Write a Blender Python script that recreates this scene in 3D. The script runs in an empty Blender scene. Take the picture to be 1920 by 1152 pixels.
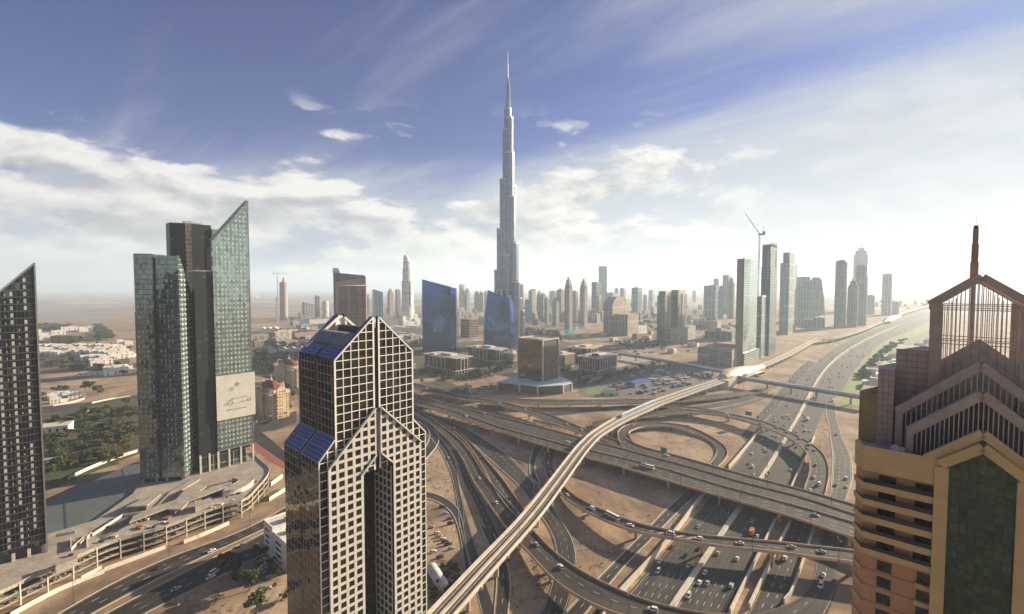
import bpy, math, random
from mathutils import Vector, Matrix
R = math.radians
random.seed(7)
SC = bpy.context.scene
COL = SC.collection

# ---------------------------------------------------------------- camera
F, HC = 853.0, 165.0                     # focal length in pixels of the 1920 wide photo, eye height
TH = math.atan(36 / F)                   # slight downward pitch
C_, S_ = math.cos(TH), math.sin(TH)
cd = bpy.data.cameras.new('camera'); cam = bpy.data.objects.new('camera', cd); COL.objects.link(cam)
cam.location = (0, 0, HC); cam.rotation_euler = (R(90) - TH, 0, 0)
cd.sensor_fit = 'HORIZONTAL'; cd.sensor_width = 36; cd.lens = 36 * F / 1920
cd.clip_start = 1; cd.clip_end = 90000
SC.camera = cam

# ---------------------------------------------------------------- sun, sky, exposure
SUN_AZ, SUN_EL = 60.0, 17.0              # azimuth: degrees right of the view direction
sd = bpy.data.lights.new('sun', 'SUN'); sun = bpy.data.objects.new('sun', sd); COL.objects.link(sun)
sd.energy = 5.0; sd.angle = R(0.5); sd.color = (1.0, 0.84, 0.62)
sv = Vector((math.sin(R(SUN_AZ)) * math.cos(R(SUN_EL)), math.cos(R(SUN_AZ)) * math.cos(R(SUN_EL)), math.sin(R(SUN_EL))))
sun.rotation_euler = (-sv).to_track_quat('-Z', 'Y').to_euler()
sun.location = (0, 0, 900)

W = bpy.data.worlds.new('World'); SC.world = W; W.use_nodes = True
nt = W.node_tree; nt.nodes.clear()
def N(nt, typ, **kw):
    n = nt.nodes.new(typ)
    for k, v in kw.items(): setattr(n, k, v)
    return n
def mth(nt, op, a, b=None, c=None, clamp=False):
    n = nt.nodes.new('ShaderNodeMath'); n.operation = op; n.use_clamp = clamp
    for i, v in enumerate((a, b, c)):
        if v is None: continue
        if isinstance(v, (int, float)): n.inputs[i].default_value = v
        else: nt.links.new(v, n.inputs[i])
    return n.outputs[0]
def sstep(nt, v, lo, hi):
    n = nt.nodes.new('ShaderNodeMapRange'); n.interpolation_type = 'SMOOTHSTEP'
    nt.links.new(v, n.inputs[0]); n.inputs[1].default_value = lo; n.inputs[2].default_value = hi
    return n.outputs[0]
def mixc(nt, f, a, b):
    n = nt.nodes.new('ShaderNodeMix'); n.data_type = 'RGBA'
    for s, v in ((n.inputs['Factor'], f), (n.inputs[6], a), (n.inputs[7], b)):
        if isinstance(v, (int, float)): s.default_value = v
        elif isinstance(v, (tuple, list)): s.default_value = (*v[:3], 1)
        else: nt.links.new(v, s)
    return n.outputs[2]
sky = N(nt, 'ShaderNodeTexSky', sky_type='NISHITA', sun_disc=False)
sky.sun_elevation = R(SUN_EL); sky.sun_rotation = R(SUN_AZ); sky.altitude = 100
sky.air_density = 1.0; sky.dust_density = 0.35; sky.ozone_density = 3.0
SKY_S = 0.07
tc = N(nt, 'ShaderNodeTexCoord'); sx = N(nt, 'ShaderNodeSeparateXYZ'); nt.links.new(tc.outputs['Generated'], sx.inputs[0])
zz = mth(nt, 'MAXIMUM', sx.outputs[2], 0.0)
den = mth(nt, 'ADD', zz, 0.16)
u = mth(nt, 'DIVIDE', sx.outputs[0], den); v = mth(nt, 'DIVIDE', sx.outputs[1], den)
def cloud(scale, sxk, syk, rot, detail, rough, lo, hi, off):
    cb = N(nt, 'ShaderNodeCombineXYZ')
    ca, sa = math.cos(R(rot)), math.sin(R(rot))
    ur = mth(nt, 'ADD', mth(nt, 'MULTIPLY', u, ca * sxk), mth(nt, 'MULTIPLY', v, sa * sxk))
    vr = mth(nt, 'ADD', mth(nt, 'MULTIPLY', u, -sa * syk), mth(nt, 'MULTIPLY', v, ca * syk))
    nt.links.new(ur, cb.inputs[0]); nt.links.new(vr, cb.inputs[1]); cb.inputs[2].default_value = off
    n = N(nt, 'ShaderNodeTexNoise'); n.inputs['Scale'].default_value = scale
    n.inputs['Detail'].default_value = detail; n.inputs['Roughness'].default_value = rough
    n.inputs['Distortion'].default_value = 0.25
    nt.links.new(cb.outputs[0], n.inputs['Vector'])
    return n.outputs[0], lo, hi
cirr, lo, hi = cloud(0.9, 0.4, 1.7, -38, 10, 0.64, 0, 1, 3.1)
# puffy low clouds are laid out by direction, thin veils on a high flat layer
def puff(dz, dx):
    cb = N(nt, 'ShaderNodeCombineXYZ')
    nt.links.new(mth(nt, 'ADD', mth(nt, 'MULTIPLY', sx.outputs[0], 3.4), dx), cb.inputs[0]); nt.links.new(mth(nt, 'MULTIPLY', sx.outputs[1], 3.4), cb.inputs[1])
    nt.links.new(mth(nt, 'ADD', mth(nt, 'MULTIPLY', sx.outputs[2], 8.5), 2.3 + dz), cb.inputs[2])
    n = N(nt, 'ShaderNodeTexNoise'); n.inputs['Scale'].default_value = 1.0; n.inputs['Detail'].default_value = 9; n.inputs['Roughness'].default_value = 0.57; n.inputs['Distortion'].default_value = 0.15
    nt.links.new(cb.outputs[0], n.inputs['Vector']); return n.outputs[0]
pf, pf2 = puff(0, 0), puff(0.16, 0.10)
side = sstep(nt, sx.outputs[0], -0.05, 0.75)
low = sstep(nt, zz, 0.34, 0.15)
c1 = mth(nt, 'ADD', mth(nt, 'ADD', cirr, mth(nt, 'MULTIPLY', side, 0.34)), mth(nt, 'MULTIPLY', low, 0.28))
f1 = mth(nt, 'MULTIPLY', sstep(nt, c1, 0.52, 0.90), 0.9)
c2 = mth(nt, 'ADD', pf, mth(nt, 'MULTIPLY', sstep(nt, zz, 0.32, 0.12), 0.13))
f2 = mth(nt, 'MULTIPLY', sstep(nt, c2, 0.55, 0.62), mth(nt, 'MULTIPLY', sstep(nt, zz, 0.38, 0.28), mth(nt, 'SUBTRACT', 1.0, mth(nt, 'MULTIPLY', sstep(nt, sx.outputs[0], 0.30, 0.55), 0.75))))
skyc = N(nt, 'ShaderNodeVectorMath', operation='MULTIPLY'); nt.links.new(sky.outputs[0], skyc.inputs[0]); skyc.inputs[1].default_value = (SKY_S * .022, SKY_S * .135, SKY_S * .45)
capv = N(nt, 'ShaderNodeVectorMath', operation='MINIMUM'); nt.links.new(skyc.outputs[0], capv.inputs[0]); capv.inputs[1].default_value = (0.10, 0.14, 0.215)
veil = mixc(nt, f1, capv.outputs[0], (0.165, 0.18, 0.208))
emb = mth(nt, 'MULTIPLY_ADD', mth(nt, 'SUBTRACT', pf, pf2), 7.0, 0.5, clamp=True)
ccol = mixc(nt, emb, (0.14, 0.142, 0.152), (0.32, 0.31, 0.297))
allc = mixc(nt, f2, veil, ccol)
bg = N(nt, 'ShaderNodeBackground'); out = N(nt, 'ShaderNodeOutputWorld')
nt.links.new(allc, bg.inputs[0]); bg.inputs[1].default_value = 1.0
nt.links.new(bg.outputs[0], out.inputs[0])

SC.view_settings.view_transform = 'Standard'; SC.view_settings.look = 'None'
SC.view_settings.exposure = 1.5; SC.view_settings.gamma = 1.0
SC.render.engine = 'CYCLES'
cy = SC.cycles; cy.max_bounces = 6; cy.diffuse_bounces = 2; cy.glossy_bounces = 3; cy.transmission_bounces = 4
cy.volume_bounces = 1; cy.transparent_max_bounces = 8; cy.use_denoising = True; cy.sample_clamp_indirect = 6
cy.caustics_reflective = False; cy.caustics_refractive = False

# ---------------------------------------------------------------- picture-to-place helpers
def ray(px, py):
    x = (px - 960) / F; y = (576 - py) / F
    return (x, C_ + y * S_, -S_ + y * C_)
def at(px, py, z=0.0):
    d = ray(px, py); t = (z - HC) / d[2]
    return (d[0] * t, d[1] * t, z)
def atY(px, py, Y):
    d = ray(px, py); t = Y / d[1]
    return (d[0] * t, Y, HC + d[2] * t)
def Ybase(py): return at(960, py, 0)[1]

# ---------------------------------------------------------------- materials
MATS = {}
def newmat(name):
    m = bpy.data.materials.new(name); m.use_nodes = True
    n = m.node_tree; b = n.nodes['Principled BSDF']
    return m, n, b
def pbr(name, col, rough=0.75, metal=0.0, var=0.25, scale=0.3, bump=0.0, scale2=None, spec=0.4):
    if name in MATS: return MATS[name]
    m, n, b = newmat(name)
    t = N(n, 'ShaderNodeTexCoord'); ns = N(n, 'ShaderNodeTexNoise'); ns.inputs['Scale'].default_value = scale
    ns.inputs['Detail'].default_value = 6; ns.inputs['Roughness'].default_value = 0.6
    n.links.new(t.outputs['Object'], ns.inputs['Vector'])
    f = ns.outputs[0]
    if scale2:
        n2 = N(n, 'ShaderNodeTexNoise'); n2.inputs['Scale'].default_value = scale2; n2.inputs['Detail'].default_value = 4
        n.links.new(t.outputs['Object'], n2.inputs['Vector'])
        f = mth(n, 'MULTIPLY', mth(n, 'ADD', f, n2.outputs[0]), 0.5)
    g = sstep(n, f, 0.3, 0.7)
    lo = tuple(c * (1 - var) for c in col); hi = tuple(min(1, c * (1 + var)) for c in col)
    n.links.new(mixc(n, g, lo, hi), b.inputs['Base Color'])
    b.inputs['Roughness'].default_value = rough; b.inputs['Metallic'].default_value = metal
    b.inputs['Specular IOR Level'].default_value = spec
    if bump:
        bp = N(n, 'ShaderNodeBump'); bp.inputs['Strength'].default_value = bump; bp.inputs['Distance'].default_value = 0.3
        n.links.new(f, bp.inputs['Height']); n.links.new(bp.outputs[0], b.inputs['Normal'])
    MATS[name] = m
    return m

def facade(name, wall, glass, fh=3.6, bw=3.0, fz=(0.25, 0.9), fx=(0.12, 0.88), gm=0.6, gr=0.12, gv=0.5, wr=0.75,
           wm=0.0, tilt=0.012, blinds=0.12, major=0, vb=0, warp=0.06):
    """wall with a grid of windows laid out in metres (UV = metres along the wall, metres of height)"""
    if name in MATS: return MATS[name]
    m, n, b = newmat(name)
    uv = N(n, 'ShaderNodeUVMap'); s = N(n, 'ShaderNodeSeparateXYZ'); n.links.new(uv.outputs[0], s.inputs[0])
    a = mth(n, 'DIVIDE', s.outputs[0], bw); c = mth(n, 'DIVIDE', s.outputs[1], fh)
    fa, fc = mth(n, 'FRACT', a), mth(n, 'FRACT', c)
    ia, ic = mth(n, 'FLOOR', a), mth(n, 'FLOOR', c)
    mask = mth(n, 'MULTIPLY', mth(n, 'MULTIPLY', mth(n, 'GREATER_THAN', fa, fx[0]), mth(n, 'LESS_THAN', fa, fx[1])),
               mth(n, 'MULTIPLY', mth(n, 'GREATER_THAN', fc, fz[0]), mth(n, 'LESS_THAN', fc, fz[1])))
    if major:
        fm = mth(n, 'FRACT', mth(n, 'DIVIDE', c, major))
        mask = mth(n, 'MULTIPLY', mask, mth(n, 'GREATER_THAN', fm, 0.8 / major))
    if vb:
        fv = mth(n, 'FRACT', mth(n, 'DIVIDE', s.outputs[0], vb)); mask = mth(n, 'MULTIPLY', mask, mth(n, 'GREATER_THAN', fv, .3))
        mask = mth(n, 'MULTIPLY', mask, mth(n, 'GREATER_THAN', mth(n, 'FRACT', mth(n, 'DIVIDE', s.outputs[1], fh * 13)), .06))
    cb = N(n, 'ShaderNodeCombineXYZ'); n.links.new(ia, cb.inputs[0]); n.links.new(ic, cb.inputs[1])
    wn = N(n, 'ShaderNodeTexWhiteNoise', noise_dimensions='3D'); n.links.new(cb.outputs[0], wn.inputs['Vector'])
    gl = mixc(n, wn.outputs[0], tuple(x * (1 - gv) for x in glass), tuple(min(1, x * (1 + gv)) for x in glass))
    bl = mth(n, 'GREATER_THAN', wn.outputs[0], 1 - blinds)
    gl = mixc(n, mth(n, 'MULTIPLY', bl, 0.5), gl, tuple(0.5 * x + 0.12 for x in wall))
    tco = N(n, 'ShaderNodeTexCoord'); ns = N(n, 'ShaderNodeTexNoise'); ns.inputs['Scale'].default_value = 0.06; ns.inputs['Detail'].default_value = 7
    n.links.new(tco.outputs['Object'], ns.inputs['Vector'])
    wc = mixc(n, sstep(n, ns.outputs[0], 0.3, 0.7), tuple(x * 0.82 for x in wall), tuple(min(1, x * 1.14) for x in wall))
    n.links.new(mixc(n, mask, wc, gl), b.inputs['Base Color'])
    n.links.new(mth(n, 'ADD', mth(n, 'MULTIPLY', mask, gm - wm), wm), b.inputs['Metallic'])
    n.links.new(mth(n, 'ADD', mth(n, 'MULTIPLY', mask, gr - wr), wr), b.inputs['Roughness'])
    g = N(n, 'ShaderNodeNewGeometry')
    dv = N(n, 'ShaderNodeVectorMath', operation='SUBTRACT'); n.links.new(wn.outputs[1], dv.inputs[0]); dv.inputs[1].default_value = (0.5, 0.5, 0.5)
    sc = N(n, 'ShaderNodeVectorMath', operation='SCALE'); n.links.new(dv.outputs[0], sc.inputs[0])
    n.links.new(mth(n, 'MULTIPLY', mask, tilt * 2), sc.inputs['Scale'])
    wv = N(n, 'ShaderNodeTexNoise'); wv.inputs['Scale'].default_value = 0.09; wv.inputs['Detail'].default_value = 3; n.links.new(tco.outputs['Object'], wv.inputs['Vector'])
    d2 = N(n, 'ShaderNodeVectorMath', operation='SUBTRACT'); n.links.new(wv.outputs['Color'], d2.inputs[0]); d2.inputs[1].default_value = (0.5, 0.5, 0.5)
    s2 = N(n, 'ShaderNodeVectorMath', operation='SCALE'); n.links.new(d2.outputs[0], s2.inputs[0]); n.links.new(mth(n, 'MULTIPLY', mask, warp), s2.inputs['Scale'])
    a2 = N(n, 'ShaderNodeVectorMath', operation='ADD'); n.links.new(sc.outputs[0], a2.inputs[0]); n.links.new(s2.outputs[0], a2.inputs[1])
    ad = N(n, 'ShaderNodeVectorMath', operation='ADD'); n.links.new(g.outputs['Normal'], ad.inputs[0]); n.links.new(a2.outputs[0], ad.inputs[1])
    nz = N(n, 'ShaderNodeVectorMath', operation='NORMALIZE'); n.links.new(ad.outputs[0], nz.inputs[0])
    n.links.new(nz.outputs[0], b.inputs['Normal'])
    MATS[name] = m
    return m

# ---------------------------------------------------------------- mesh builder
class MB:
    def __init__(s): s.v, s.f, s.m, s.uv = [], [], [], []
    def face(s, pts, mi=0, uv=None):
        i = len(s.v); s.v += [tuple(p) for p in pts]; s.f.append(tuple(range(i, i + len(pts)))); s.m.append(mi)
        if uv is None:
            p = [Vector(q) for q in pts]
            nn = Vector((0, 0, 0))
            for k in range(len(p)):
                a, b = p[k], p[(k + 1) % len(p)]
                nn += Vector(((a.y - b.y) * (a.z + b.z), (a.z - b.z) * (a.x + b.x), (a.x - b.x) * (a.y + b.y)))
            if nn.length > 0: nn.normalize()
            if abs(nn.z) > 0.8: uv = [(q.x, q.y) for q in p]
            else:
                t = Vector((-nn.y, nn.x, 0)); t.normalize()
                uv = [(q.dot(t), q.z) for q in p]
        s.uv += uv
    def box(s, x0, x1, y0, y1, z0, z1, mi=0, top=None, skip=''):
        x0, x1 = min(x0, x1), max(x0, x1); y0, y1 = min(y0, y1), max(y0, y1)
        top = mi if top is None else top
        if 'f' not in skip: s.face([(x0, y0, z0), (x1, y0, z0), (x1, y0, z1), (x0, y0, z1)], mi)
        if 'r' not in skip: s.face([(x1, y0, z0), (x1, y1, z0), (x1, y1, z1), (x1, y0, z1)], mi)
        s.face([(x1, y1, z0), (x0, y1, z0), (x0, y1, z1), (x1, y1, z1)], mi)
        s.face([(x0, y1, z0), (x0, y0, z0), (x0, y0, z1), (x0, y1, z1)], mi)
        s.face([(x0, y0, z1), (x1, y0, z1), (x1, y1, z1), (x0, y1, z1)], top)
        s.face([(x0, y1, z0), (x1, y1, z0), (x1, y0, z0), (x0, y0, z0)], mi)
    def prism(s, poly, z0, z1, mi=0, top=None, bot=True):
        a = sum(poly[i][0] * poly[(i + 1) % len(poly)][1] - poly[(i + 1) % len(poly)][0] * poly[i][1] for i in range(len(poly)))
        if a < 0: poly = poly[::-1]
        u = 0; n = len(poly)
        zf = z1 if callable(z1) else (lambda x, y: z1)
        for i in range(n):
            p, q = poly[i], poly[(i + 1) % n]; d = math.hypot(q[0] - p[0], q[1] - p[1])
            zp, zq = zf(*p[:2]), zf(*q[:2])
            s.face([(p[0], p[1], z0), (q[0], q[1], z0), (q[0], q[1], zq), (p[0], p[1], zp)], mi, [(u, z0), (u + d, z0), (u + d, zq), (u, zp)])
            u += d
        s.face([(p[0], p[1], zf(*p[:2])) for p in poly], mi if top is None else top, [(p[0], p[1]) for p in poly])
        if bot: s.face([(p[0], p[1], z0) for p in poly[::-1]], mi, [(p[0], p[1]) for p in poly[::-1]])
    def xz(s, pts, y0, y1, mi=0, side=None, caps=True):
        """polygon in the xz plane (counter-clockwise seen from -y) pushed from y0 to y1"""
        side = mi if side is None else side
        if caps:
            s.face([(x, y0, z) for x, z in pts], mi); s.face([(x, y1, z) for x, z in pts[::-1]], mi)
        n = len(pts)
        for i in range(n):
            (x, z), (X, Z) = pts[i], pts[(i + 1) % n]
            s.face([(x, y1, z), (X, y1, Z), (X, y0, Z), (x, y0, z)], side)
    def bar(s, p, q, w, h=None, mi=0, up=(0, 0, 1)):
        p, q = Vector(p), Vector(q); h = w if h is None else h; d = (q - p)
        if d.length < 1e-6: return
        d.normalize(); upv = Vector(up)
        if abs(d.dot(upv)) > 0.98: upv = Vector((0, 1, 0))
        a = d.cross(upv); a.normalize(); b = a.cross(d); a = a * w / 2; b = b * h / 2
        c = [(-1, -1), (1, -1), (1, 1), (-1, 1)]
        P = [p + a * i + b * j for i, j in c]; Q = [q + a * i + b * j for i, j in c]
        for i in range(4):
            j = (i + 1) % 4; s.face([P[i], P[j], Q[j], Q[i]], mi)
        s.face(P[::-1], mi); s.face(Q, mi)
    def cyl(s, x, y, z0, z1, r, n=12, r2=None, mi=0, top=None):
        r2 = r if r2 is None else r2
        A = [(math.cos(2 * math.pi * i / n), math.sin(2 * math.pi * i / n)) for i in range(n)]
        for i in range(n):
            a, b = A[i], A[(i + 1) % n]; L = 2 * math.pi * r / n
            s.face([(x + a[0] * r, y + a[1] * r, z0), (x + b[0] * r, y + b[1] * r, z0), (x + b[0] * r2, y + b[1] * r2, z1), (x + a[0] * r2, y + a[1] * r2, z1)],
                   mi, [(i * L, z0), (i * L + L, z0), (i * L + L, z1), (i * L, z1)])
        if r2 > 0.01: s.face([(x + a[0] * r2, y + a[1] * r2, z1) for a in A], mi if top is None else top)
        s.face([(x + a[0] * r, y + a[1] * r, z0) for a in A[::-1]], mi)
    def rings(s, rs, mi=0, cap=True, uvs=True):
        """loft of rings with equal point counts, bottom first, counter-clockwise"""
        n = len(rs[0])
        for k in range(len(rs) - 1):
            u = 0
            for i in range(n):
                j = (i + 1) % n; a, b = rs[k][i], rs[k][j]; d = math.dist(a[:2], b[:2])
                s.face([a, b, rs[k + 1][j], rs[k + 1][i]], mi, [(u, a[2]), (u + d, b[2]), (u + d, rs[k + 1][j][2]), (u, rs[k + 1][i][2])])
                u += d
        if cap: s.face(rs[-1], mi); s.face(rs[0][::-1], mi)
    def build(s, name, mats, parent=None, loc=None, rz=0, smooth=False):
        me = bpy.data.meshes.new(name)
        me.from_pydata(s.v, [], s.f)
        if not isinstance(mats, (list, tuple)): mats = [mats]
        for m in mats: me.materials.append(m)
        me.polygons.foreach_set('material_index', s.m)
        l = me.uv_layers.new(name='UVMap'); flat = [c for p in s.uv for c in p]
        l.data.foreach_set('uv', flat)
        if smooth: me.polygons.foreach_set('use_smooth', [True] * len(s.f))
        me.update()
        o = bpy.data.objects.new(name, me); COL.objects.link(o)
        if parent: o.parent = parent
        if loc: o.location = loc; o.rotation_euler = (0, 0, rz)
        return o

def tag(o, label=None, cat=None, group=None, kind=None):
    if label: o['label'] = label
    if cat: o['category'] = cat
    if group: o['group'] = group
    if kind: o['kind'] = kind
    return o
def thing(name, label, cat, loc=(0, 0, 0), az=90, group=None):
    o = bpy.data.objects.new(name, None); COL.objects.link(o)
    o.location = (loc[0], loc[1], loc[2] if len(loc) > 2 else 0); o.rotation_euler = (0, 0, R(90 - az))
    o.empty_display_size = 2
    return tag(o, label, cat, group)
KIDS = {}
def kids(o): return [c for c in KIDS.get(o.name, [])]
def copy_tree(o, loc=None, rz=None, label=None, group=None, scale=None, mat=None):
    c = o.copy(); COL.objects.link(c)
    for ch in [x for x in o.children]:
        d = ch.copy(); COL.objects.link(d); d.parent = c
        for g in [x for x in ch.children]:
            e = g.copy(); COL.objects.link(e); e.parent = d
    if loc: c.location = loc
    if rz is not None: c.rotation_euler = (0, 0, rz)
    if scale: c.scale = scale
    if label: c['label'] = label
    if group: c['group'] = group
    return c
ORD = ['first', 'second', 'third', 'fourth', 'fifth', 'sixth', 'seventh', 'eighth', 'ninth', 'tenth', 'eleventh', 'twelfth',
       'thirteenth', 'fourteenth', 'fifteenth', 'sixteenth', 'seventeenth', 'eighteenth', 'nineteenth', 'twentieth']
TENS = {2: 'twenty', 3: 'thirty', 4: 'forty', 5: 'fifty', 6: 'sixty', 7: 'seventy', 8: 'eighty', 9: 'ninety'}
def ordn(i):
    if i < 20: return ORD[i]
    n = i + 1; t, u = divmod(n, 10)
    if t > 9: return '%dth' % n
    return (TENS[t][:-1] + 'ieth') if u == 0 else TENS[t] + '-' + ORD[u - 1]

# shared materials
M_conc = pbr('concrete', (0.42, 0.36, 0.29), 0.85, var=0.18, scale=0.25, bump=0.1)
M_concw = pbr('pale_concrete', (0.55, 0.48, 0.39), 0.8, var=0.14, scale=0.3)
M_para = pbr('parapet_concrete', (0.50, 0.36, 0.24), 0.85, var=0.2, scale=0.12)
def road_mat(name, col, joints=0.0):
    """asphalt laid out along the road: UV = metres across, metres along"""
    m, n, b = newmat(name); uv = N(n, 'ShaderNodeUVMap'); s = N(n, 'ShaderNodeSeparateXYZ'); n.links.new(uv.outputs[0], s.inputs[0])
    def nz(sx_, sy_, det=5, off=0.0):
        c = N(n, 'ShaderNodeCombineXYZ'); n.links.new(mth(n, 'MULTIPLY', s.outputs[0], sx_), c.inputs[0]); n.links.new(mth(n, 'MULTIPLY', s.outputs[1], sy_), c.inputs[1]); c.inputs[2].default_value = off
        k = N(n, 'ShaderNodeTexNoise'); k.inputs['Scale'].default_value = 1.0; k.inputs['Detail'].default_value = det; n.links.new(c.outputs[0], k.inputs['Vector']); return k.outputs[0]
    streak, blot, fine = nz(0.85, 0.012), nz(0.09, 0.03, 6, 4.0), nz(2.5, 0.6, 4, 8.0)
    c = mixc(n, sstep(n, streak, 0.38, 0.62), tuple(x * .62 for x in col), tuple(x * 1.35 for x in col))
    c = mixc(n, mth(n, 'MULTIPLY', sstep(n, blot, 0.45, 0.65), .5), c, tuple(x * 1.7 for x in (col[0] * 1.05, col[1], col[2] * .92)))
    c = mixc(n, mth(n, 'MULTIPLY', sstep(n, fine, 0.5, 0.7), .35), c, tuple(x * .55 for x in col))
    # resurfaced rectangles
    cb = N(n, 'ShaderNodeCombineXYZ'); n.links.new(mth(n, 'FLOOR', mth(n, 'DIVIDE', s.outputs[0], 3.6)), cb.inputs[0]); n.links.new(mth(n, 'FLOOR', mth(n, 'DIVIDE', s.outputs[1], 34)), cb.inputs[1])
    w = N(n, 'ShaderNodeTexWhiteNoise', noise_dimensions='2D'); n.links.new(cb.outputs[0], w.inputs['Vector'])
    c = mixc(n, mth(n, 'MULTIPLY', mth(n, 'GREATER_THAN', w.outputs[0], .86), .55), c, tuple(x * .55 for x in col))
    if joints:
        j = mth(n, 'LESS_THAN', mth(n, 'FRACT', mth(n, 'DIVIDE', s.outputs[1], joints)), .5 / joints); c = mixc(n, mth(n, 'MULTIPLY', j, .8), c, (0.02, 0.018, 0.016))
    n.links.new(c, b.inputs['Base Color']); b.inputs['Roughness'].default_value = .8; b.inputs['Specular IOR Level'].default_value = .25
    return m
M_asph = road_mat('asphalt', (0.040, 0.037, 0.035)); M_asph2 = road_mat('worn_asphalt', (0.060, 0.055, 0.050)); M_asph3 = road_mat('flyover_asphalt', (0.052, 0.046, 0.041), 21.0)
M_mark = pbr('road_paint', (0.62, 0.58, 0.50), 0.7, var=0.2, scale=0.6)
M_yel = pbr('yellow_road_paint', (0.55, 0.36, 0.10), 0.7, var=0.2, scale=0.6)
M_white = pbr('white_render', (0.66, 0.61, 0.53), 0.8, var=0.12, scale=0.15)
M_roof = pbr('roof_membrane', (0.36, 0.32, 0.28), 0.9, var=0.25, scale=0.12)
M_dark = pbr('dark_metal', (0.06, 0.06, 0.065), 0.5, 0.3, var=0.2)
M_steel = pbr('galvanised_steel', (0.42, 0.42, 0.42), 0.4, 0.7, var=0.15)
M_glassd = pbr('dark_glass', (0.05, 0.06, 0.07), 0.08, 0.6, var=0.3, scale=0.2)
M_red = pbr('red_brick_paving', (0.30, 0.10, 0.07), 0.85, var=0.2, scale=0.3)
# ================================================================ GROUND
def ground_mat():
    m, n, b = newmat('sand_ground')
    t = N(n, 'ShaderNodeTexCoord')
    def ns(sc, det=8, r=0.6, dist=0.0):
        k = N(n, 'ShaderNodeTexNoise'); k.inputs['Scale'].default_value = sc; k.inputs['Detail'].default_value = det
        k.inputs['Roughness'].default_value = r; k.inputs['Distortion'].default_value = dist
        n.links.new(t.outputs['Object'], k.inputs['Vector']); return k.outputs[0]
    big, mid, fine, stain = ns(0.0012, 6), ns(0.014, 8, 0.65, 0.6), ns(0.35, 6), ns(0.05, 6, 0.7, 1.5)
    base = mixc(n, sstep(n, mid, 0.35, 0.65), (0.185, 0.125, 0.08), (0.50, 0.36, 0.235))
    base = mixc(n, mth(n, 'MULTIPLY', sstep(n, fine, 0.45, 0.7), 0.35), base, (0.22, 0.15, 0.10))
    base = mixc(n, mth(n, 'MULTIPLY', sstep(n, stain, 0.52, 0.66), 0.55), base, (0.14, 0.10, 0.07))
    # tyre tracks and graded strips in several directions
    for ang, k_ in ((50, .6), (-25, .55), (5, .5)):
        mp = N(n, 'ShaderNodeMapping'); mp.inputs['Rotation'].default_value = (0, 0, R(ang)); mp.inputs['Scale'].default_value = (0.5, 0.012, 1); n.links.new(t.outputs['Object'], mp.inputs[0])
        q = N(n, 'ShaderNodeTexNoise'); q.inputs['Scale'].default_value = 1; q.inputs['Detail'].default_value = 3; q.inputs['Distortion'].default_value = .3; n.links.new(mp.outputs[0], q.inputs['Vector'])
        line = mth(n, 'MULTIPLY', mth(n, 'SUBTRACT', 1, sstep(n, mth(n, 'ABSOLUTE', mth(n, 'SUBTRACT', q.outputs[0], .52)), .0, .02)), k_)
        line = mth(n, 'MULTIPLY', line, sstep(n, mid, .4, .6)); base = mixc(n, line, base, (0.17, 0.115, 0.075))
    dots = N(n, 'ShaderNodeTexVoronoi'); dots.inputs['Scale'].default_value = .16; dots.inputs['Randomness'].default_value = 1; n.links.new(t.outputs['Object'], dots.inputs['Vector'])
    base = mixc(n, mth(n, 'MULTIPLY', mth(n, 'LESS_THAN', dots.outputs['Distance'], .085), .7), base, (0.10, 0.085, 0.05))
    # far desert: paler, with broad bands
    s = N(n, 'ShaderNodeSeparateXYZ'); n.links.new(t.outputs['Object'], s.inputs[0])
    far = sstep(n, s.outputs[1], 1500, 4500)
    desert = mixc(n, sstep(n, big, 0.42, 0.6), (0.21, 0.17, 0.14), (0.42, 0.34, 0.27))
    base = mixc(n, far, base, desert)
    vo = N(n, 'ShaderNodeTexVoronoi'); vo.inputs['Scale'].default_value = 0.004; n.links.new(t.outputs['Object'], vo.inputs['Vector'])
    town = mth(n, 'MULTIPLY', sstep(n, ns(0.0022, 5), 0.52, 0.60), mth(n, 'MULTIPLY', far, 0.6))
    base = mixc(n, town, base, mixc(n, vo.outputs['Distance'], (0.12, 0.11, 0.10), (0.3, 0.28, 0.26)))
    n.links.new(base, b.inputs['Base Color']); b.inputs['Roughness'].default_value = 0.95
    b.inputs['Specular IOR Level'].default_value = 0.15
    bp = N(n, 'ShaderNodeBump'); bp.inputs['Strength'].default_value = 0.35; bp.inputs['Distance'].default_value = 0.5
    n.links.new(mth(n, 'ADD', stain, mth(n, 'MULTIPLY', fine, 0.3)), bp.inputs['Height']); n.links.new(bp.outputs[0], b.inputs['Normal'])
    return m
g = MB(); GX = 30000
xs = [-GX, -6000, -1500, 0, 1500, 6000, GX]; ys = [-24000, 0, 600, 2000, 6000, 14000, 32000]
for i in range(6):
    for j in range(6): g.face([(xs[i], ys[j], 0), (xs[i + 1], ys[j], 0), (xs[i + 1], ys[j + 1], 0), (xs[i], ys[j + 1], 0)])
tag(g.build('ground', ground_mat()), kind='structure')

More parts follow.
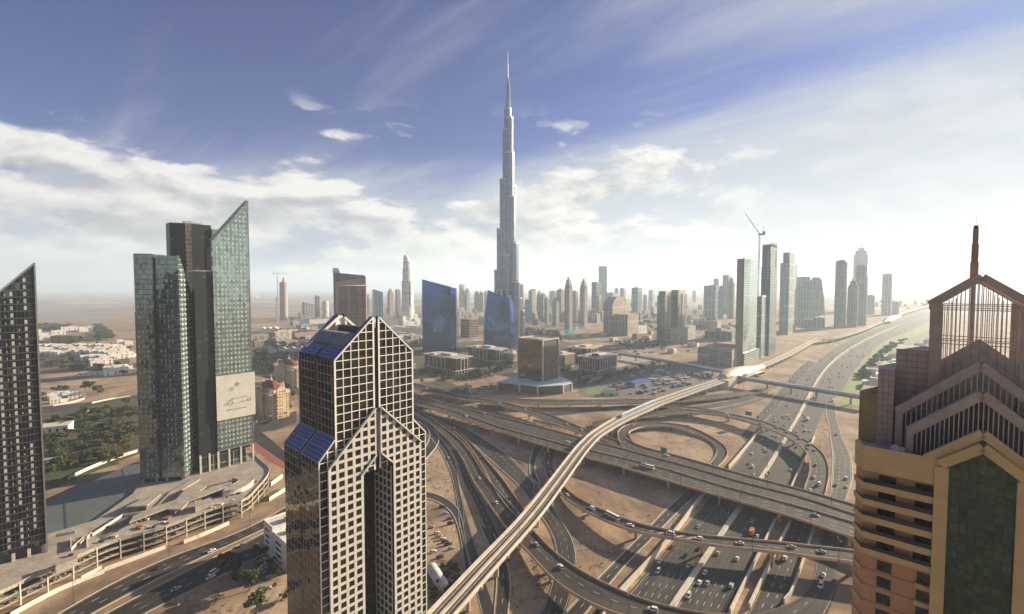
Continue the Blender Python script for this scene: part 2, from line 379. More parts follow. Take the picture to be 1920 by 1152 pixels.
def patch(name, pts, mat, z=0.03, kind='structure'):
    m = MB(); P = [at(x, y, z) for x, y in pts]
    a = sum(P[i][0] * P[(i + 1) % len(P)][1] - P[(i + 1) % len(P)][0] * P[i][1] for i in range(len(P)))
    m.face(P if a > 0 else P[::-1]); return tag(m.build(name, mat), kind=kind)
M_water = pbr('turquoise_water', (0.02, 0.30, 0.30), 0.15, var=0.15, scale=0.02)
M_pond = pbr('grey_pond_water', (0.22, 0.22, 0.21), 0.5, var=0.1, scale=0.01)
M_lawn = pbr('lawn', (0.13, 0.23, 0.04), 0.9, var=0.35, scale=0.03, scale2=0.5)
M_lawn2 = pbr('dry_lawn', (0.14, 0.13, 0.05), 0.9, var=0.35, scale=0.04, scale2=0.6)
M_soil = pbr('dark_garden_soil', (0.075, 0.07, 0.035), 0.95, var=0.4, scale=0.03, scale2=0.4)
M_lot = pbr('grey_yard_asphalt', (0.13, 0.115, 0.10), 0.9, var=0.35, scale=0.03, scale2=0.4)
M_pave = pbr('pale_paving', (0.34, 0.28, 0.23), 0.85, var=0.3, scale=0.05, scale2=0.5)
patch('lake_water', [(1063, 610), (1096, 609), (1104, 612), (1080, 618), (1068, 628), (1052, 626), (1060, 618)], M_water, 0.06)
patch('pond_water', [(40, 586), (130, 585), (184, 586), (212, 591), (184, 595), (110, 597), (40, 598)], M_pond, 0.06)
patch('lawn', [(1013, 609), (1057, 608), (1062, 616), (1015, 617)], M_lawn2, 0.05)
patch('lawn', [(1583, 733), (1599, 700), (1620, 676), (1648, 648), (1684, 630), (1740, 606), (1765, 606), (1706, 636), (1672, 658), (1648, 684), (1628, 706), (1618, 736)], M_lawn, 0.06)
patch('lawn', [(1537, 644), (1580, 636), (1640, 613), (1668, 603), (1676, 603), (1650, 616), (1600, 636), (1550, 648)], M_lawn, 0.055)
patch('lawn', [(1580, 745), (1612, 748), (1610, 762), (1578, 760)], M_lawn, 0.05)
patch('lawn', [(1096, 732), (1115, 729), (1128, 732), (1120, 737), (1100, 738)], M_lawn, 0.06)
patch('garden_soil', [(60, 765), (260, 745), (262, 850), (90, 920), (60, 930)], M_soil, 0.03)
patch('lawn', [(84, 870), (200, 850), (225, 870), (100, 905)], pbr('dark_lawn', (0.055, 0.075, 0.022), 0.9, var=0.4, scale=0.05, scale2=.6), 0.05)  # darker, less green than the other lawns
patch('garden_soil', [(470, 640), (560, 615), (700, 640), (790, 650), (790, 680), (560, 700), (470, 700)], M_soil, 0.03)
patch('garden_soil', [(780, 690), (860, 716), (960, 700), (1000, 660), (960, 640), (870, 640), (780, 660)], M_soil, 0.025)
patch('garden_soil', [(975, 612), (1050, 622), (1055, 640), (1180, 660), (1150, 690), (1060, 715), (1040, 660), (975, 640)], M_soil, 0.028)
patch('service_yard', [(1075, 715), (1160, 690), (1235, 672), (1345, 700), (1340, 712), (1240, 742), (1180, 747), (1090, 745)], M_lot, 0.04)
patch('garden_soil', [(780, 722), (830, 712), (860, 724), (900, 740), (840, 742), (790, 735)], M_soil, 0.03)
patch('car_park', [(420, 1068), (468, 1040), (490, 1040), (520, 1072), (510, 1090), (470, 1100), (440, 1090)], M_lot, 0.04)
patch('paved_court', [(1135, 668), (1160, 664), (1235, 678), (1160, 700), (1125, 712)], M_pave, 0.035)
patch('service_yard', [(1600, 735), (1625, 690), (1660, 655), (1760, 610), (1790, 640), (1700, 700), (1640, 745)], M_lot, 0.03)
patch('garden_soil', [(560, 600), (860, 592), (860, 640), (560, 640)], M_lot, 0.02)
patch('garden_soil', [(75, 655), (240, 648), (245, 700), (75, 690)], M_soil, 0.022)
patch('garden_soil', [(1160, 585), (1330, 575), (1345, 615), (1190, 625)], M_lawn2, 0.02)
for k, (y, w) in enumerate(((606, 1.2), (618, 1.5), (628, 1.3), (573, 1.2), (563, 1.3))):
    patch('desert_road', [(20, y + 4), (260, y - 1), (520, y - 2), (800, y - 6), (800, y - 6 + w * .6), (520, y - 2 + w), (260, y - 1 + w), (20, y + 4 + w)], M_lot, 0.03)
patch('dirt_road', [(60, 765), (150, 758), (262, 740), (262, 744), (150, 766), (60, 778)], M_asph2, 0.05)
patch('dirt_road', [(60, 716), (150, 706), (262, 690), (262, 692), (150, 710), (60, 721)], M_lot, 0.05)
patch('dirt_road', [(470, 668), (540, 660), (640, 668), (640, 673), (540, 668), (470, 676)], M_asph2, 0.05)
patch('dirt_road', [(470, 690), (520, 700), (560, 730), (560, 742), (510, 712), (470, 702)], M_asph2, 0.05)
patch('red_paving', [(476, 828), (540, 872), (541, 884), (506, 866), (470, 838)], M_red, 0.07)
patch('side_road', [(478, 800), (545, 855), (545, 880), (470, 826)], M_asph, 0.05)
patch('side_road', [(476, 795), (500, 790), (556, 770), (556, 792), (520, 806), (480, 812)], M_asph2, 0.04)
for a, b in (((1150, 640), (1330, 622)), ((1140, 648), (1345, 640)), ((1180, 655), (1320, 648))):
    patch('dirt_road', [(a[0], a[1]), (b[0], b[1]), (b[0], b[1] + 2), (a[0], a[1] + 3)], M_lot, 0.05)

# ================================================================ ROADS
def cr(P, n=8):
    """Catmull-Rom through points"""
    if len(P) < 3: return P
    Q = [P[0]] + list(P) + [P[-1]]; out = []
    for i in range(1, len(Q) - 2):
        p0, p1, p2, p3 = [Vector(Q[i + k]) for k in (-1, 0, 1, 2)]
        for k in range(n):
            t = k / n
            out.append(0.5 * ((2 * p1) + (-p0 + p2) * t + (2 * p0 - 5 * p1 + 4 * p2 - p3) * t * t + (-p0 + 3 * p1 - 3 * p2 + p3) * t ** 3))
    out.append(Vector(P[-1])); return out
def resample(P, n):
    L = [0]
    for a, b in zip(P, P[1:]): L.append(L[-1] + (Vector(b) - Vector(a)).length)
    T = L[-1]; out = []; j = 0
    for i in range(n + 1):
        s = T * i / n
        while j < len(P) - 2 and L[j + 1] < s: j += 1
        t = (s - L[j]) / max(1e-9, L[j + 1] - L[j])
        out.append(Vector(P[j]).lerp(Vector(P[j + 1]), min(1, max(0, t))))
    return out
def smooth(P, it=2):
    for _ in range(it):
        P = [P[0]] + [(P[i - 1] + P[i] * 2 + P[i + 1]) * 0.25 for i in range(1, len(P) - 1)] + [P[-1]]
    return P
RB = {}
class Ribbon:
    def __init__(s, key, A, B, z, step=6, sm=3):
        """A = right-hand edge, B = left-hand edge as picture points; z = height or list along the way"""
        def zf(P, i):
            if not isinstance(z, (list, tuple)): return z
            f = i / (len(P) - 1) * (len(z) - 1); k = min(int(f), len(z) - 2); return z[k] + (z[k + 1] - z[k]) * (f - k)
        a = cr([at(p[0], p[1], zf(A, i)) for i, p in enumerate(A)]); b = cr([at(p[0], p[1], zf(B, i)) for i, p in enumerate(B)])
        L = sum((q - p).length for p, q in zip(a, a[1:])); n = max(4, int(L / step))
        s.a, s.b = smooth(resample(a, n), sm), smooth(resample(b, n), sm); s.n = n; s.L = L
        s.key = key; RB[key] = s
    def p(s, i, w):
        i = max(0, min(s.n, i)); k = min(int(i), s.n - 1); t = i - k
        return s.a[k].lerp(s.a[k + 1], t).lerp(s.b[k].lerp(s.b[k + 1], t), w)
    def strip(s, m, w0, w1, dz=0.0, mi=0, i0=0, i1=None):
        i1 = s.n if i1 is None else i1; k = i0; d = Vector((0, 0, dz))
        while k < i1 - 1e-6:
            e = min(i1, math.floor(k + 1 + 1e-6))
            q = [s.p(k, w0) + d, s.p(e, w0) + d, s.p(e, w1) + d, s.p(k, w1) + d]
            W_, st_ = s.width(), s.L / s.n; uv = [(w0 * W_, k * st_), (w0 * W_, e * st_), (w1 * W_, e * st_), (w1 * W_, k * st_)]
            nn = (q[1] - q[0]).cross(q[2] - q[0])
            m.face(q if nn.z > 0 else q[::-1], mi, uv if nn.z > 0 else uv[::-1]); k = e
    def width(s): k = s.n // 2; return (s.a[k] - s.b[k]).length
    def near(s, x, y):
        best = min(range(s.n), key=lambda i: ((s.a[i].x + s.b[i].x) / 2 - x) ** 2 + ((s.a[i].y + s.b[i].y) / 2 - y) ** 2)
        return best
    def az(s, i):
        d = (s.p(i + 1, .5) - s.p(i, .5)); return math.degrees(math.atan2(d.x, d.y))

def markings(rb, lanes, m, dz=0.03, edge=0.06, dash=True, yellow=False, every=10.0):
    w = rb.width(); lw = 0.22 / w; st = rb.L / rb.n
    for e in (edge, 1 - edge): rb.strip(m, e - lw / 2, e + lw / 2, dz, 1 if yellow else 0)
    if dash:
        for l in range(1, lanes):
            c = edge + (1 - 2 * edge) * l / lanes; k = 0.0
            while k < rb.n - 1:
                rb.strip(m, c - lw * 0.55, c + lw * 0.55, dz, 0, k, min(rb.n, k + 3.6 / st)); k += every / st

def road(key, A, B, z=0.08, lanes=2, mat=None, name='road', kerb=0.0, yellow=False, sm=3):
    rb = Ribbon(key, A, B, z, sm=sm)
    m = MB(); rb.strip(m, 0, 1, 0, 2); markings(rb, lanes, m, yellow=yellow)
    tag(m.build(name, [M_mark, M_yel, mat or M_asph]), kind='structure')
    if kerb:
        c = MB(); w = rb.width()
        for e0, e1 in ((-0.5 / w, 0.0), (1.0, 1 + 0.5 / w)): wall_strip(c, rb, e0, e1, 0, kerb)
        tag(c.build('kerb', M_concw), kind='structure')
    return rb
def wall_strip(m, rb, w0, w1, z0, z1, mi=0, i0=0, i1=None, base=None):
    """solid wall following a ribbon between cross positions w0 and w1"""
    i1 = rb.n if i1 is None else i1
    for k in range(i0, i1):
        A0, A1 = rb.p(k, w0), rb.p(k + 1, w0); B0, B1 = rb.p(k, w1), rb.p(k + 1, w1)
        up = Vector((0, 0, z1)); dn = Vector((0, 0, z0))
        def lo(p): return Vector((p.x, p.y, base)) if base is not None else p + dn
        m.face([lo(A0), lo(A1), A1 + up, A0 + up], mi); m.face([lo(B1), lo(B0), B0 + up, B1 + up], mi)
        m.face([A0 + up, A1 + up, B1 + up, B0 + up], mi)
        if base is None: m.face([lo(A1), lo(A0), lo(B0), lo(B1)], mi)
        if k == i0: m.face([lo(B0), lo(A0), A0 + up, B0 + up], mi)
        if k == i1 - 1: m.face([lo(A1), lo(B1), B1 + up, A1 + up], mi)

def flyover(key, A, B, z, label, lanes=2, piers=38, th=1.7, par=(1, 1), median=None, skip=(), yellow=True, mat=None, deckname='deck', sm=3, cap=1.0, pskip=(), name='flyover'):
    rb = Ribbon(key, A, B, z, sm=sm); c = rb.p(rb.n // 2, .5)
    t = thing(name, label, 'flyover', (c.x, c.y, 0)); inv = t.location
    def fin(m, nm, mats):
        m.v = [(x - inv.x, y - inv.y, zz) for x, y, zz in m.v]; return m.build(nm, mats, t)
    w = rb.width()
    m = MB(); wall_strip(m, rb, 0.0, 1.0, -0.5, -0.01); fin(m, 'deck', M_para)
    m = MB(); wall_strip(m, rb, 0.12, 0.88, -th, -0.5); fin(m, 'girder', M_para)
    m = MB(); rb.strip(m, 0.0 + .3 / w, 1 - .3 / w, 0.02, 2)
    markings(rb, lanes, m, dz=0.05, edge=max(0.07, 1.1 / w), yellow=yellow); fin(m, 'carriageway', [M_mark, M_yel, mat or M_asph3])
    for s, (e0, e1) in enumerate(((-0.12 / w, 0.32 / w), (1 - 0.32 / w, 1 + 0.12 / w))):
        if par[s]:
            m = MB(); wall_strip(m, rb, e0, e1, -0.7, 1.05); fin(m, 'parapet', M_para)
    if median:
        m = MB(); wall_strip(m, rb, median - .3 / w, median + .3 / w, 0.02, 0.9); fin(m, 'median_barrier', M_concw)
    st = rb.L / rb.n; k = piers / 2 / st; q = 0
    lowi = [i for i in range(rb.n) if rb.p(i, .5).z < 3.4]
    if lowi:
        runs = []; 
        for i in lowi:
            if runs and runs[-1][1] == i: runs[-1][1] = i + 1
            else: runs.append([i, i + 1])
        m = MB()
        for a, b in runs: wall_strip(m, rb, 0.01, 0.99, 0, -0.55, 0, a, b, base=-0.3)
        fin(m, 'embankment_wall', M_para)
    while k < rb.n - 0.5:
        c0 = rb.p(k, .5)
        if c0.z > 3.4 and q not in pskip:
            d = rb.p(k, 1) - rb.p(k, 0); W2 = d.length; d.normalize(); f = Vector((-d.y, d.x, 0))
            zt_ = c0.z - th
            m = MB()
            cols = [0.0] if W2 < 15 else [-0.27 * W2, 0.27 * W2]
            for off in cols:
                b0 = c0 + d * off
                m.bar((b0.x, b0.y, -0.3), (b0.x, b0.y, zt_ - 1.2), 1.7, 1.3, 0, up=(d.x, d.y, 0))
            m.bar(c0 - d * W2 * .40 + Vector((0, 0, zt_ - c0.z - .6)), c0 + d * W2 * .40 + Vector((0, 0, zt_ - c0.z - .6)), 1.9, 1.25)
            fin(m, 'pier', M_para)
        q += 1; k += piers / st
    return rb

# highway carriageways (ground level)
HL = road('hwL', [(1293, 1084), (1329, 1030), (1428, 890), (1487, 793), (1548, 690), (1582, 663), (1607, 645), (1636, 628), (1680, 612), (1738, 592)],
          [(1214, 1071), (1260, 1019), (1372, 881), (1436, 791), (1494, 716), (1531, 680), (1562, 655), (1600, 634), (1650, 614), (1722, 590)], lanes=6, name='highway', mat=M_asph2)
HR = road('hwR', [(1386, 1101), (1416, 1041), (1480, 912), (1521, 827), (1546, 770), (1583, 727), (1599, 699), (1620, 673), (1648, 647), (1684, 629), (1745, 604)],
          [(1303, 1084), (1339, 1030), (1437, 890), (1494, 793), (1520, 748), (1553, 690), (1587, 663), (1612, 645), (1641, 628), (1685, 612), (1742, 593)], lanes=6, name='highway', mat=M_asph2)
def extend(rb, L=140):   # carry a straight road on behind the lower edge of the picture
    for s in (rb.a, rb.b):
        d = (s[0] - s[3]); d.normalize(); s.insert(0, s[0] + d * L)
# lower continuations under the near ramp
road('hwL0', [(1293, 1084), (1262, 1130), (1225, 1190), (1180, 1260)], [(1214, 1071), (1172, 1120), (1120, 1186), (1062, 1260)], lanes=6, name='highway', mat=M_asph2)
road('hwR0', [(1386, 1101), (1361, 1152), (1330, 1215), (1300, 1280)], [(1303, 1084), (1271, 1130), (1234, 1190), (1190, 1260)], lanes=6, name='highway', mat=M_asph2)
def lowwall(name, P, h, th, label, mat=M_concw, z=0):
    q = cr([at(x, y, z) for x, y in P]) if len(P) > 2 else [Vector(at(x, y, z)) for x, y in P]
    n = max(2, int(sum((b - a).length for a, b in zip(q, q[1:])) / 8)); q = resample(q, n)
    c = q[n // 2]; t = MB()
    for a, b in zip(q, q[1:]):
        d = b - a; d.normalize(); o = Vector((-d.y, d.x, 0)) * th / 2
        hh = h if not callable(h) else h
        A = [a - o, b - o, b + o, a + o]; up = Vector((0, 0, h)); A = [p - c for p in A]
        t.face([A[0], A[1], A[1] + up, A[0] + up]); t.face([A[2], A[3], A[3] + up, A[2] + up]); t.face([p + up for p in A])
        t.face([A[3], A[0], A[0] + up, A[3] + up]); t.face([A[1], A[2], A[2] + up, A[1] + up])
    return tag(t.build(name, mat, loc=(c.x, c.y, c.z)), label, 'wall')
lowwall('retaining_wall', [(1040, 1290), (1110, 1186), (1164, 1116), (1208, 1068), (1258, 1012), (1320, 930), (1352, 893)], 4.0, 0.8, 'long pale concrete retaining wall along the left edge of the highway near the lower ramps')
lowwall('retaining_wall', [(1366, 880), (1410, 828), (1432, 800)], 3.5, 0.8, 'short pale retaining wall left of the highway between the main flyover and the curved slip ramp')
lowwall('median_wall', [(1186, 1260), (1230, 1190), (1267, 1130), (1298, 1084), (1334, 1030), (1378, 966), (1432, 890), (1490, 793), (1550, 690), (1609, 645), (1683, 612)], 1.1, 3.0, 'pale concrete median dividing the two carriageways of the wide highway', M_concw)
lowwall('retaining_wall', [(1369, 1152), (1394, 1101), (1424, 1041), (1486, 912), (1527, 822)], 3.0, 0.8, 'pale concrete wall along the right edge of the highway below the flyovers')
lowwall('retaining_wall', [(1405, 1142), (1466, 1014), (1482, 983)], 3.0, 1.0, 'grey concrete wall left of the sunken slip road beside the tan hotel tower')
lowwall('retaining_wall', [(1470, 1131), (1490, 1100), (1526, 992)], 2.5, 0.8, 'grey concrete wall right of the sunken slip road beside the tan hotel tower')
# service road left of the highway
road('service', [(1090, 1160), (1139, 1100), (1174, 1058), (1216, 1016), (1264, 967), (1297, 935), (1330, 905)], [(1050, 1160), (1117, 1090), (1174, 1032), (1226, 980), (1242, 962), (1283, 925), (1312, 900)], 0.07, 2, kerb=0.3)
# sunken road right
road('slip_right', [(1440, 1180), (1473, 1131), (1485, 1107), (1522, 997), (1540, 960)], [(1385, 1180), (1407, 1142), (1463, 1014), (1479, 983), (1500, 945)], 0.06, 3, mat=M_asph, yellow=True)
road('slip_up', [(1582, 950), (1597, 900), (1597, 882), (1594, 855), (1578, 820), (1572, 799), (1567, 777), (1566, 755)], [(1556, 950), (1560, 905), (1561, 882), (1562, 855), (1557, 820), (1555, 800), (1549, 777), (1549, 755)], 0.11, 3, kerb=0.3, mat=M_asph2)
road('slip_low', [(1582, 950), (1590, 1000), (1571, 1058), (1567, 1112), (1548, 1160)], [(1556, 950), (1540, 1000), (1530, 1054), (1526, 1084), (1514, 1109), (1487, 1130), (1452, 1141), (1400, 1156)], 0.12, 2, mat=M_asph, yellow=True)
road('side_strip', [(1400, 830), (1436, 786), (1470, 752), (1504, 708), (1530, 680)], [(1388, 818), (1424, 776), (1455, 740), (1488, 700), (1515, 676)], 0.075, 2, mat=M_asph)
# ground roads left
road('g1', [(1075, 1100), (1079, 1071), (1080, 1049), (1071, 1009), (1047, 970), (1016, 920), (992, 898), (974, 876), (947, 850), (919, 831), (880, 808), (830, 785), (775, 768)],
     [(1048, 1060), (1044, 1033), (1036, 1002), (1016, 970), (988, 931), (974, 912), (947, 887), (919, 862), (891, 837), (849, 803), (815, 784), (775, 772)], 0.10, 3, kerb=0.3)
road('g1b', [(1055, 1160), (1070, 1120), (1079, 1071)], [(1006, 1160), (1028, 1128), (1044, 1033)], 0.13, 3, mat=M_asph)
road('g2', [(1000, 900), (1016, 914), (1004, 889), (1002, 876), (1008, 855), (1018, 838), (1035, 822)], [(1000, 925), (1005, 917), (994, 889), (994, 862), (1002, 838), (1012, 826)], 0.14, 1, kerb=0.3)
road('g3', [(869, 985), (869, 959), (859, 903), (854, 869), (840, 841), (822, 818), (800, 795), (775, 775)], [(862, 990), (858, 945), (849, 898), (840, 873), (824, 841), (806, 820), (785, 800), (765, 782)], 0.09, 2, kerb=0.25)
road('g4', [(960, 1050), (940, 1010), (920, 970), (905, 940), (884, 905), (870, 870), (856, 845)], [(940, 1060), (930, 1035), (917, 1010), (900, 970), (888, 940), (870, 906), (858, 868), (846, 845)], 0.11, 2)
road('g5', [(935, 1160), (905, 1070), (899, 1045), (888, 1010), (876, 970), (866, 930)], [(905, 1160), (885, 1080), (877, 1050), (868, 1010), (859, 970), (855, 930)], 0.08, 1)
road('g6', [(950, 1160), (957, 1110), (956, 1080), (945, 1040), (925, 1000)], [(926, 1160), (932, 1100), (930, 1060), (912, 1010), (900, 985)], 0.15, 2, yellow=True, kerb=0.25)
road('g7', [(884, 1065), (874, 1022), (866, 975), (862, 959), (847, 942), (826, 930), (801, 922), (770, 922)], [(872, 1070), (866, 1022), (858, 985), (847, 960), (826, 944), (801, 933), (770, 932)], 0.10, 1, kerb=0.3)
road('g8', [(790, 870), (808, 850), (822, 830), (820, 812), (805, 792), (775, 776)], [(775, 862), (790, 848), (800, 835), (806, 815), (798, 799), (770, 784)], 0.12, 1, kerb=0.5)
road('g9', [(1180, 822), (1140, 816), (1090, 812), (1040, 800), (1000, 792)], [(1180, 812), (1140, 806), (1090, 802), (1040, 793), (1000, 786)], 0.09, 2)
road('g10', [(1010, 781), (1060, 779), (1120, 772), (1190, 764), (1260, 772), (1330, 766), (1400, 752), (1440, 740)], [(1010, 775), (1060, 773), (1120, 766), (1190, 759), (1260, 765), (1330, 758), (1400, 745), (1440, 733)], 0.07, 2)
road('g11', [(1300, 780), (1340, 774), (1400, 760), (1450, 742)], [(1300, 775), (1340, 768), (1400, 755), (1450, 737)], 0.10, 1, mat=M_asph2)
# left boulevard in front of the podium
road('blvdA', [(60, 1215), (170, 1152), (330, 1068), (493, 993), (545, 965), (620, 920)], [(0, 1215), (100, 1158), (200, 1100), (320, 1044), (430, 1006), (493, 976), (540, 948), (600, 905)], 0.07, 3, kerb=0.2, yellow=True)
road('blvdB', [(140, 1230), (260, 1156), (395, 1090), (493, 1040), (545, 1010), (640, 950)], [(75, 1220), (190, 1156), (339, 1077), (493, 1001), (545, 975), (620, 928)], 0.09, 3, kerb=0.2, yellow=True)

# flyovers
FLA = flyover('main_near', [(720, 745), (775, 758), (825, 772), (865, 785), (927, 805), (1000, 830), (1062, 848), (1111, 862), (1153, 872), (1200, 887), (1240, 898), (1325, 924), (1400, 945), (1497, 974), (1596, 1008), (1660, 1031)],
        [(720, 737), (775, 748), (829, 765), (875, 779), (940, 802), (1000, 818), (1063, 835), (1108, 845), (1155, 856), (1200, 867), (1240, 877), (1322, 902), (1400, 924), (1497, 950), (1596, 979), (1660, 999)],
        8.5, 'nearer carriageway of the wide straight flyover crossing the interchange, with a white bus on it', 3, par=(1, 1), piers=40)
FLB = flyover('main_far', [(720, 736), (775, 747), (829, 764), (875, 778), (940, 801), (1000, 817), (1063, 834), (1108, 844), (1155, 855), (1200, 866), (1240, 876), (1322, 901), (1400, 923), (1497, 949), (1596, 978), (1660, 998)],
        [(720, 730), (775, 739), (846, 761), (913, 776), (1000, 798), (1040, 808), (1077, 818), (1125, 831), (1180, 845), (1200, 851), (1311, 881), (1400, 907), (1497, 931), (1594, 963), (1660, 984)],
        8.5, 'middle carriageway of the wide straight flyover crossing the interchange', 3, par=(0, 1), piers=40)
FLC = flyover('main_loop', [(1163, 834), (1180, 844), (1200, 850), (1311, 880), (1400, 906), (1497, 930), (1594, 962), (1660, 983)],
        [(1174, 822), (1185, 830), (1209, 840), (1269, 855), (1353, 879), (1440, 903), (1497, 917), (1594, 945), (1660, 966)],
        8.5, 'farthest carriageway of the wide flyover, joined by the loop ramp', 2, par=(0, 1), piers=40)
flyover('s_ramp', [(1680, 1066), (1600, 1055), (1526, 1046), (1463, 1037), (1326, 1022), (1263, 1010), (1205, 1001), (1158, 987), (1125, 973), (1097, 959), (1069, 943), (1046, 922), (1028, 900), (1019, 875), (1022, 850), (1040, 832)],
        [(1680, 1045), (1600, 1033), (1530, 1026), (1463, 1018), (1326, 1006), (1263, 997), (1200, 984), (1161, 970), (1125, 955), (1097, 942), (1069, 925), (1054, 908), (1043, 891), (1038, 872), (1041, 853), (1054, 838)],
        [9.5, 9.5, 9.5, 9.5, 9.5, 9, 8, 7, 6, 5, 4, 3, 2, 1.2, .6, .4], 'narrow S shaped ramp with taxis and vans passing over the highway below the main flyover', 2, piers=42)
flyover('near_ramp', [(1400, 1172), (1320, 1172), (1230, 1166), (1180, 1161), (1126, 1142), (1079, 1118), (1032, 1084), (1000, 1047), (965, 1010), (941, 980), (919, 950), (903, 925), (888, 903), (878, 882), (867, 860), (856, 843), (841, 825), (827, 812), (800, 788), (774, 772), (740, 758)],
        [(1400, 1156), (1330, 1154), (1263, 1142), (1205, 1126), (1158, 1107), (1110, 1084), (1063, 1055), (1024, 1022), (990, 985), (962, 950), (940, 930), (922, 908), (905, 887), (893, 866), (880, 846), (862, 826), (846, 812), (824, 796), (800, 780), (774, 764), (740, 752)],
        [9.5, 9.5, 9.5, 9, 8.5, 8, 7, 6, 5, 4.2, 3.5, 3, 2.5, 2.2, 2, 2, 2, 2, 2, 2, 2], 'long sweeping two lane ramp curving down to the bottom edge of the picture', 2, piers=42)
flyover('gore_ramp', [(990, 995), (967, 968), (948, 949), (926, 917), (912, 890), (897, 862), (884, 842), (868, 822), (850, 808)],
        [(1000, 985), (981, 955), (960, 924), (945, 902), (925, 878), (901, 851), (884, 832), (867, 816), (850, 803)],
        [5, 4.2, 3.4, 2.8, 2.2, 1.6, 1, .6, .4], 'short straight ramp merging into the long sweeping ramp near the viaduct', 2, piers=40)
flyover('curve_ramp', [(1509, 940), (1507, 919), (1515, 898), (1519, 875), (1514, 852), (1503, 840), (1486, 826), (1460, 813), (1428, 800), (1388, 788), (1354, 780), (1298, 775), (1263, 777), (1210, 783), (1160, 790), (1110, 800)],
        [(1545, 948), (1546, 930), (1553, 903), (1554, 882), (1546, 855), (1525, 835), (1497, 819), (1469, 805), (1428, 790), (1388, 781), (1347, 773), (1298, 769), (1258, 770), (1208, 776), (1158, 783), (1110, 793)],
        [5, 6, 7, 8, 8, 8, 8, 8, 8, 8, 7.5, 7, 6, 5, 4, 3], 'curved slip ramp full of cars bending over the highway to the right of the loop', 3, piers=44)
flyover('far_ramp_b', [(1400, 789), (1350, 778), (1300, 770), (1250, 764), (1200, 762)], [(1400, 784), (1347, 772), (1298, 764), (1249, 759), (1200, 758)], [7.5, 7.2, 7, 6.5, 6], 'thin far ramp joining the curved slip ramp from behind the viaduct', 1, piers=44)
flyover('loop', [(1163, 832), (1158, 819), (1160, 808), (1174, 798), (1202, 793), (1235, 793), (1277, 797), (1312, 808), (1339, 823), (1357, 835), (1365, 849), (1360, 862), (1347, 875)],
        [(1190, 832), (1182, 822), (1178, 813), (1186, 807), (1205, 801), (1230, 799), (1263, 802), (1295, 812), (1318, 820), (1337, 832), (1344, 846), (1339, 860), (1327, 873)],
        [8, 7.5, 7, 6, 5, 4, 3, 2, 1.2, .8, .5, .4, .4], 'circular loop ramp around a bare sand island beside the main flyover', 1, piers=36, mat=M_asph)
flyover('far_upper', [(1163, 840), (1140, 830), (1101, 817), (1063, 805), (1022, 789), (980, 773), (932, 759), (913, 756), (860, 747), (815, 738), (775, 729), (720, 715)],
        [(1172, 832), (1150, 824), (1108, 810), (1063, 791), (1028, 777), (980, 764), (940, 754), (913, 750), (860, 741), (829, 733), (775, 719), (720, 706)],
        7.5, 'farther ramp bending down to the right to meet the main flyover', 2, piers=42)
flyover('far_straight', [(925, 754), (1000, 758), (1060, 758.5), (1119, 758), (1220, 756), (1300, 752), (1400, 741), (1460, 727)], [(925, 745), (1000, 750), (1060, 750.5), (1119, 750.5), (1220, 749), (1300, 745), (1400, 734), (1460, 720)],
        [7.5, 7.5, 7.5, 7, 6.5, 5, 3, 1], 'level far flyover running straight behind the interchange below the office block', 3, piers=42)
# ================================================================ METRO
M_via = pbr('viaduct_concrete', (0.52, 0.45, 0.36), 0.75, var=0.12, scale=0.12)
M_track = pbr('track_bed', (0.30, 0.24, 0.18), 0.9, var=0.25, scale=0.4)
M_rail = pbr('rail_steel', (0.10, 0.08, 0.07), 0.5, 0.5, var=0.2)
def viaduct(key, A, B, z, label, piers=30, pier_keep=None):
    rb = Ribbon(key, A, B, z, sm=4); c = rb.p(rb.n // 2, .5)
    t = thing('metro_viaduct', label, 'viaduct', (c.x, c.y, 0))
    def fin(m, nm, mats):
        m.v = [(x - c.x, y - c.y, q) for x, y, q in m.v]; return m.build(nm, mats, t)
    w = rb.width()
    m = MB(); wall_strip(m, rb, 0.0, 1.0, -1.0, -0.6); wall_strip(m, rb, 0.18, 0.82, -2.4, -1.0); fin(m, 'deck', M_via)
    m = MB(); wall_strip(m, rb, 0.0, 0.035, -1.4, 1.1); wall_strip(m, rb, 0.035, 0.10, -0.6, 0.75); fin(m, 'parapet', M_via)
    m = MB(); wall_strip(m, rb, 0.965, 1.0, -1.4, 1.1); wall_strip(m, rb, 0.90, 0.965, -0.6, 0.75); fin(m, 'parapet', M_via)
    m = MB(); wall_strip(m, rb, 0.44, 0.56, -0.6, 0.35); fin(m, 'walkway', M_via)
    m = MB(); wall_strip(m, rb, 0.18, 0.36, -0.6, -0.3); fin(m, 'track_bed', M_track)
    m = MB(); wall_strip(m, rb, 0.64, 0.82, -0.6, -0.3); fin(m, 'track_bed', M_track)
    for a in (0.19, 0.34, 0.65, 0.80):
        m = MB(); wall_strip(m, rb, a - .012, a + .012, -0.3, 0.02); fin(m, 'rail', M_rail)
    st = rb.L / rb.n; k = piers / 2 / st; q = 0
    while k < rb.n:
        c0 = rb.p(k, .5); d = rb.p(k, 1) - rb.p(k, 0); W2 = d.length; d.normalize()
        if pier_keep is None or pier_keep(q):
            m = MB(); m.v = []
            m.cyl(c0.x, c0.y, -0.3, c0.z - 3.6, 1.05, 14)
            m.rings([[(c0.x + d.x * a * wd + -d.y * b * 1.3, c0.y + d.y * a * wd + d.x * b * 1.3, zz) for a, b in ((-1, -1), (1, -1), (1, 1), (-1, 1))]
                     for wd, zz in ((1.1, c0.z - 3.8), (W2 * .36, c0.z - 2.5), (W2 * .36, c0.z - 2.41))])
            fin(m, 'pier', M_via)
            m = MB()
            e = rb.p(k, -0.02); m.bar(e + Vector((0, 0, -2.2)), e + Vector((0, 0, -0.6)), 1.7, 1.0); fin(m, 'bracket', M_white)
        q += 1; k += piers / st
    return rb
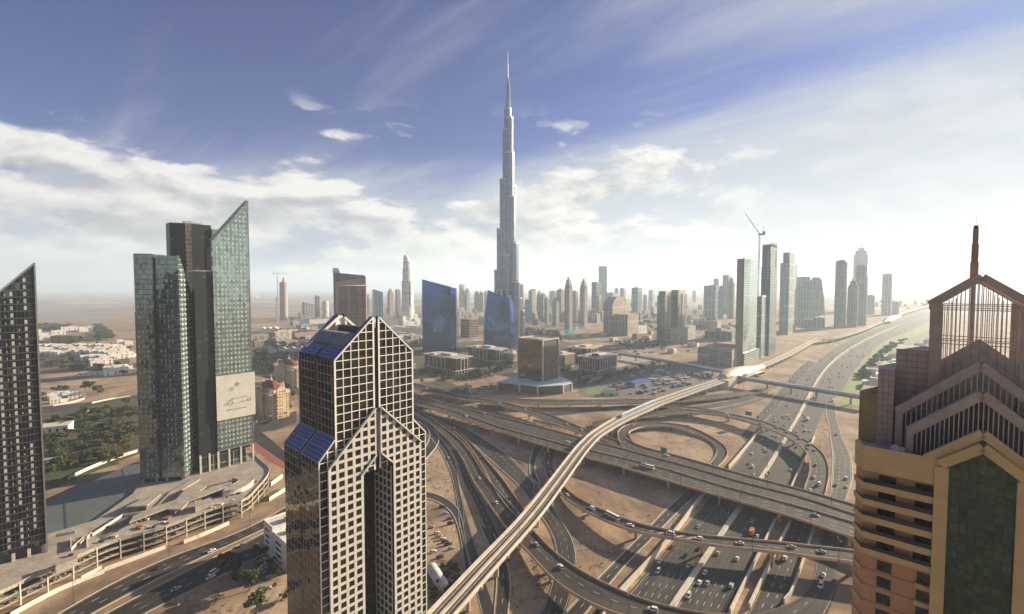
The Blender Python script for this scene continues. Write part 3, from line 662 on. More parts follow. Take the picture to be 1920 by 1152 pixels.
MV1 = viaduct('metro1', [(800, 1215), (854, 1152), (933, 1061), (1012, 970), (1056, 910), (1102, 845), (1122, 823), (1130, 816), (1174, 790), (1220, 769), (1244, 758), (1305, 735.5), (1358, 717)],
              [(738, 1215), (800, 1152), (886, 1061), (974, 970), (1031, 900), (1077, 841), (1097, 821), (1108, 811), (1152, 784), (1200, 762), (1226, 751), (1290, 729), (1345, 712)],
              [14] * 10, 'pale concrete metro viaduct sweeping from the bottom of the picture up to the golden station')
MV2 = viaduct('metro2', [(1420, 694), (1480, 668), (1516, 648), (1535, 639), (1573, 634), (1620, 620), (1648, 608), (1676, 598), (1704, 586), (1760, 570)],
              [(1412, 690), (1472, 664), (1508, 645), (1529, 636), (1568, 631), (1615, 617.5), (1643, 606), (1671, 596), (1699, 584), (1757, 568)],
              [12] * 10, 'long hazy metro viaduct running beside the highway beyond the golden station', piers=36)

def train():
    st = MV1.L / MV1.n
    i0 = MV1.near(*at(1161, 782, 14)[:2]); c = MV1.p(i0, .73)
    t = thing('metro_train', 'blue and white metro train on the left track of the viaduct', 'train', (c.x, c.y, c.z))
    M_tw = pbr('train_white', (0.62, 0.66, 0.68), 0.3, var=0.05); M_tb = pbr('train_blue', (0.02, 0.16, 0.32), 0.25, 0.2, var=0.1)
    L = 17.5; s = i0
    for k in range(5):
        e = s + L / st; a, b = MV1.p(s + 0.4 / st, .73), MV1.p(e - 0.4 / st, .73); d = (b - a); d.normalize(); sd_ = Vector((-d.y, d.x, 0))
        def sec(p, w=1.3, h=3.5, f=1.0):
            return [p + sd_ * x + Vector((0, 0, zz)) - c for x, zz in ((-w, 0.2), (w, 0.2), (w, 2.3), (w * .85, h * f), (w * .3, h * f + .15), (-w * .3, h * f + .15), (-w * .85, h * f), (-w, 2.3))]
        m = MB(); rs = [sec(a), sec(b)]
        if k == 0: rs = [sec(a - d * 2.2, 1.0, 1.6), sec(a - d * 1.0, 1.25, 2.9)] + rs
        if k == 4: rs += [sec(b + d * 1.0, 1.25, 2.9), sec(b + d * 2.2, 1.0, 1.6)]
        m.rings([[tuple(q) for q in r] for r in rs]); car = m.build('carriage', M_tw, t)
        m = MB()
        for sg in (-1, 1):
            o = sd_ * 1.32 * sg
            m.bar(a + o + Vector((0, 0, 1.75)) - c, b + o + Vector((0, 0, 1.75)) - c, 0.08, 1.5)
        m.build('window_band', M_tb, car)
        s = e
train()

def station(p0, p1, z, wid, hgt, label, wing=True):
    a, b = Vector(at(*p0, z)), Vector(at(*p1, z)); c = (a + b) / 2; d = (b - a); L = d.length; d.normalize()
    az = math.degrees(math.atan2(d.x, d.y))
    t = thing('metro_station', label, 'station', (c.x, c.y, 0), az)
    M_gold = pbr('gold_shell', (0.55, 0.42, 0.26), 0.5, 0.25, var=0.12, scale=0.05)
    m = MB(); rs = []; nseg = 16
    for i in range(nseg + 1):
        f = i / nseg; x = (f - .5) * L
        k = max(0.03, math.sin(math.pi * min(1, f ** 0.62 * 1.0)) ** 0.7) if f < 1 else 0.35
        k = max(k, 0.55 * f if f > .8 else 0)
        w_, h_ = wid / 2 * k, hgt * (0.25 + 0.75 * k)
        rs.append([(x, -w_ * math.cos(math.pi * j / 12), z - 4 + h_ * math.sin(math.pi * j / 12) ** 0.8) for j in range(13)])
    for k in range(nseg):
        for j in range(12): m.face([rs[k][j], rs[k][j + 1], rs[k + 1][j + 1], rs[k + 1][j]][::-1])
    m.face(rs[-1]); m.face(rs[0][::-1]); m.build('shell_roof', M_gold, t, smooth=True)
    m = MB(); m.box(-L * .42, L * .42, -wid * .38, wid * .38, z - 9, z - 4.1); m.build('concourse', M_glassd, t)
    for x in (-L * .3, 0, L * .3):
        m = MB(); m.box(x - 1.5, x + 1.5, -3, 3, 0, z - 9); m.build('support', M_conc, t)
    if wing:
        m = MB()
        m.rings([[(-L * .40, -wid * .15, z - 3.5), (-L * .12, -wid * .45, z - 3.2), (-L * .12, wid * .45, z - 2.6), (-L * .42, wid * .35, z - 3.0)],
                 [(-L * .42, -wid * .15, z + 3), (-L * .1, -wid * .6, z + 3.5), (-L * .1, wid * .3, z + 5.5), (-L * .44, wid * .3, z + 3.6)]])
        m.build('entrance_canopy', M_steel, t)
        m = MB(); m.box(-L * .52, -L * .34, -wid * .55, -wid * .1, 0, z + 1); m.build('entrance_block', M_concw, t)
    return t
station((1349, 712), (1427, 689), 13, 30, 17, 'golden shell roofed metro station beside the highway at the footbridge')
station((1660, 603), (1686, 593), 13, 34, 19, 'small bright metro station far away along the hazy highway', wing=False)

def tube(P, w, h, z, label, mat_roof, name='footbridge', piers=()):
    P = [Vector(at(x, y, z)) for x, y in P]; c = P[0].lerp(P[-1], .5)
    t = thing(name, label, 'footbridge', (c.x, c.y, 0)); c = Vector((c.x, c.y, 0))
    d = P[-1] - P[0]; d.normalize(); s = Vector((-d.y, d.x, 0))
    def sec(p, pts): return [tuple(p + s * x + Vector((0, 0, q)) - c) for x, q in pts]
    roof = [(-w / 2, 2.0), (w / 2, 2.0), (w / 2, h * .75), (w * .32, h), (0, h * 1.06), (-w * .32, h), (-w / 2, h * .75)]
    m = MB(); m.rings([sec(p, roof) for p in P]); m.build('roof', mat_roof, t)
    m = MB(); m.rings([sec(p, [(-w * .46, .3), (w * .46, .3), (w * .46, 1.98), (-w * .46, 1.98)]) for p in P]); m.build('glazed_side', M_glassd, t)
    m = MB(); m.rings([sec(p, [(-w * .5, -1.2), (w * .5, -1.2), (w * .5, .29), (-w * .5, .29)]) for p in P]); m.build('floor_deck', M_steel, t)
    for f in piers:
        q = P[0].lerp(P[-1], f) - c; m = MB(); m.bar((q.x, q.y, 0), (q.x, q.y, z - 1.2), 2.2, 1.6); m.bar(q + s * w * .4 + Vector((0, 0, -1.7)), q - s * w * .4 + Vector((0, 0, -1.7)), 1.6, 1.0); m.build('pier', M_conc, t)
M_silver = pbr('silver_cladding', (0.55, 0.57, 0.60), 0.35, 0.5, var=0.1, scale=0.1)
tube([(1376, 709), (1500, 729), (1640, 751)], 7, 5.2, 11, 'long silver roofed pedestrian bridge crossing the highway from the golden station', M_silver, piers=(.28, .46, .64, .86))
tube([(1150, 663), (1250, 679), (1354, 699)], 7, 5.0, 9, 'long enclosed walkway with pale roof leading from the golden station toward the far mall', M_silver, piers=(.08, .25, .42, .6, .78, .93))

# ================================================================ LAMPS, SIGNS
def lamp_proto():
    t = thing('street_lamp', 'x', 'street lamp', (0, 0, 0), 90, 'tall twin-arm street lamps')
    m = MB(); m.cyl(0, 0, -0.5, 12, 0.16, 8, 0.09); m.cyl(0, 0, -0.5, .8, 0.3, 8); m.build('pole', M_dark, t)
    for s in (-1, 1):
        m = MB(); m.bar((0, 0, 11.9), (s * 1.8, 0, 12.4), 0.10); m.build('arm', M_dark, t)
        m = MB(); m.box(s * 1.6, s * 2.6, -.18, .18, 12.33, 12.5); m.build('lamp_head', M_steel, t)
    return t
L0 = lamp_proto(); lamp_n = 0
def lamp(px, py, z, label, az=42):
    global lamp_n
    p = at(px, py, z)
    if lamp_n == 0: L0.location = p; L0.rotation_euler = (0, 0, R(90 - az)); L0['label'] = label
    else: copy_tree(L0, p, R(90 - az), label)
    lamp_n += 1
for nm, key, w, sp, st_, en in (('the nearer main flyover carriageway', 'main_near', 0.0, 44, .22, 1), ('the wide flyover beside the loop', 'main_loop', 0.0, 42, .05, 1),
                       ('the S shaped ramp', 's_ramp', 0.0, 45, .08, .8), ('the long sweeping near ramp', 'near_ramp', 0.0, 44, .1, .75), ('the median of the highway', 'hwL', -0.05, 46, .02, .5),
                       ('the curved slip ramp', 'curve_ramp', 1.0, 48, .05, .8), ('the farther bending ramp', 'far_upper', 1.0, 55, .1, .9), ('the loop ramp', 'loop', 1.0, 60, .2, .9),
                       ('the far level flyover', 'far_straight', 1.0, 60, .05, .8), ('the boulevard beside the podium', 'blvdA', 1.05, 42, .15, .9), ('the ground road below the viaduct', 'g1', 1.03, 50, .15, .9)):
    rb = RB[key]; L = rb.L; s = L * st_; i = 0
    while s < L * en:
        k = s / (L / rb.n); p = rb.p(k, w); q = proj = None
        az = rb.az(int(k)) + 90; lab = 'thin lamp post on %s, %s from its start' % (nm, ordn(i))
        if lamp_n == 0: L0.location = p; L0.rotation_euler = (0, 0, R(90 - az)); L0['label'] = lab
        else: copy_tree(L0, p, R(90 - az), lab)
        lamp_n += 1; i += 1; s += sp

M_green = pbr('sign_green', (0.01, 0.22, 0.12), 0.5, var=0.1); M_redsign = pbr('sign_red', (0.55, 0.07, 0.04), 0.5, var=0.15)
def road_sign(px, py, z, h, w, ph, mat, label, az=-48):
    t = thing('road_sign', label, 'road sign', at(px, py, z), az)
    m = MB(); m.box(-w / 2, w / 2, -.1, .1, h - ph, h); b = m.build('sign_panel', mat, t)
    m = MB()
    for k in (.72, .42): m.box(-w * .36, w * .25, -.13, -.11, h - ph + ph * k - .12, h - ph + ph * k + .12)
    m.build('lettering', M_mark, b)
    for s in (-.3, .3):
        m = MB(); m.cyl(w * s, .25, 0, h - .3, .16, 8); m.build('post', M_steel, t)
road_sign(1244, 864, 8.5, 12, 6, 4.4, M_green, 'green and white road sign on two posts beside the loop at the main flyover')
road_sign(1403, 786, 8.5, 9, 7, 4.6, M_green, 'green road sign above the curved slip ramp near the metro viaduct')
road_sign(779, 727, 7.5, 7, 9, 4.2, M_green, 'green gantry sign over the farther ramp close to the gridded tower')
road_sign(791, 722, 7.5, 10, 9, 5, M_redsign, 'orange red advertising sign beside the farther ramp near the gridded tower')

# ================================================================ VEHICLES
CC = {'white': (0.75, 0.73, 0.70), 'silver': (0.42, 0.44, 0.46), 'black': (0.015, 0.015, 0.018), 'dark grey': (0.06, 0.06, 0.065), 'yellow': (0.62, 0.40, 0.05),
      'cream': (0.70, 0.60, 0.40), 'red': (0.30, 0.02, 0.03), 'blue': (0.03, 0.08, 0.25), 'orange': (0.55, 0.20, 0.04)}
def carmat(c):
    m = pbr('paint_' + c.replace(' ', '_'), CC[c], 0.28, 0.15 if c in ('silver', 'dark grey') else 0.0, var=0.04, scale=0.5, spec=0.6); return m
M_tyre = pbr('tyre_rubber', (0.02, 0.02, 0.02), 0.8); M_cg = pbr('car_glass', (0.02, 0.025, 0.03), 0.06, 0.2, var=0.1, spec=0.8)
SPEC = {  # length, half width, hull profile (x, z), glasshouse (x0, x1 at belt; X0, X1 at roof; belt z, roof z)
 'saloon car': (4.7, .9, [(-2.35, .3), (2.3, .3), (2.35, .65), (1.1, .92), (-1.75, .95), (-2.33, .85)], (-1.75, 1.05, -.95, .35, .92, 1.42)),
 'off-road car': (4.9, .97, [(-2.45, .4), (2.4, .4), (2.45, .85), (1.3, 1.12), (-2.4, 1.15)], (-2.35, 1.15, -2.1, .45, 1.13, 1.85)),
 'van': (5.3, 1.0, [(-2.65, .35), (2.6, .35), (2.65, .95), (1.95, 1.25), (-2.62, 1.3)], (-2.55, 1.9, -2.45, 1.15, 1.25, 2.25)),
 'truck': (8.0, 1.2, [(-4.0, .6), (4.0, .6), (4.0, 1.4), (2.3, 1.5), (-4.0, 1.5)], (2.2, 3.95, 2.3, 3.6, 1.45, 2.7)),
 'coach': (12.0, 1.27, [(-6.0, .4), (6.0, .4), (6.0, 1.5), (-6.0, 1.5)], (-5.95, 5.95, -5.85, 5.7, 1.5, 2.75)),
}
PROTO = {}
def proto(kind, col, full):
    key = (kind, col, full)
    if key in PROTO: return PROTO[key]
    L, hw, hull, (b0, b1, r0, r1, zb, zr) = SPEC[kind]; cm = carmat(col)
    name = kind.replace(' ', '_').replace('-', '_')
    def gh(m, mi, e=0.0):
        w0, w1 = hw * .93, hw * .78
        A = [(b0, -w0, zb - .02), (b1, -w0, zb - .02), (b1, w0, zb - .02), (b0, w0, zb - .02)]; B = [(r0, -w1, zr), (r1, -w1, zr), (r1, w1, zr), (r0, w1, zr)]
        m.rings([A, B], mi)
    def roof(m, mi):
        w1 = hw * .80; m.box(r0 - .05, r1 + .05, -w1, w1, zr, zr + .09, mi)
        for x in (b0 + (r0 - b0) * .5, (r0 + r1) / 2):     # door pillars
            pass
    wx = L * .31
    wr = .34 if hw < 1.1 else .5
    t = bpy.data.objects.new(name, None); COL.objects.link(t); tag(t, 'x', kind if kind != 'saloon car' else 'car')
    m = MB(); m.xz(hull, -hw, hw); roof(m, 0)
    if kind == 'truck': m.box(-4, 2.0, -1.22, 1.22, 1.5, 3.5)
    if not full:
        gh(m, 1); m.build('body', [cm, M_cg], t)
        PROTO[key] = t; t['_used'] = 0; return t
    body = m.build('body', cm, t)
    m = MB(); gh(m, 0); m.build('windows', M_cg, t)
    for sx_ in (-1, 1):
        for sy in (-1, 1):
            m = MB(); m.cyl(0, 0, -.12, .12, wr, 12); m.v = [(x, z, y + wr) for x, y, z in m.v]
            o = m.build('wheel', M_tyre, t); o.location = (sx_ * wx, sy * (hw - .08), 0)
    for sy in (-1, 1):
        m = MB(); m.box(L / 2 - .06, L / 2 + .03, sy * hw * .72 - .16, sy * hw * .72 + .16, .6, .78); m.build('headlight', M_mark, t)
    t['_used'] = 0; PROTO[key] = t; return t
VEH = []   # (road text, sortkey, object) for labelling
def car(px, py, key, kind='saloon car', col='white', flip=False, w=None, az=None, z=None):
    if key in RB:
        rb = RB[key]; p = Vector(at(px, py, rb.p(rb.n // 2, .5).z if z is None else z))
        i = rb.near(p.x, p.y); zz_ = rb.p(i, .5).z
        p = Vector(at(px, py, zz_)); i = rb.near(p.x, p.y); zz_ = rb.p(i, .5).z; p = Vector(at(px, py, zz_))
        az_ = rb.az(i); c0, c1 = rb.p(i, 0), rb.p(i, 1)
        d = c1 - c0; W_ = d.length; d.normalize(); o = (p - c0).dot(d)
        oo = min(max(o, 2.0), W_ - 2.0); p += d * (oo - o)
        p.z = zz_ + 0.05
    else: p = Vector(at(px, py, 0.08)); az_ = az or 0
    if flip: az_ += 180
    put(p, az_, key, kind, col)
def put(p, az_, key, kind, col):
    full = (p.x ** 2 + p.y ** 2) < 620 ** 2
    t = proto(kind, col, full)
    if t['_used'] == 0: t['_used'] = 1; o = t; o.location = p; o.rotation_euler = (0, 0, R(90 - az_))
    else: o = copy_tree(t, p, R(90 - az_))
    VEH.append((key, kind, col, p.copy(), o))
S, O, V_, T, B_ = 'saloon car', 'off-road car', 'van', 'truck', 'coach'
Wt, Si, Bk, Dg, Ye, Cr, Re, Bl, Or = 'white', 'silver', 'black', 'dark grey', 'yellow', 'cream', 'red', 'blue', 'orange'
for a in ((1309, 989, S, Si), (1260, 1026, S, Re), (1311, 1030, S, Dg), (1286, 1043, S, Bk), (1237, 1054, S, Wt), (1234, 1073, O, Si), (1291, 1062, S, Si), (1433, 843, S, Wt), (1410, 852, S, Wt), (1404, 871, S, Dg),
          (1411, 877, O, Wt), (1412, 891, S, Si), (1436, 848, S, Dg), (1429, 825.5, S, Si), (1452, 786, S, Wt), (1453, 792, S, Ye), (1462, 791, S, Wt), (1467, 783, S, Dg), (1477, 781, O, Wt), (1472, 785, S, Si), (1479, 787, S, Dg),
          (1471, 799, S, Si), (1450, 817.5, S, Wt), (1457, 820, S, Wt), (1475, 762, S, Dg), (1473, 733.5, S, Wt), (1497, 741, S, Wt), (1506, 740, S, Wt), (1486, 717, S, Re)): car(a[0], a[1], 'hwL', a[2], a[3], True)
for a in ((1410, 979, S, Si), (1397, 996, S, Dg), (1410, 1001, T, Or), (1420, 1007, S, Wt), (1346, 1039, S, Ye), (1382, 1049, S, Wt), (1322, 1075, S, Wt), (1311, 1094, S, Wt), (1326, 1095, S, Si), (1371, 1100, O, Si), (1494, 839.5, S, Dg), (1483, 882.5, S, Wt), (1442, 886, S, Dg),
          (1437, 891, S, Si), (1507, 778, S, Wt), (1510, 783, S, Si), (1515, 788, T, Wt), (1508, 798, S, Wt), (1510, 809, O, Wt), (1519, 810, S, Wt), (1494, 811, S, Cr), (1526, 747, S, Dg), (1530, 751, S, Dg), (1559, 748, S, Wt), (1562, 753, T, Wt)): car(a[0], a[1], 'hwR', a[2], a[3])
car(1291, 1119, 'hwR0', O, Wt)
car(1472, 1048, 'slip_right', V_, Wt)
for a in ((1568, 816, S, Dg), (1587, 898, O, Wt), (1566, 911, S, Dg), (1587, 914, S, Wt)): car(a[0], a[1], 'slip_up', a[2], a[3])
for a in ((1544, 1080, S, Wt), (1539, 1100, V_, Wt)): car(a[0], a[1], 'slip_low', a[2], a[3])
for a in ((1500, 823.5, S, Wt), (1517, 835, O, Wt), (1514.6, 841.5, S, Wt), (1527, 845, S, Wt), (1529, 873.5, S, Dg), (1526, 896, S, Wt), (1536, 909, V_, Wt), (1519, 920, S, Wt), (1428, 795, S, Wt), (1457, 803, S, Wt), (1476, 811, S, Wt), (1362, 778.6, V_, Wt)): car(a[0], a[1], 'curve_ramp', a[2], a[3])
for a in ((1214, 877, B_, Wt), (874, 781, S, Wt), (1529, 967, S, Si), (1067, 842, S, Dg)): car(a[0], a[1], 'main_near', a[2], a[3])
for a in ((1172, 862, S, Bk), (907, 776, S, Si), (1065, 830, S, Wt)): car(a[0], a[1], 'main_far', a[2], a[3])
car(1250, 855, 'main_loop', S, Wt)
for a in ((1064, 929, S, Wt), (1110, 955, V_, Wt), (1148, 970, B_, Wt), (1182, 986, S, Wt), (1257, 1003, V_, Wt), (1310, 1012, O, Wt), (1387, 1020, S, Cr), (1484, 1027, S, Si), (1540, 1036, S, Si), (1028, 869, S, Wt), (1030, 855, S, Si), (1033, 888, S, Si)): car(a[0], a[1], 's_ramp', a[2], a[3])
for a in ((1006, 1022, S, Si), (1051, 1065, O, Wt), (1224, 1145, O, Wt), (899, 898, S, Wt), (931, 944, S, Wt)): car(a[0], a[1], 'near_ramp', a[2], a[3])
for a in ((901, 859, S, Dg), (958, 935, S, Bk), (972, 966, S, Si)): car(a[0], a[1], 'gore_ramp', a[2], a[3])
for a in ((800, 729, S, Wt), (811, 731, S, Wt), (827, 732, B_, Wt), (846, 739, S, Dg), (896, 748, S, Dg), (936, 757, S, Si), (984, 769, S, Wt), (1063, 796, S, Wt), (1090, 807, S, Wt)): car(a[0], a[1], 'far_upper', a[2], a[3])
car(1188, 798, 'loop', S, Wt); car(1290, 799, 'loop', S, Dg)
for a in ((1336, 748, S, Dg), (1110, 754, S, Wt)): car(a[0], a[1], 'far_straight', a[2], a[3])
for a in ((843, 805, S, Wt), (871, 822, S, Dg)): car(a[0], a[1], 'g1', a[2], a[3])
car(841, 860, 'g3', S, Wt)
for a in ((1451, 759, S, Wt), (1443, 768, S, Wt), (1437, 773, S, Wt), (1422, 782, S, Dg)): car(a[0], a[1], 'side_strip', a[2], a[3])
for a in ((455, 1024, S, Dg), (395, 1084, S, Wt), (330, 1106, S, Si)): car(a[0], a[1], 'blvdB', a[2], a[3])
for a in ((410, 1040, S, Wt), (300, 1065, S, Dg), (518, 970, S, Si)): car(a[0], a[1], 'blvdA', a[2], a[3])
# cars of the sandy car park beside the gridded tower and of the small lot behind it
for a in ((829, 952, O, Bk), (835, 964, S, Si), (843, 974, S, Dg), (845, 983, O, Bk), (809, 990, S, Si), (819, 1001, S, Wt), (824, 1007, S, Ye), (829, 1012, S, Wt), (834, 1017, S, Bk), (840, 1022, O, Dg), (846, 1030, S, Si), (812, 1036, S, Wt), (825, 1046, S, Dg)):
    car(a[0], a[1], 'sand_park', a[2], a[3], az=66 + random.uniform(-5, 5))
for a in ((495, 1051, S, Wt), (488, 1057, S, Dg), (498, 1060, S, Wt), (492, 1067, S, Si), (500, 1076, S, Bl), (508, 1083, S, Ye), (501, 1106, S, Wt), (484, 1049, S, Dg)):
    car(a[0], a[1], 'small_lot', a[2], a[3], az=58)
car(401, 1075, 'waste_ground', V_, Wt, az=20)
# traffic beyond the footbridge: the dots one can see one by one
for x, y in ((1460, 708), (1465, 709), (1457, 713), (1467, 703), (1476, 699), (1490, 688), (1511, 690), (1503, 697), (1513, 685), (1504, 705)):
    car(x, y, 'hwL', random.choice((S, S, O)), random.choice((Wt, Wt, Si, Dg)), True)
for x, y in ((1535, 701), (1528, 717), (1526, 722), (1521, 711), (1514, 713), (1512, 722), (1519, 706), (1529, 694), (1540, 699), (1558, 695), (1560, 703), (1574, 701), (1573, 708), (1582, 708), (1554, 712), (1560, 712), (1557, 718), (1545, 717), (1556, 726), (1562, 727), (1567, 686), (1579, 686), (1588, 690)):
    car(x, y, 'hwR', random.choice((S, S, O)), random.choice((Wt, Wt, Si, Dg)))
for key, n_ in (('hwL', 60), ('hwR', 66)):
    rb = RB[key]; k0 = next(i for i in range(rb.n) if rb.p(i, .5).y > 980)
    for _ in range(n_):
        k = k0 + (rb.n - k0) * 0.62 * random.random() ** 1.3; lane = random.choice((.12, .27, .42, .57, .72, .87)); p = rb.p(k, lane)
        if any((p - q[3]).length < 9 for q in VEH): continue
        p.z += .05; put(p, rb.az(int(k)) + (180 if key == 'hwL' else 0), key + '_far', random.choice((S, S, S, O)), random.choice((Wt, Wt, Wt, Si, Dg)))
WHERE = {'hwL': 'in the left carriageway of the highway', 'hwR': 'in the right carriageway of the highway', 'hwR0': 'at the very bottom of the highway below the near ramp', 'slip_right': 'in the shaded sunken slip road by the hotel tower',
  'slip_up': 'on the side road right of the curved ramp', 'slip_low': 'on the shaded low ramp beside the hotel tower', 'curve_ramp': 'on the curved slip ramp over the highway', 'main_near': 'on the nearer main flyover carriageway',
  'main_far': 'on the middle main flyover carriageway', 'main_loop': 'on the farthest main flyover carriageway beside the green sign', 's_ramp': 'on the narrow S shaped ramp', 'near_ramp': 'on the long sweeping near ramp', 'gore_ramp': 'on the short merging ramp',
  'far_upper': 'on the farther bending ramp', 'loop': 'on the loop ramp', 'far_straight': 'on the level far flyover', 'g1': 'on the road right of the sweeping ramp', 'g3': 'on the road left of the sweeping ramp',
  'side_strip': 'on the strip road left of the highway', 'blvdA': 'on the boulevard side next to the podium', 'blvdB': 'on the boulevard side away from the podium', 'sand_park': 'in the sandy car park', 'small_lot': 'in the small shaded lot', 'waste_ground': 'parked alone on the waste ground left of the trees'}
from collections import defaultdict
grp = defaultdict(list)
for v_ in VEH: grp[v_[0]].append(v_)
for key, L in grp.items():
    L.sort(key=lambda q: q[3].length)
    for i, (k, kind, col, p, o) in enumerate(L):
        if '_used' in o: del o['_used']
        o['category'] = {'saloon car': 'car', 'off-road car': 'car'}.get(kind, kind)
        if key in ('hwL_far', 'hwR_far'):
            sd2 = 'left' if key == 'hwL_far' else 'right'
            sh = {'white': 'white', 'silver': 'silver', 'dark grey': 'dark grey'}[col]
            tall = 'tall' if kind == O else 'low'
            o['label'] = 'tiny %s %s car in the hazy distant traffic of the %s carriageway' % (tall, sh, sd2)
            o['group'] = 'distant %s %s cars, %s carriageway' % (tall, sh, sd2)
        else:
            w_ = WHERE[key]
            o['label'] = ('%s %s %s, %s nearest' % (col, kind, w_, ordn(i))) if len(L) > 1 else '%s %s %s' % (col, kind, w_)
            o['group'] = 'vehicles ' + w_
# ================================================================ NEAR BUILDINGS
def roofbits(t, z, x0, x1, y0, y1, seed=0, n=4, mat=None, hmax=3.5):
    rr = random.Random(seed)
    for i in range(n):
        w, d, h = rr.uniform(.12, .3) * (x1 - x0), rr.uniform(.12, .3) * (y1 - y0), rr.uniform(1.2, hmax)
        x, y = rr.uniform(x0 + w, x1 - w), rr.uniform(y0 + d, y1 - d)
        m = MB(); m.box(x - w / 2, x + w / 2, y - d / 2, y + d / 2, z, z + h); m.build('plant_room', mat or M_roof, t)

# ---- gridded twin gable tower (nearest, centre left)
def gable_tower():
    o = at(704, 595, 153)
    t = thing('gable_tower', 'dark glass twin gabled skyscraper with white grid lines and blue roof panels in the foreground', 'skyscraper', (o[0], o[1], 0), 42)
    G = facade('tower_mirror_glass', (0.04, 0.04, 0.04), (0.058, 0.056, 0.052), 3.45, 3.31, (.0, 1), (.0, 1), 0.8, 0.05, 0.5, 0.4, tilt=.03, blinds=.05)
    ST = pbr('tower_stone', (0.53, 0.50, 0.45), 0.7, var=0.10, scale=0.5)
    GW = pbr('tower_grid_white', (0.72, 0.69, 0.63), 0.55, var=0.08)
    GF = facade('tower_side_glass', (0.22, 0.21, 0.19), (0.062, 0.058, 0.052), 3.45, 2.9, (.05, .95), (.06, .94), 0.85, 0.05, 0.3, 0.4, tilt=0.012, blinds=0.0)
    PV = facade('blue_roof_panels', (0.20, 0.24, 0.34), (0.02, 0.05, 0.17), 1.2, 1.2, (.06, .94), (.06, .94), 0.3, 0.2, 0.3, 0.5, blinds=0)
    D = 31.5; g = 1.25
    up = lambda s: 153 - (abs(s) - g) * (153 - 137.4) / (17.8 - g)
    # upper shaft: left and right halves with dark groove
    for sg in (-1, 1):
        a, b = sorted((sg * g, sg * 17.8))
        m = MB(); pts = [(a, 90), (b, 90), (b, up(b)), (a, up(a))]
        for y0, y1 in ((0, 2.0), (D - 2.0, D)):                       # gable fronts, free standing above the roof
            m.xz(pts, y0, y1, 0)
        lowz = lambda s: min(up(s), 147)
        m.build('gable_glass', [G], t)
        m = MB(); x = sg * 17.8
        for y0, y1 in ((2.0, D / 2 - 1.1), (D / 2 + 1.1, D - 2.0)):
            m.box(sg * 9, x, y0, y1, 90, 137.0)
        m.build('shaft_side', [GF], t)
    m = MB(); m.box(-g, g, 0.9, D - .9, 90, 148.5); m.box(-17.4, 17.4, D / 2 - 1.1, D / 2 + 1.1, 90, 136.5); m.build('recess_strip', M_dark, t)
    # the left and right roof planes stop short of the ridge and leave a well open
    for sg in (-1, 1):
        for y0, y1 in ((0, D / 2 - .9), (D / 2 + .9, D)):
            s0, s1 = 17.8, 13.6
            m = MB(); q = [(sg * s0, y0, up(s0) + .15), (sg * s0, y1, up(s0) + .15), (sg * s1, y1, up(s1) + .15), (sg * s1, y0, up(s1) + .15)]
            m.face(q if sg > 0 else q[::-1]); m.build('roof_panel', PV, t)
        m = MB(); s0, s1 = 13.2, 8.2
        q = [(sg * s0, 2, up(s0) + .2), (sg * s0, D - 2, up(s0) + .2), (sg * s1, D - 2, up(s1) + .2), (sg * s1, 2, up(s1) + .2)]
        m.face(q if sg > 0 else q[::-1])
        for k in range(26):
            y = 2.6 + k * (D - 5.2) / 25; m.bar((sg * s0, y, up(s0) + .5), (sg * s1, y, up(s1) + .5), .35, .5, 1)
        m.build('louvre_roof', [PV, M_steel], t)
        for y0, y1 in ((0, 2.4), (D - 2.4, D)):
            m = MB(); q = [(sg * s0, y0, up(s0) + .25), (sg * s0, y1, up(s0) + .25), (sg * (g - .1), y1, up(g) + .25), (sg * (g - .1), y0, up(g) + .25)]
            m.face(q if sg > 0 else q[::-1]); m.build('verge_panel', PV, t)
    m = MB(); m.box(-13.4, 13.4, 2, D - 2, 136.4, 139.5); m.box(-4, 3, 8, 14, 139.5, 143.5); m.box(3, 8, 17, 24, 139.5, 142); m.build('roof_well', M_concw, t)
    m = MB(); m.box(-2.2, -1.0, D - 2.6, D - .6, 139, 151); m.box(1.0, 2.2, D - 2.6, D - .6, 139, 151); m.box(-1.0, 1.0, D - 2.4, D - 1, 145, 152.5); m.build('ridge_frame', GW, t)
    CI = pbr('cream_inner_wall', (0.50, 0.40, 0.24), .8, var=.1)
    for sg in (-1, 1):
        m = MB(); q = [(sg * 2.4, D - 2.2, 139.5), (sg * 15, D - 2.2, 139.5), (sg * 3.2, D - 2.2, 149.6), (sg * 2.4, D - 2.2, 149.6)]
        m.xz([(x, z) for x, y, z in (q if sg > 0 else q[::-1])], D - 2.3, D - 2.02, 0); m.build('inner_gable_wall', CI, t)
        m = MB(); m.bar((sg * 1.6, D - 2.6, 151.6), (sg * 15.6, D - 2.6, 139.6), 1.0, 1.1, up=(0, 1, 0)); m.box(sg * 2.2 - .5, sg * 2.2 + .5, D - 3, D - 2.3, 139.5, 151); m.build('inner_gable_frame', GW, t)
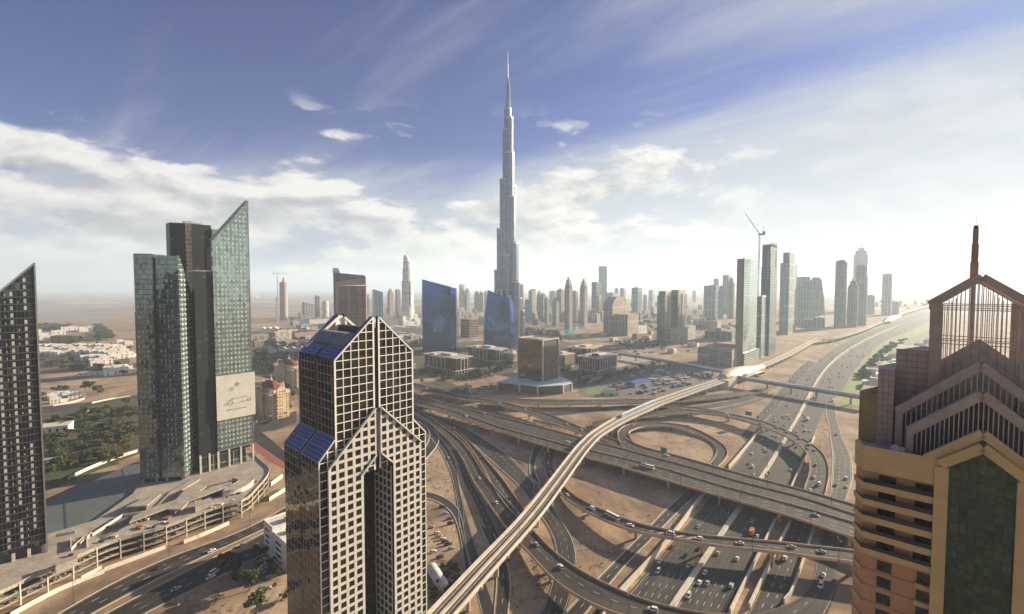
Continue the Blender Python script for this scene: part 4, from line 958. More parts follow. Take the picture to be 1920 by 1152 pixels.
    # white grid on the upper front and back
    def grid(y, name='grid_frame'):
        m = MB(); nrow = 12; e = -.18 if y == 0 else .18; yy = y + e
        for sg in (-1, 1):
            n = 5; xs_ = [g + (17.8 - g) * i / n for i in range(n + 1)]
            for i, x in enumerate(xs_):
                w = .7 if i in (0, n) else .3
                m.bar((sg * x, yy, 90), (sg * x, yy, up(x) - .1), .3, w, up=(1, 0, 0)) if False else m.box(sg * x - w / 2, sg * x + w / 2, yy - .14, yy + .14, 90, up(x) - .05)
            z = 92.0
            while z < 152:
                x1 = 17.8 if z < 137.4 else g + (153 - z) / (153 - 137.4) * (17.8 - g)
                if x1 > g + .4:
                    a, b = sorted((sg * g, sg * x1)); m.box(a, b, yy - .12, yy + .12, z - .15, z + .15)
                z += 3.45
            m.bar((sg * g, yy, up(g)), (sg * 17.9, yy, up(17.8) - .1), .5, .6, up=(0, 1, 0))
        m.build(name, GW, t)
    grid(0); grid(D)
    # lower wings
    lw = lambda s: 99.5 + (24.6 - abs(s)) * (107 - 99.5) / (24.6 - 17.8)
    for sg in (-1, 1):
        m = MB(); a, b = sorted((sg * 17.6, sg * 24.6)); m.xz([(a, 0), (b, 0), (b, lw(b)), (a, lw(a))], 0.0, D, 0); 
        m.build('wing_glass', [G], t)
        m = MB(); x = sg * 24.65; x2 = sg * 24.2
        for y0, y1 in ((0.0, D / 2 - 1.0), (D / 2 + 1.0, D)): m.box(x2, x, y0 + .02, y1 - .02, 0, 99.3)
        m.build('wing_side', [GF], t)
        for y0, y1 in ((0, D / 2 - 1.0), (D / 2 + 1.0, D)):
            m = MB(); q = [(sg * 24.8, y0, 99.6), (sg * 24.8, y1, 99.6), (sg * 17.85, y1, 107.2), (sg * 17.85, y0, 107.2)]
            m.face(q if sg > 0 else q[::-1])
            for f in (0, .5, 1): m.bar(Vector(q[0]).lerp(Vector(q[3]), f) + Vector((0, 0, .1)), Vector(q[1]).lerp(Vector(q[2]), f) + Vector((0, 0, .1)), .35, .25, 1)
            for f in (0, 1): m.bar(Vector(q[0]).lerp(Vector(q[1]), f) + Vector((0, 0, .1)), Vector(q[3]).lerp(Vector(q[2]), f) + Vector((0, 0, .1)), .35, .25, 1)
            m.build('solar_roof', [PV, M_steel], t)
        m = MB()
        for x in (18.0, 21.2, 24.5): m.box(sg * x - .2, sg * x + .2, -.16, .06, 0, lw(x) - .1)
        z = 2.3
        while z < 105:
            x1 = 24.6 if z < 99.5 else 24.6 - (z - 99.5) / 7.5 * 6.8
            a, b = sorted((sg * 17.8, sg * x1)); m.box(a, b, -.14, .05, z - .15, z + .15); z += 3.45
        m.bar((sg * 24.7, -.1, 99.5), (sg * 17.8, -.1, 107), .4, .5, up=(0, 1, 0)); m.build('wing_grid', GW, t)
    m = MB(); m.box(-17.6, -7.4, 0.1, D, 0, 90); m.box(7.4, 17.6, 0.1, D, 0, 90); m.box(-7.4, 7.4, 15, D, 0, 90); m.box(-7.3, 7.3, .1, 15, 89.7, 90); m.build('core', [G], t)
    # projecting stone screen with square openings and tall arch
    pk = lambda s: 115.8 - (abs(s) - 1.3) * (115.8 - 96.3) / (21.3 - 1.3)
    ar = lambda s: 96.5 - (abs(s) - 1.3) * (96.5 - 90.2) / (7.4 - 1.3)
    cw, ch = 3.48, 3.9
    for sg in (-1, 1):
        m = MB(); y0, y1 = -1.2, -1.0
        m2 = MB(); xs_ = [7.4 + i * (21.3 - 7.4) / 4 for i in range(5)]
        # columns of stone
        cols = [1.3, 3.3, 7.4] + [7.4 + i * cw for i in range(1, 5)]
        colsx = [1.3, 4.3, 7.5, 10.95, 14.4, 17.85, 21.3]
        for i, x in enumerate(colsx):
            w = 1.1 if i in (2, len(colsx) - 1) else (.7 if i == 0 else 1.15)
            zb = 0 if x > 7 else ar(x); xx = x - (.35 if i == len(colsx) - 1 else 0)
            m.box(sg * xx - w / 2, sg * xx + w / 2, y0, y1, zb, pk(x) - .1)
        z = 15.0
        while z < 115:
            lo_, hi_ = z - .72, z + .72
            xa = 7.4 if z < 90.2 else max(1.3, 1.3 + (96.5 - z) / (96.5 - 90.2) * 6.1 if z < 96.5 else 1.3)
            xb = 21.3 if z < 96.3 else 1.3 + (115.8 - z) / 19.5 * 20
            if xb > xa + .5: a, b = sorted((sg * xa, sg * xb)); m.box(a, b, y0 + .02, y1 - .02, lo_ + .14, hi_ - .14)
            z += 3.45
        a, b = sorted((sg * 7.4, sg * 21.3)); m.box(a, b, y0 - .03, y1 + .04, 8.5, 15.5)
        m.box(sg * 7.4 - 1.2 * (sg < 0) * 0, sg * 7.4 + sg * 2.4, y0 - .04, y1, 0, 8.5); m.box(sg * 19.4, sg * 21.3, y0 - .04, y1, 0, 8.5)
        m.bar((sg * 1.2, -1.25, pk(1.3)), (sg * 21.4, -1.25, pk(21.3)), .62, 1.3, up=(0, 1, 0))
        m.bar((sg * 1.2, -1.25, ar(1.3)), (sg * 7.6, -1.25, ar(7.4)), .62, 1.3, up=(0, 1, 0))
        m.build('stone_screen', ST, t)
        m = MB(); m.xz([(sg * 7.4, 0), (sg * 21.2, 0), (sg * 21.2, 96.0), (sg * 1.3, 115.2), (sg * 1.3, 96.8), (sg * 7.4, 90.6)][::sg], -0.95, -0.02, 0); m.build('screen_glazing', [G], t)
        # inner cheeks of the arch
        m = MB(); a, b = sorted((sg * 7.38, sg * 7.0)); m.box(a, b, -.9, 14.9, 0, 89.6)
        for k in range(24): m.box(sg * 6.99, sg * 6.86, .2, 14, 6 + k * 3.45, 6.9 + k * 3.45, 1)
        for k in range(5): m.box(sg * 6.99, sg * 6.84, .4 + k * 3.2, 1.1 + k * 3.2, 6, 89, 1)
        m.build('arch_cheek', [G, ST], t)
    m = MB(); m.box(-.6, .6, -1.3, -.02, 97, 115.5); m.build('centre_groove', M_dark, t)
    # stepped base, sign in blue letters, glass barrel porch
    m = MB(); m.box(16.5, 25.6, -1.8, 6, 0, 13.5); m.box(-25.6, -22, -1.8, 6, 0, 8); m.build('base_block', ST, t)
    M_signb = pbr('blue_sign_letters', (0.05, 0.04, 0.30), 0.4, var=0.1)
    m = MB(); xx = 9.8
    rr = random.Random(3)
    for k in range(11):
        w = rr.uniform(.25, .55); h = rr.choice((.8, 1.0, 1.35)); m.box(xx, xx + w, -1.75, -1.53, 11.2, 11.2 + h); xx += w + .12
    m.box(9.6, xx, -1.72, -1.53, 11.0, 11.22); m.build('sign_lettering', M_signb, t)
    m = MB(); m.box(10.2, 18.4, -1.1, -.9, 0, 8.3); m.build('entrance_glass', G, t)
    for j, r in enumerate((7.0, 5.6, 4.2, 2.8)):
        m = MB()
        for i in range(16):
            a0, a1 = math.pi * i / 16, math.pi * (i + 1) / 16; y = -1.8 - j * 1.6
            m.bar((r * math.cos(a0), y, 2 + r * math.sin(a0)), (r * math.cos(a1), y, 2 + r * math.sin(a1)), 1.1, .3, up=(0, 1, 0))
        m.build('porch_hoop', M_silver, t)
    m = MB(); m.rings([[(5.2 * math.cos(a), y, 2 + 5.2 * math.sin(a)) for a in [math.pi * i / 12 for i in range(13)]] for y in (1, -8)]); m.build('porch_glass', M_glassd, t)
    return t
gable_tower()

# ---- tan hotel tower on the right
def hotel():
    h = at(1601, 833, 132)
    t = thing('hotel_tower', 'tan and terracotta hotel tower with stacked gable lattices and spire at the right edge', 'skyscraper', (h[0], h[1], 0), 132)
    GOLD = pbr('ochre_render', (0.52, 0.36, 0.15), 0.8, var=0.07, scale=0.3); TER = pbr('terracotta_render', (0.46, 0.245, 0.12), 0.8, var=0.08, scale=0.3)
    PINK = pbr('pink_granite', (0.36, 0.275, 0.215), 0.6, var=0.12, scale=0.5); PINKJ = pbr('pink_granite_joint', (0.14, 0.09, 0.08), 0.8)
    OL = pbr('olive_render', (0.27, 0.20, 0.09), 0.85, var=0.1); GREEN = facade('green_bay_glass', (0.015, 0.018, 0.015), (0.045, 0.085, 0.072), 1.7, 1.15, (.04, .96), (.05, .95), 0.85, 0.04, 0.3, 0.4, tilt=0.05, warp=.5, blinds=0.03)
    WIN = pbr('hotel_window_glass', (0.04, 0.05, 0.045), 0.06, 0.4, var=0.6, scale=0.8); BRZ = pbr('bronze_fin', (0.45, 0.37, 0.31), 0.5, 0.2, var=0.1)
    T0, TC, TW = 0.0, 18.8, 37.7; D = 34
    fh = 3.45; top = 130.5
    body = MB(); 
    foot = [(1.6, 0.9), (14.2, .9), (14.2, .3), (23.6, .3), (23.6, .9), (TW - 1.6, .9), (TW, 3.0), (TW, D), (0.3, D), (0.3, 3.0)]
    body.prism(foot, -.5, 129.8, 0); body.build('wall', TER, t)
    m = MB(); m.box(0.5, TW - .5, 1.2, D - .5, 129.8, 130.3); m.build('roof_terrace', M_roof, t)
    # balcony bands
    def band(z0, z1, y=-1.0, x1=12.6, nm='balcony_band', side=1, th=.28):
        m = MB()
        P = [(0.0, 2.6), (1.75, y), (x1, y)]
        if side < 0: P = [(TW - x, yy) for x, yy in P]
        for (a, b), (c, d) in zip(P, P[1:]):
            v_ = Vector((c - a, d - b, 0)); v_.normalize(); nrm = Vector((v_.y, -v_.x, 0)) * th * side
            q = [(a, b), (c, d), (c - nrm.x, d - nrm.y), (a - nrm.x, b - nrm.y)]; m.prism(q, z0, z1)
        return m.build(nm, GOLD, t)
    for side in (1, -1):
        band(top - 3.2, top + 1.9, -1.05, 14.0, 'parapet_wall', side, .5)
        for k in range(5):
            z = top - 2.2 - 1.2 - k * fh - fh + 1.1
            if k < 5: band(z - 1.15, z, -1.05, 12.7, 'balcony_band', side)
            m = MB(); q = [(0.2, 3), (1.8, -.95), (12.7, -.95), (12.7, .95), (1.8, .95), (.4, 3)]
            q = q if side > 0 else [(TW - x, y) for x, y in q]; m.prism(q, z - 1.3, z - 1.12); m.build('balcony_floor', GOLD, t)
            m = MB()
            for x0_, x1_ in ((4.2, 7.0), (9.9, 12.5)):
                a, b = (x0_, x1_) if side > 0 else (TW - x1_, TW - x0_); m = MB(); m.box(a, b, .78, .92, z - 1.1, z + 1.6); m.build('balcony_door', WIN, t)
            m = MB(); a, b = (1.9, 12.6) if side > 0 else (TW - 12.6, TW - 1.9); m.box(a, b, -.98, -.9, z, z + .85); m.build('balcony_rail', pbr('rail_bronze', (0.035, 0.035, 0.032), .45, .3), t)
    zb = top - 2.2 - 1.2 - 5 * fh + 1.1 - 1.15
    k = 0; z = zb - 1.0
    while z > 60:
        for side in (1, -1):
            X = (lambda a, b: (a, b)) if side > 0 else (lambda a, b: (TW - b, TW - a))
            w = MB(); a, b = X(4.45, 6.7); w.box(a, b, .72, .93, z - 2.35, z - .45); wo = w.build('window', WIN, t)
            w = MB(); w.box(a - .08, b + .08, .62, .73, z - 2.5, z - 2.35); w.box(a + 1.05, a + 1.15, .66, .72, z - 2.35, z - .45); w.box(a, b, .66, .72, z - 1.1, z - 1.02); w.build('window_frame', M_dark, wo)
            w = MB(); a, b = X(0.15, 1.75); w.prism([(a, 2.9), (a + .05, 2.8), (b, -.3), (b, .9), (a + .3, 3.1)] if side > 0 else [(b, 2.9), (b - .05, 2.8), (a, -.3), (a, .9), (b - .3, 3.1)], z - 3.2, z - 2.3); w.build('corner_band', GOLD, t)
            w = MB(); a, b = X(10.6, 12.6); w.box(a, b, .7, .9, z - 2.3, z - .3); w.build('window', WIN, t)
            w = MB(); w.box(a - .3, b + .1, -.1, .9, z - 3.35, z - 2.35); w.build('sill_band', GOLD, t)
            w = MB(); a, b = X(1.9, 12.7); w.box(a, b, .84, .93, z - 2.95, z - 2.87); w.build('joint_line', PINKJ, t)
        z -= fh; k += 1
    for side in (1, -1):
        X = (lambda a, b: (a, b)) if side > 0 else (lambda a, b: (TW - b, TW - a))
        m = MB(); a, b = X(2.95, 8.0); m.box(a, b, .55, .95, 0, zb - .2); m.build('pilaster_panel', pbr('light_terracotta', (0.55, 0.33, 0.18), 0.8, var=0.06), t).location = (0, .38, 0)
        m = MB(); a, b = X(12.55, 14.5); m.box(a, b, -1.35, 1.0, 0, 131.0); m.build('gold_pier', GOLD, t)
    # glazed gable bay
    hw = 4.55; zs, za = 131.0, 135.2
    m = MB(); m.xz([(TC - hw, 0), (TC + hw, 0), (TC + hw, zs), (TC, za), (TC - hw, zs)], -.6, .25, 0); m.build('bay_glass', GREEN, t)
    m = MB()
    for s in (-1, 1):
        m.bar((TC, -1.05, za + .9), (TC + s * (hw + 1.0), -1.05, zs + .6), 1.6, 1.7, up=(0, 1, 0))
        m.bar((TC, -.3, za + 3.2), (TC + s * (hw + 2.9), -.3, zs + .9), 1.5, 1.2, up=(0, 1, 0))
    m.build('gold_gable', GOLD, t)
    # stacked gables stepping back
    def gable(q, hwid, zap, zend, thick, nm, mat, dep=1.6):
        m = MB()
        for s in (-1, 1): m.bar((TC, q, zap - thick / 2), (TC + s * hwid, q, zend - thick / 2), dep, thick, up=(0, 1, 0))
        return m.build(nm, mat, t)
    def fins(q, hwid, zap, zend, zb_, step=.62, wd=.16, lo=None, back=True):
        m = MB(); x = -hwid + .2
        while x < hwid:
            zt_ = zap - abs(x) / hwid * (zap - zend)
            zl = zb_ if lo is None else max(zb_, lo(abs(x)))
            if zt_ > zl + .3: m.box(TC + x - wd / 2, TC + x + wd / 2, q - .45, q + .1, zl, zt_)
            x += step
        m.build('lattice_fins', BRZ, t)
    gable(4.2, 10.2, 145.8, 136.6, 1.9, 'middle_gable', PINK)
    fins(4.4, 9.8, 144.2, 135.6, 130.3, .66)
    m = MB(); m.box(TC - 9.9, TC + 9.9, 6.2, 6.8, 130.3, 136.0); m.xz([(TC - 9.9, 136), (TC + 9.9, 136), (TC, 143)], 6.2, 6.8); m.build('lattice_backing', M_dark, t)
    for s in (-1, 1): 
        m = MB(); x = TC + s * 10.0; m.box(x - .55, x + .55, 3.4, 5.0, 130.3, 136.3); m.build('gable_post', PINK, t)
    gable(9.0, 12.2, 150.8, 139.4, 1.9, 'upper_gable', PINK)
    fins(9.2, 11.8, 149.0, 138.2, 130.3, .8, .18)
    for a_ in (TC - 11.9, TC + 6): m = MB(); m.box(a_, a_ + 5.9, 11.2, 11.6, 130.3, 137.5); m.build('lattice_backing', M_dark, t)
    for s in (-1, 1):
        m = MB(); x = TC + s * 11.9; m.box(x - .6, x + .6, 8.2, 9.8, 130.3, 139.6); m.build('gable_post', PINK, t)
    # lantern: solid chevron walls then the open latticed cube under a cross gabled roof
    hw2 = 6.5; q0, q1 = 14.0, 27.0; qc = 20.5
    m = MB(); m.xz([(TC - 7.2, 143), (TC + 7.2, 143), (TC + 7.2, 148.3), (TC, 154.6), (TC - 7.2, 148.3)], 13.4, 14.0); m.build('chevron_wall', PINK, t)
    m = MB()
    for k in range(-5, 6):
        x = TC + k * 1.25; zt_ = 154.6 - abs(k * 1.25) * .875; m.box(x - .03, x + .03, 13.36, 13.4, zt_ - 5.5, zt_)
    m.bar((TC, 13.38, 152.0), (TC - 7, 13.38, 145.9), .05, .06, up=(0, 1, 0)); m.bar((TC, 13.38, 152.0), (TC + 7, 13.38, 145.9), .05, .06, up=(0, 1, 0)); m.build('panel_joint', PINKJ, t)
    m = MB(); m.box(TC - 7, TC + 7, 14.0, 26.8, 130.3, 144.5); m.build('lantern_base', PINK, t)
    for x in (TC - hw2, TC + hw2):
        for y in (q0, q1):
            m = MB(); m.box(x - .95, x + .95, y - .8, y + .8, 130.3, 161.6); m.build('lantern_post', PINK, t)
    zr, ze = 167.2, 161.4
    for y in (q0 - .6, q1 + .6):
        m = MB()
        for s in (-1, 1): m.bar((TC, y, zr), (TC + s * 7.6, y, ze - .2), 1.4, .75, up=(0, 1, 0))
        m.build('lantern_gable', PINK, t)
    for x in (TC - hw2 - .6, TC + hw2 + .6): m = MB(); m.box(x - .6, x + .6, q0 + .8, q1 - .8, ze - 1.1, ze - .2); m.build('lantern_eave', PINK, t)
    for s in (-1, 1):        # thin roof ribs of the cross gable
        m = MB()
        for k in range(11):
            f = k / 10; y = q0 + (q1 - q0) * f; e = abs(y - qc) / 6.5
            m.bar((TC, y, zr - .3), (TC + s * hw2 * min(1, 1 - 0 * e), y, ze - .1), .22, .3)
        m.build('roof_rib', BRZ, t)
    def lat(axis):
        m = MB(); n = 17
        for k in range(n + 1):
            f = -1 + 2 * k / n; zt_ = zr - .6 - abs(f) * (zr - ze)
            for e in (-1, 1):
                x, y = (TC + f * 5.6, qc + e * 6.5) if axis else (TC + e * 6.5, qc + f * 5.6)
                if not axis: zt_ = ze - .9
                m.box(x - .075, x + .075, y - .075, y + .075, 144.4, zt_)
        for z in (147.5, 153.2, 153.9, 160.4, 161.3):
            for e in (-1, 1):
                if axis: m.box(TC - 5.8, TC + 5.8, qc + e * 6.5 - .1, qc + e * 6.5 + .1, z - .09, z + .09)
                else: m.box(TC + e * 6.5 - .1, TC + e * 6.5 + .1, qc - 5.8, qc + 5.8, z - .09, z + .09)
        m.build('lantern_lattice', BRZ, t)
    lat(True); lat(False)
    m = MB(); m.cyl(TC - .8, qc - .2, 144, 167.5, .38, 8); m.build('mast_pole', PINK, t)
    m = MB()
    for r, a, b in ((.62, 166.6, 170.5), (.52, 170.5, 174.4), (.42, 174.4, 177.6)): m.box(TC - .8 - r, TC - .8 + r, qc - r, qc + r, a, b)
    m.box(TC - 1.15, TC - .45, qc - .35, qc + .35, 177.6, 178.3, 1); m.box(TC - .82, TC - .78, qc - .02, qc + .02, 178.3, 180.4, 1); m.build('spire', [pbr('spire_orange', (0.36, 0.19, 0.12), 0.6), M_dark], t)
    # stepped side blocks
    for a, b, y0, y1, z, mat in ((5.9, 11.3, 14.2, 24, 151.4, PINK), (3.1, 5.88, 10, 22, 147.1, PINK), (-.1, 3.08, 10.4, 20, 141.4, OL)):
        for side in (1, -1):
            x0_, x1_ = (a, b) if side > 0 else (TW - b, TW - a)
            m = MB(); m.box(x0_, x1_, y0, y1, 130.3, z)
            if mat is PINK:
                zz_ = z - 1.2
                while zz_ > 131: m.box(x0_ + .02, x1_ - .02, y0 - .03, y0 - .001, zz_ - .04, zz_ + .04, 1); zz_ -= 1.35
                for f in (.33, .66): xx = x0_ + (x1_ - x0_) * f; m.box(xx - .03, xx + .03, y0 - .035, y0 - .002, 130.6, z - .1, 1)
            m.build('stepped_block', [mat, PINKJ], t)
    # rooftop clutter
    def dish(x, y, z, r, lab):
        dt = thing('satellite_dish', lab, 'satellite dish', tuple(t.matrix_world @ Vector((x, y, z))) if False else (0, 0, 0))
        u_ = (math.sin(R(132)), math.cos(R(132))); v_ = (math.sin(R(42)), math.cos(R(42)))
        dt.location = (h[0] + x * u_[0] + y * v_[0], h[1] + x * u_[1] + y * v_[1], z); dt.rotation_euler = (0, 0, R(90 - 132))
        m = MB(); m.cyl(0, 0, 0, 1.6, .07, 6); m.build('stand', M_steel, dt)
        m = MB(); rs = []
        for k in range(4):
            rr_ = r * k / 3; rs.append([(rr_ * math.cos(a), -.5 - .25 * (k / 3) ** 2 * r, 1.7 + rr_ * math.sin(a)) for a in [2 * math.pi * i / 12 for i in range(12)]])
        m.rings(rs[1:], cap=False); m.face(rs[1]); m.build('reflector', M_white, dt)
    dish(6.6, 3.2, 130.3, .75, 'larger white satellite dish on the hotel roof terrace'); dish(7.7, 3.4, 130.3, .5, 'smaller white satellite dish on the hotel roof terrace')
    return t
hotel()

# ---- left towers
def slab(t, pts, y0, y1, mat, nm='wall', side=None):
    m = MB(); m.xz(pts, y0, y1, 0, 1 if side else 0); return m.build(nm, [mat, side] if side else mat, t)
def facade_plates(t, s0, s1, y, zlo, ztop, cols, fh, mat, w=.8, h=2.1, seed=1, keep=.95, nm='window_plates', off=0.0):
    """a column pattern of proud pale panels on a glass face"""
    rr = random.Random(seed); m = MB()
    for c in cols:
        k = 0; z = zlo
        while z + h < ztop(c) - 1:
            if rr.random() < keep: m.box(c - w / 2, c + w / 2, y - .1, y + .05, z + off, z + off + h)
            z += fh
    m.build(nm, mat, t)
def left_towers():
    BG = facade('blue_black_curtain', (0.06, 0.06, 0.065), (0.025, 0.03, 0.036), 3.9, 1.5, (.05, .93), (.04, .96), 0.8, 0.06, 0.5, 0.4, tilt=.012, blinds=.03)
    GG = facade('green_curtain', (0.13, 0.15, 0.145), (0.19, 0.225, 0.21), 3.9, 1.5, (.06, .93), (.04, .96), 0.88, 0.04, 0.22, 0.4, tilt=.02, warp=.12, blinds=.03)
    GL = facade('pale_green_curtain', (0.25, 0.29, 0.28), (0.27, 0.325, 0.315), 3.9, 1.5, (.06, .93), (.04, .96), 0.8, 0.08, 0.3, 0.4, tilt=.02, blinds=.05)
    BK = facade('black_louvred_wall', (0.008, 0.008, 0.008), (0.016, 0.016, 0.018), 1.9, 2.4, (.15, .85), (.03, .97), 0.0, 0.45, 0.4, 0.5, blinds=.02)
    PL = pbr('pale_window_blinds', (0.34, 0.35, 0.34), 0.35, 0.2, var=0.3, scale=0.15); PL2 = pbr('pale_green_blinds', (0.40, 0.52, 0.46), 0.3, 0.3, var=0.25, scale=0.15)
    EDG = pbr('tower_edge_metal', (0.26, 0.25, 0.24), 0.4, 0.6, var=.1)
    # T1
    o = at(88, 1035, 12); t = thing('office_tower', 'leftmost dark glass tower with slanted top cut by the left edge of the photo', 'skyscraper', (o[0], o[1], 0), 42)
    top = lambda s: 178.5 + s * (178.5 - 162.7) / 13.4 * 1.0
    slab(t, [(-32, 17), (0, 17), (0, 178.5), (-32, top(-32))], 0, 22, BG)
    facade_plates(t, 0, 0, -.02, 20, top, [-4.2, -9.4, -14.4, -19.4, -24.4], 3.9, PL, 1.1, 2.3, 2, .93)
    facade_plates(t, 0, 0, -.02, 20, top, [-6.9, -11.8], 3.9, PL, .35, 1.2, 4, .5, 'small_plates')
    m = MB(); m.box(-.25, .45, -.5, .6, 12, 179.2); m.bar((.2, -.1, 179), (-32, -.1, top(-32) + .4), .9, .7, up=(0, 1, 0)); m.build('edge_trim', EDG, t)
    m = MB(); m.box(-31, -1, 2.5, 21, 11.8, 17); m.build('lobby', M_glassd, t)
    for x in (-1.2, -7, -13, -19, -25, -31): m = MB(); m.box(x - .7, x + .7, .3, 1.7, 11.8, 17); m.build('column', M_conc, t)
    # T2
    o = at(347, 905, 10); t = thing('office_tower', 'green mirrored tower with vertical slot and stepped top, standing left of the banner tower', 'skyscraper', (o[0], o[1], 0), 78)
    zt2 = 191.3
    for a, b in ((-30.4, -17.6), (-15.6, -1.2)):
        m = MB(); tz = lambda x, y, zz0=zt2 - (1.5 if a > -20 else 0): zz0 - max(0, y - 1.5) * (1.72 if a > -20 else .0)
        m.prism([(a, 0), (b, 0), (b, 1.5), (b, 24), (a, 24), (a, 1.5)], 15, tz); m.build('wall', GG, t)
    m = MB(); m.box(-17.6, -15.6, 1.2, 24, 15, zt2 - 3); m.build('recess', M_dark, t)
    facade_plates(t, 0, 0, -.02, 17, lambda s: 178, [-28.4, -25.4, -22.4, -19.6, -13.6, -10.8, -8, -5.2], 3.9, PL2, .7, 2.0, 5, .6)
    # right face: slanting sheet, built in the side plane (runs away along the local y axis)
    m = MB(); yy = [(-1.19, 0.0), (-1.19, 29.0)]
    P = [(0, 12.8), (29, 12.8), (29, 118), (25, 151.6), (1.5, 190.3), (0, 190.3)]
    for x0_ in (-1.2,):
        m.face([(x0_ + 1.2, y, z) for y, z in P], 0, [(y, z) for y, z in P]); m.face([(x0_, y, z) for y, z in P[::-1]], 0, [(y, z) for y, z in P[::-1]])
        for (a, b), (c, d) in zip(P, P[1:] + P[:1]): m.face([(x0_, a, b), (x0_, c, d), (x0_ + 1.2, c, d), (x0_ + 1.2, a, b)], 0)
    m.build('side_sheet', GL, t)
    m = MB()
    for k in range(5):
        y = 4 + k * 5
        z = 18
        while z < 186 - (y - 1.5) * 1.7 if y < 25 else z < 115: m.box(.0, .12, y - .9, y + .9, z, z + 2.1); z += 3.9
    m.build('window_plates', PL2, t)
    m = MB(); m.box(-29, -1.6, 2, 22, 9.5, 15); m.build('lobby', M_glassd, t)
    for x in (-29.5, -20, -13, -2): m = MB(); m.box(x - .6, x + .6, .3, 1.5, 9.5, 15); m.build('column', M_conc, t)
    # dark back wing left of T2
    m = MB(); m.box(-36, -30.5, 10, 26, 10, 146); m.build('rear_wing', GG, t)
    # T3 banner tower
    o = at(416, 883, 10); t = thing('banner_tower', 'tallest green glass tower of the left group with slanted top and big pale banner', 'skyscraper', (o[0], o[1], 0), 42)
    tp = lambda s: 203.7 + (s + 2.6) * (240.2 - 203.7) / 27.4
    slab(t, [(-2.6, 27), (25, 27), (25, 240.2), (-2.6, 203.7)], 0, 3.0, GL, 'front_sheet')
    facade_plates(t, 0, 0, -.02, 30, lambda s: tp(s) - 3, [0.6, 4.0, 6.6, 9.4, 12.6, 15.4, 18.4, 21.4], 3.9, PL2, 1.15, 2.1, 9, .97)
    m = MB(); m.bar((-2.8, 1.5, 203.9), (25.2, 1.5, 240.5), 3.4, .7, up=(0, 1, 0)); m.box(24.9, 25.3, -.2, 3.2, 27, 240.2); m.build('edge_trim', EDG, t)
    m = MB(); m.box(-1.4, 23.5, 3.1, 22, 24, 200); m.build('rear_block', BK, t)
    m = MB(); m.box(-15.4, -2.9, 1.5, 17, 26, 178.5); m.build('black_wing', BK, t)
    m = MB(); m.box(-15.6, -2.8, 1.4, 17.1, 178.5, 179.3); m.build('coping', M_steel, t)
    m = MB(); m.box(-15, 20, 3.2, 20, 9.8, 25.9); m.build('lobby', facade('lobby_glass', (.3, .25, .2), (.05, .09, .08), 8, 5, (.05, .95), (.05, .95), .6, .1), t)
    for x in (-15, -8.5, -2.2, 6, 15, 24.6): m = MB(); m.box(x - .65, x + .65, -.1, 1.2, 9.8, 27); m.build('column', M_concw, t)
    # banner
    bt = MB(); bt.box(-2.7, 27.0, -.9, -.55, 53.2, 91.0); PB = pbr('banner_cloth', (0.52, 0.50, 0.44), 0.7, var=.08, scale=.15)
    b = bt.build('banner', PB, t)
    M_bg = pbr('banner_grey', (0.28, 0.31, 0.32), .7); M_bt = pbr('banner_black', (0.10, 0.09, 0.08), .7)
    m = MB()
    def rh(cx, cz, a, mi=0): m.face([(cx - a, -.93, cz - .5), (cx + a * .1, -.93, cz - a * .85), (cx + a, -.93, cz + .4), (cx - a * .1, -.93, cz + a * .85)], mi)
    rh(8.6, 78.6, 2.7); rh(12.6, 82.0, 2.7); m.build('emblem', M_bg, b)
    def line(pts, th=.36, nm=None):
        for p, q in zip(pts, pts[1:]): m.bar((p[0], -.93, p[1]), (q[0], -.93, q[1]), .06, th, up=(0, 1, 0)) if False else m.bar((p[0], -.93, p[1]), (q[0], -.93, q[1]), .08, th)
    m = MB()   # Arabic: دبي للعقارات in simplified strokes
    line([(20.0, 71.4), (19.3, 70.3), (18.4, 70.2)]); line([(17.6, 71.2), (17.4, 70.2), (9.5, 69.8), (8.4, 69.0), (6.8, 68.9), (6.2, 69.6)]); line([(8.9, 70.9), (8.9, 69.6)])
    line([(23.3, 68.6), (23.2, 66.6), (21.6, 66.4)]); line([(21.3, 68.8), (21.2, 66.4), (19.6, 66.3)]); line([(19.0, 67.8), (18.2, 66.2), (16.6, 66.2), (16.2, 67.2), (15.4, 66.1), (9.9, 65.6)]); line([(9.4, 68.2), (9.4, 65.4)])
    line([(8.2, 66.3), (7.6, 64.6), (6.8, 64.2)]); line([(6.0, 68.0), (6.0, 65.2)]); line([(5.2, 66.2), (3.2, 65.4), (2.4, 66.2)])
    for x, z in ((17.6, 69.5), (7.8, 67.9), (7.2, 67.9), (16.3, 68.2), (3.6, 66.9), (4.2, 66.9), (22.3, 68.9)): m.box(x - .2, x + .2, -.97, -.91, z - .2, z + .2)
    m.build('arabic_lettering', M_bt, b)
    tx = bpy.data.curves.new('latin_lettering', 'FONT'); tx.body = 'dubai  properties'; tx.size = 2.3; tx.extrude = .03
    tmp = bpy.data.objects.new('tmp', tx); COL.objects.link(tmp); bpy.context.view_layer.update()
    me = bpy.data.meshes.new_from_object(tmp.evaluated_get(bpy.context.evaluated_depsgraph_get())); bpy.data.objects.remove(tmp)
    to = bpy.data.objects.new('latin_lettering', me); COL.objects.link(to); to.parent = b; to.location = (4.2, -.95, 60.4); to.rotation_euler = (R(90), 0, 0); me.materials.clear(); me.materials.append(M_bg)
    # T3 rear tall black tower
    o = atY(345, 540, 415); t = thing('black_tower', 'flat topped black tower behind the banner tower and above the green mirrored one', 'skyscraper', (o[0], o[1], 0), 42)
    m = MB(); m.prism([(-9, 2), (5, -2), (22, -2), (22, 16), (-9, 16)], 0, 223.5); m.build('wall', BK, t)
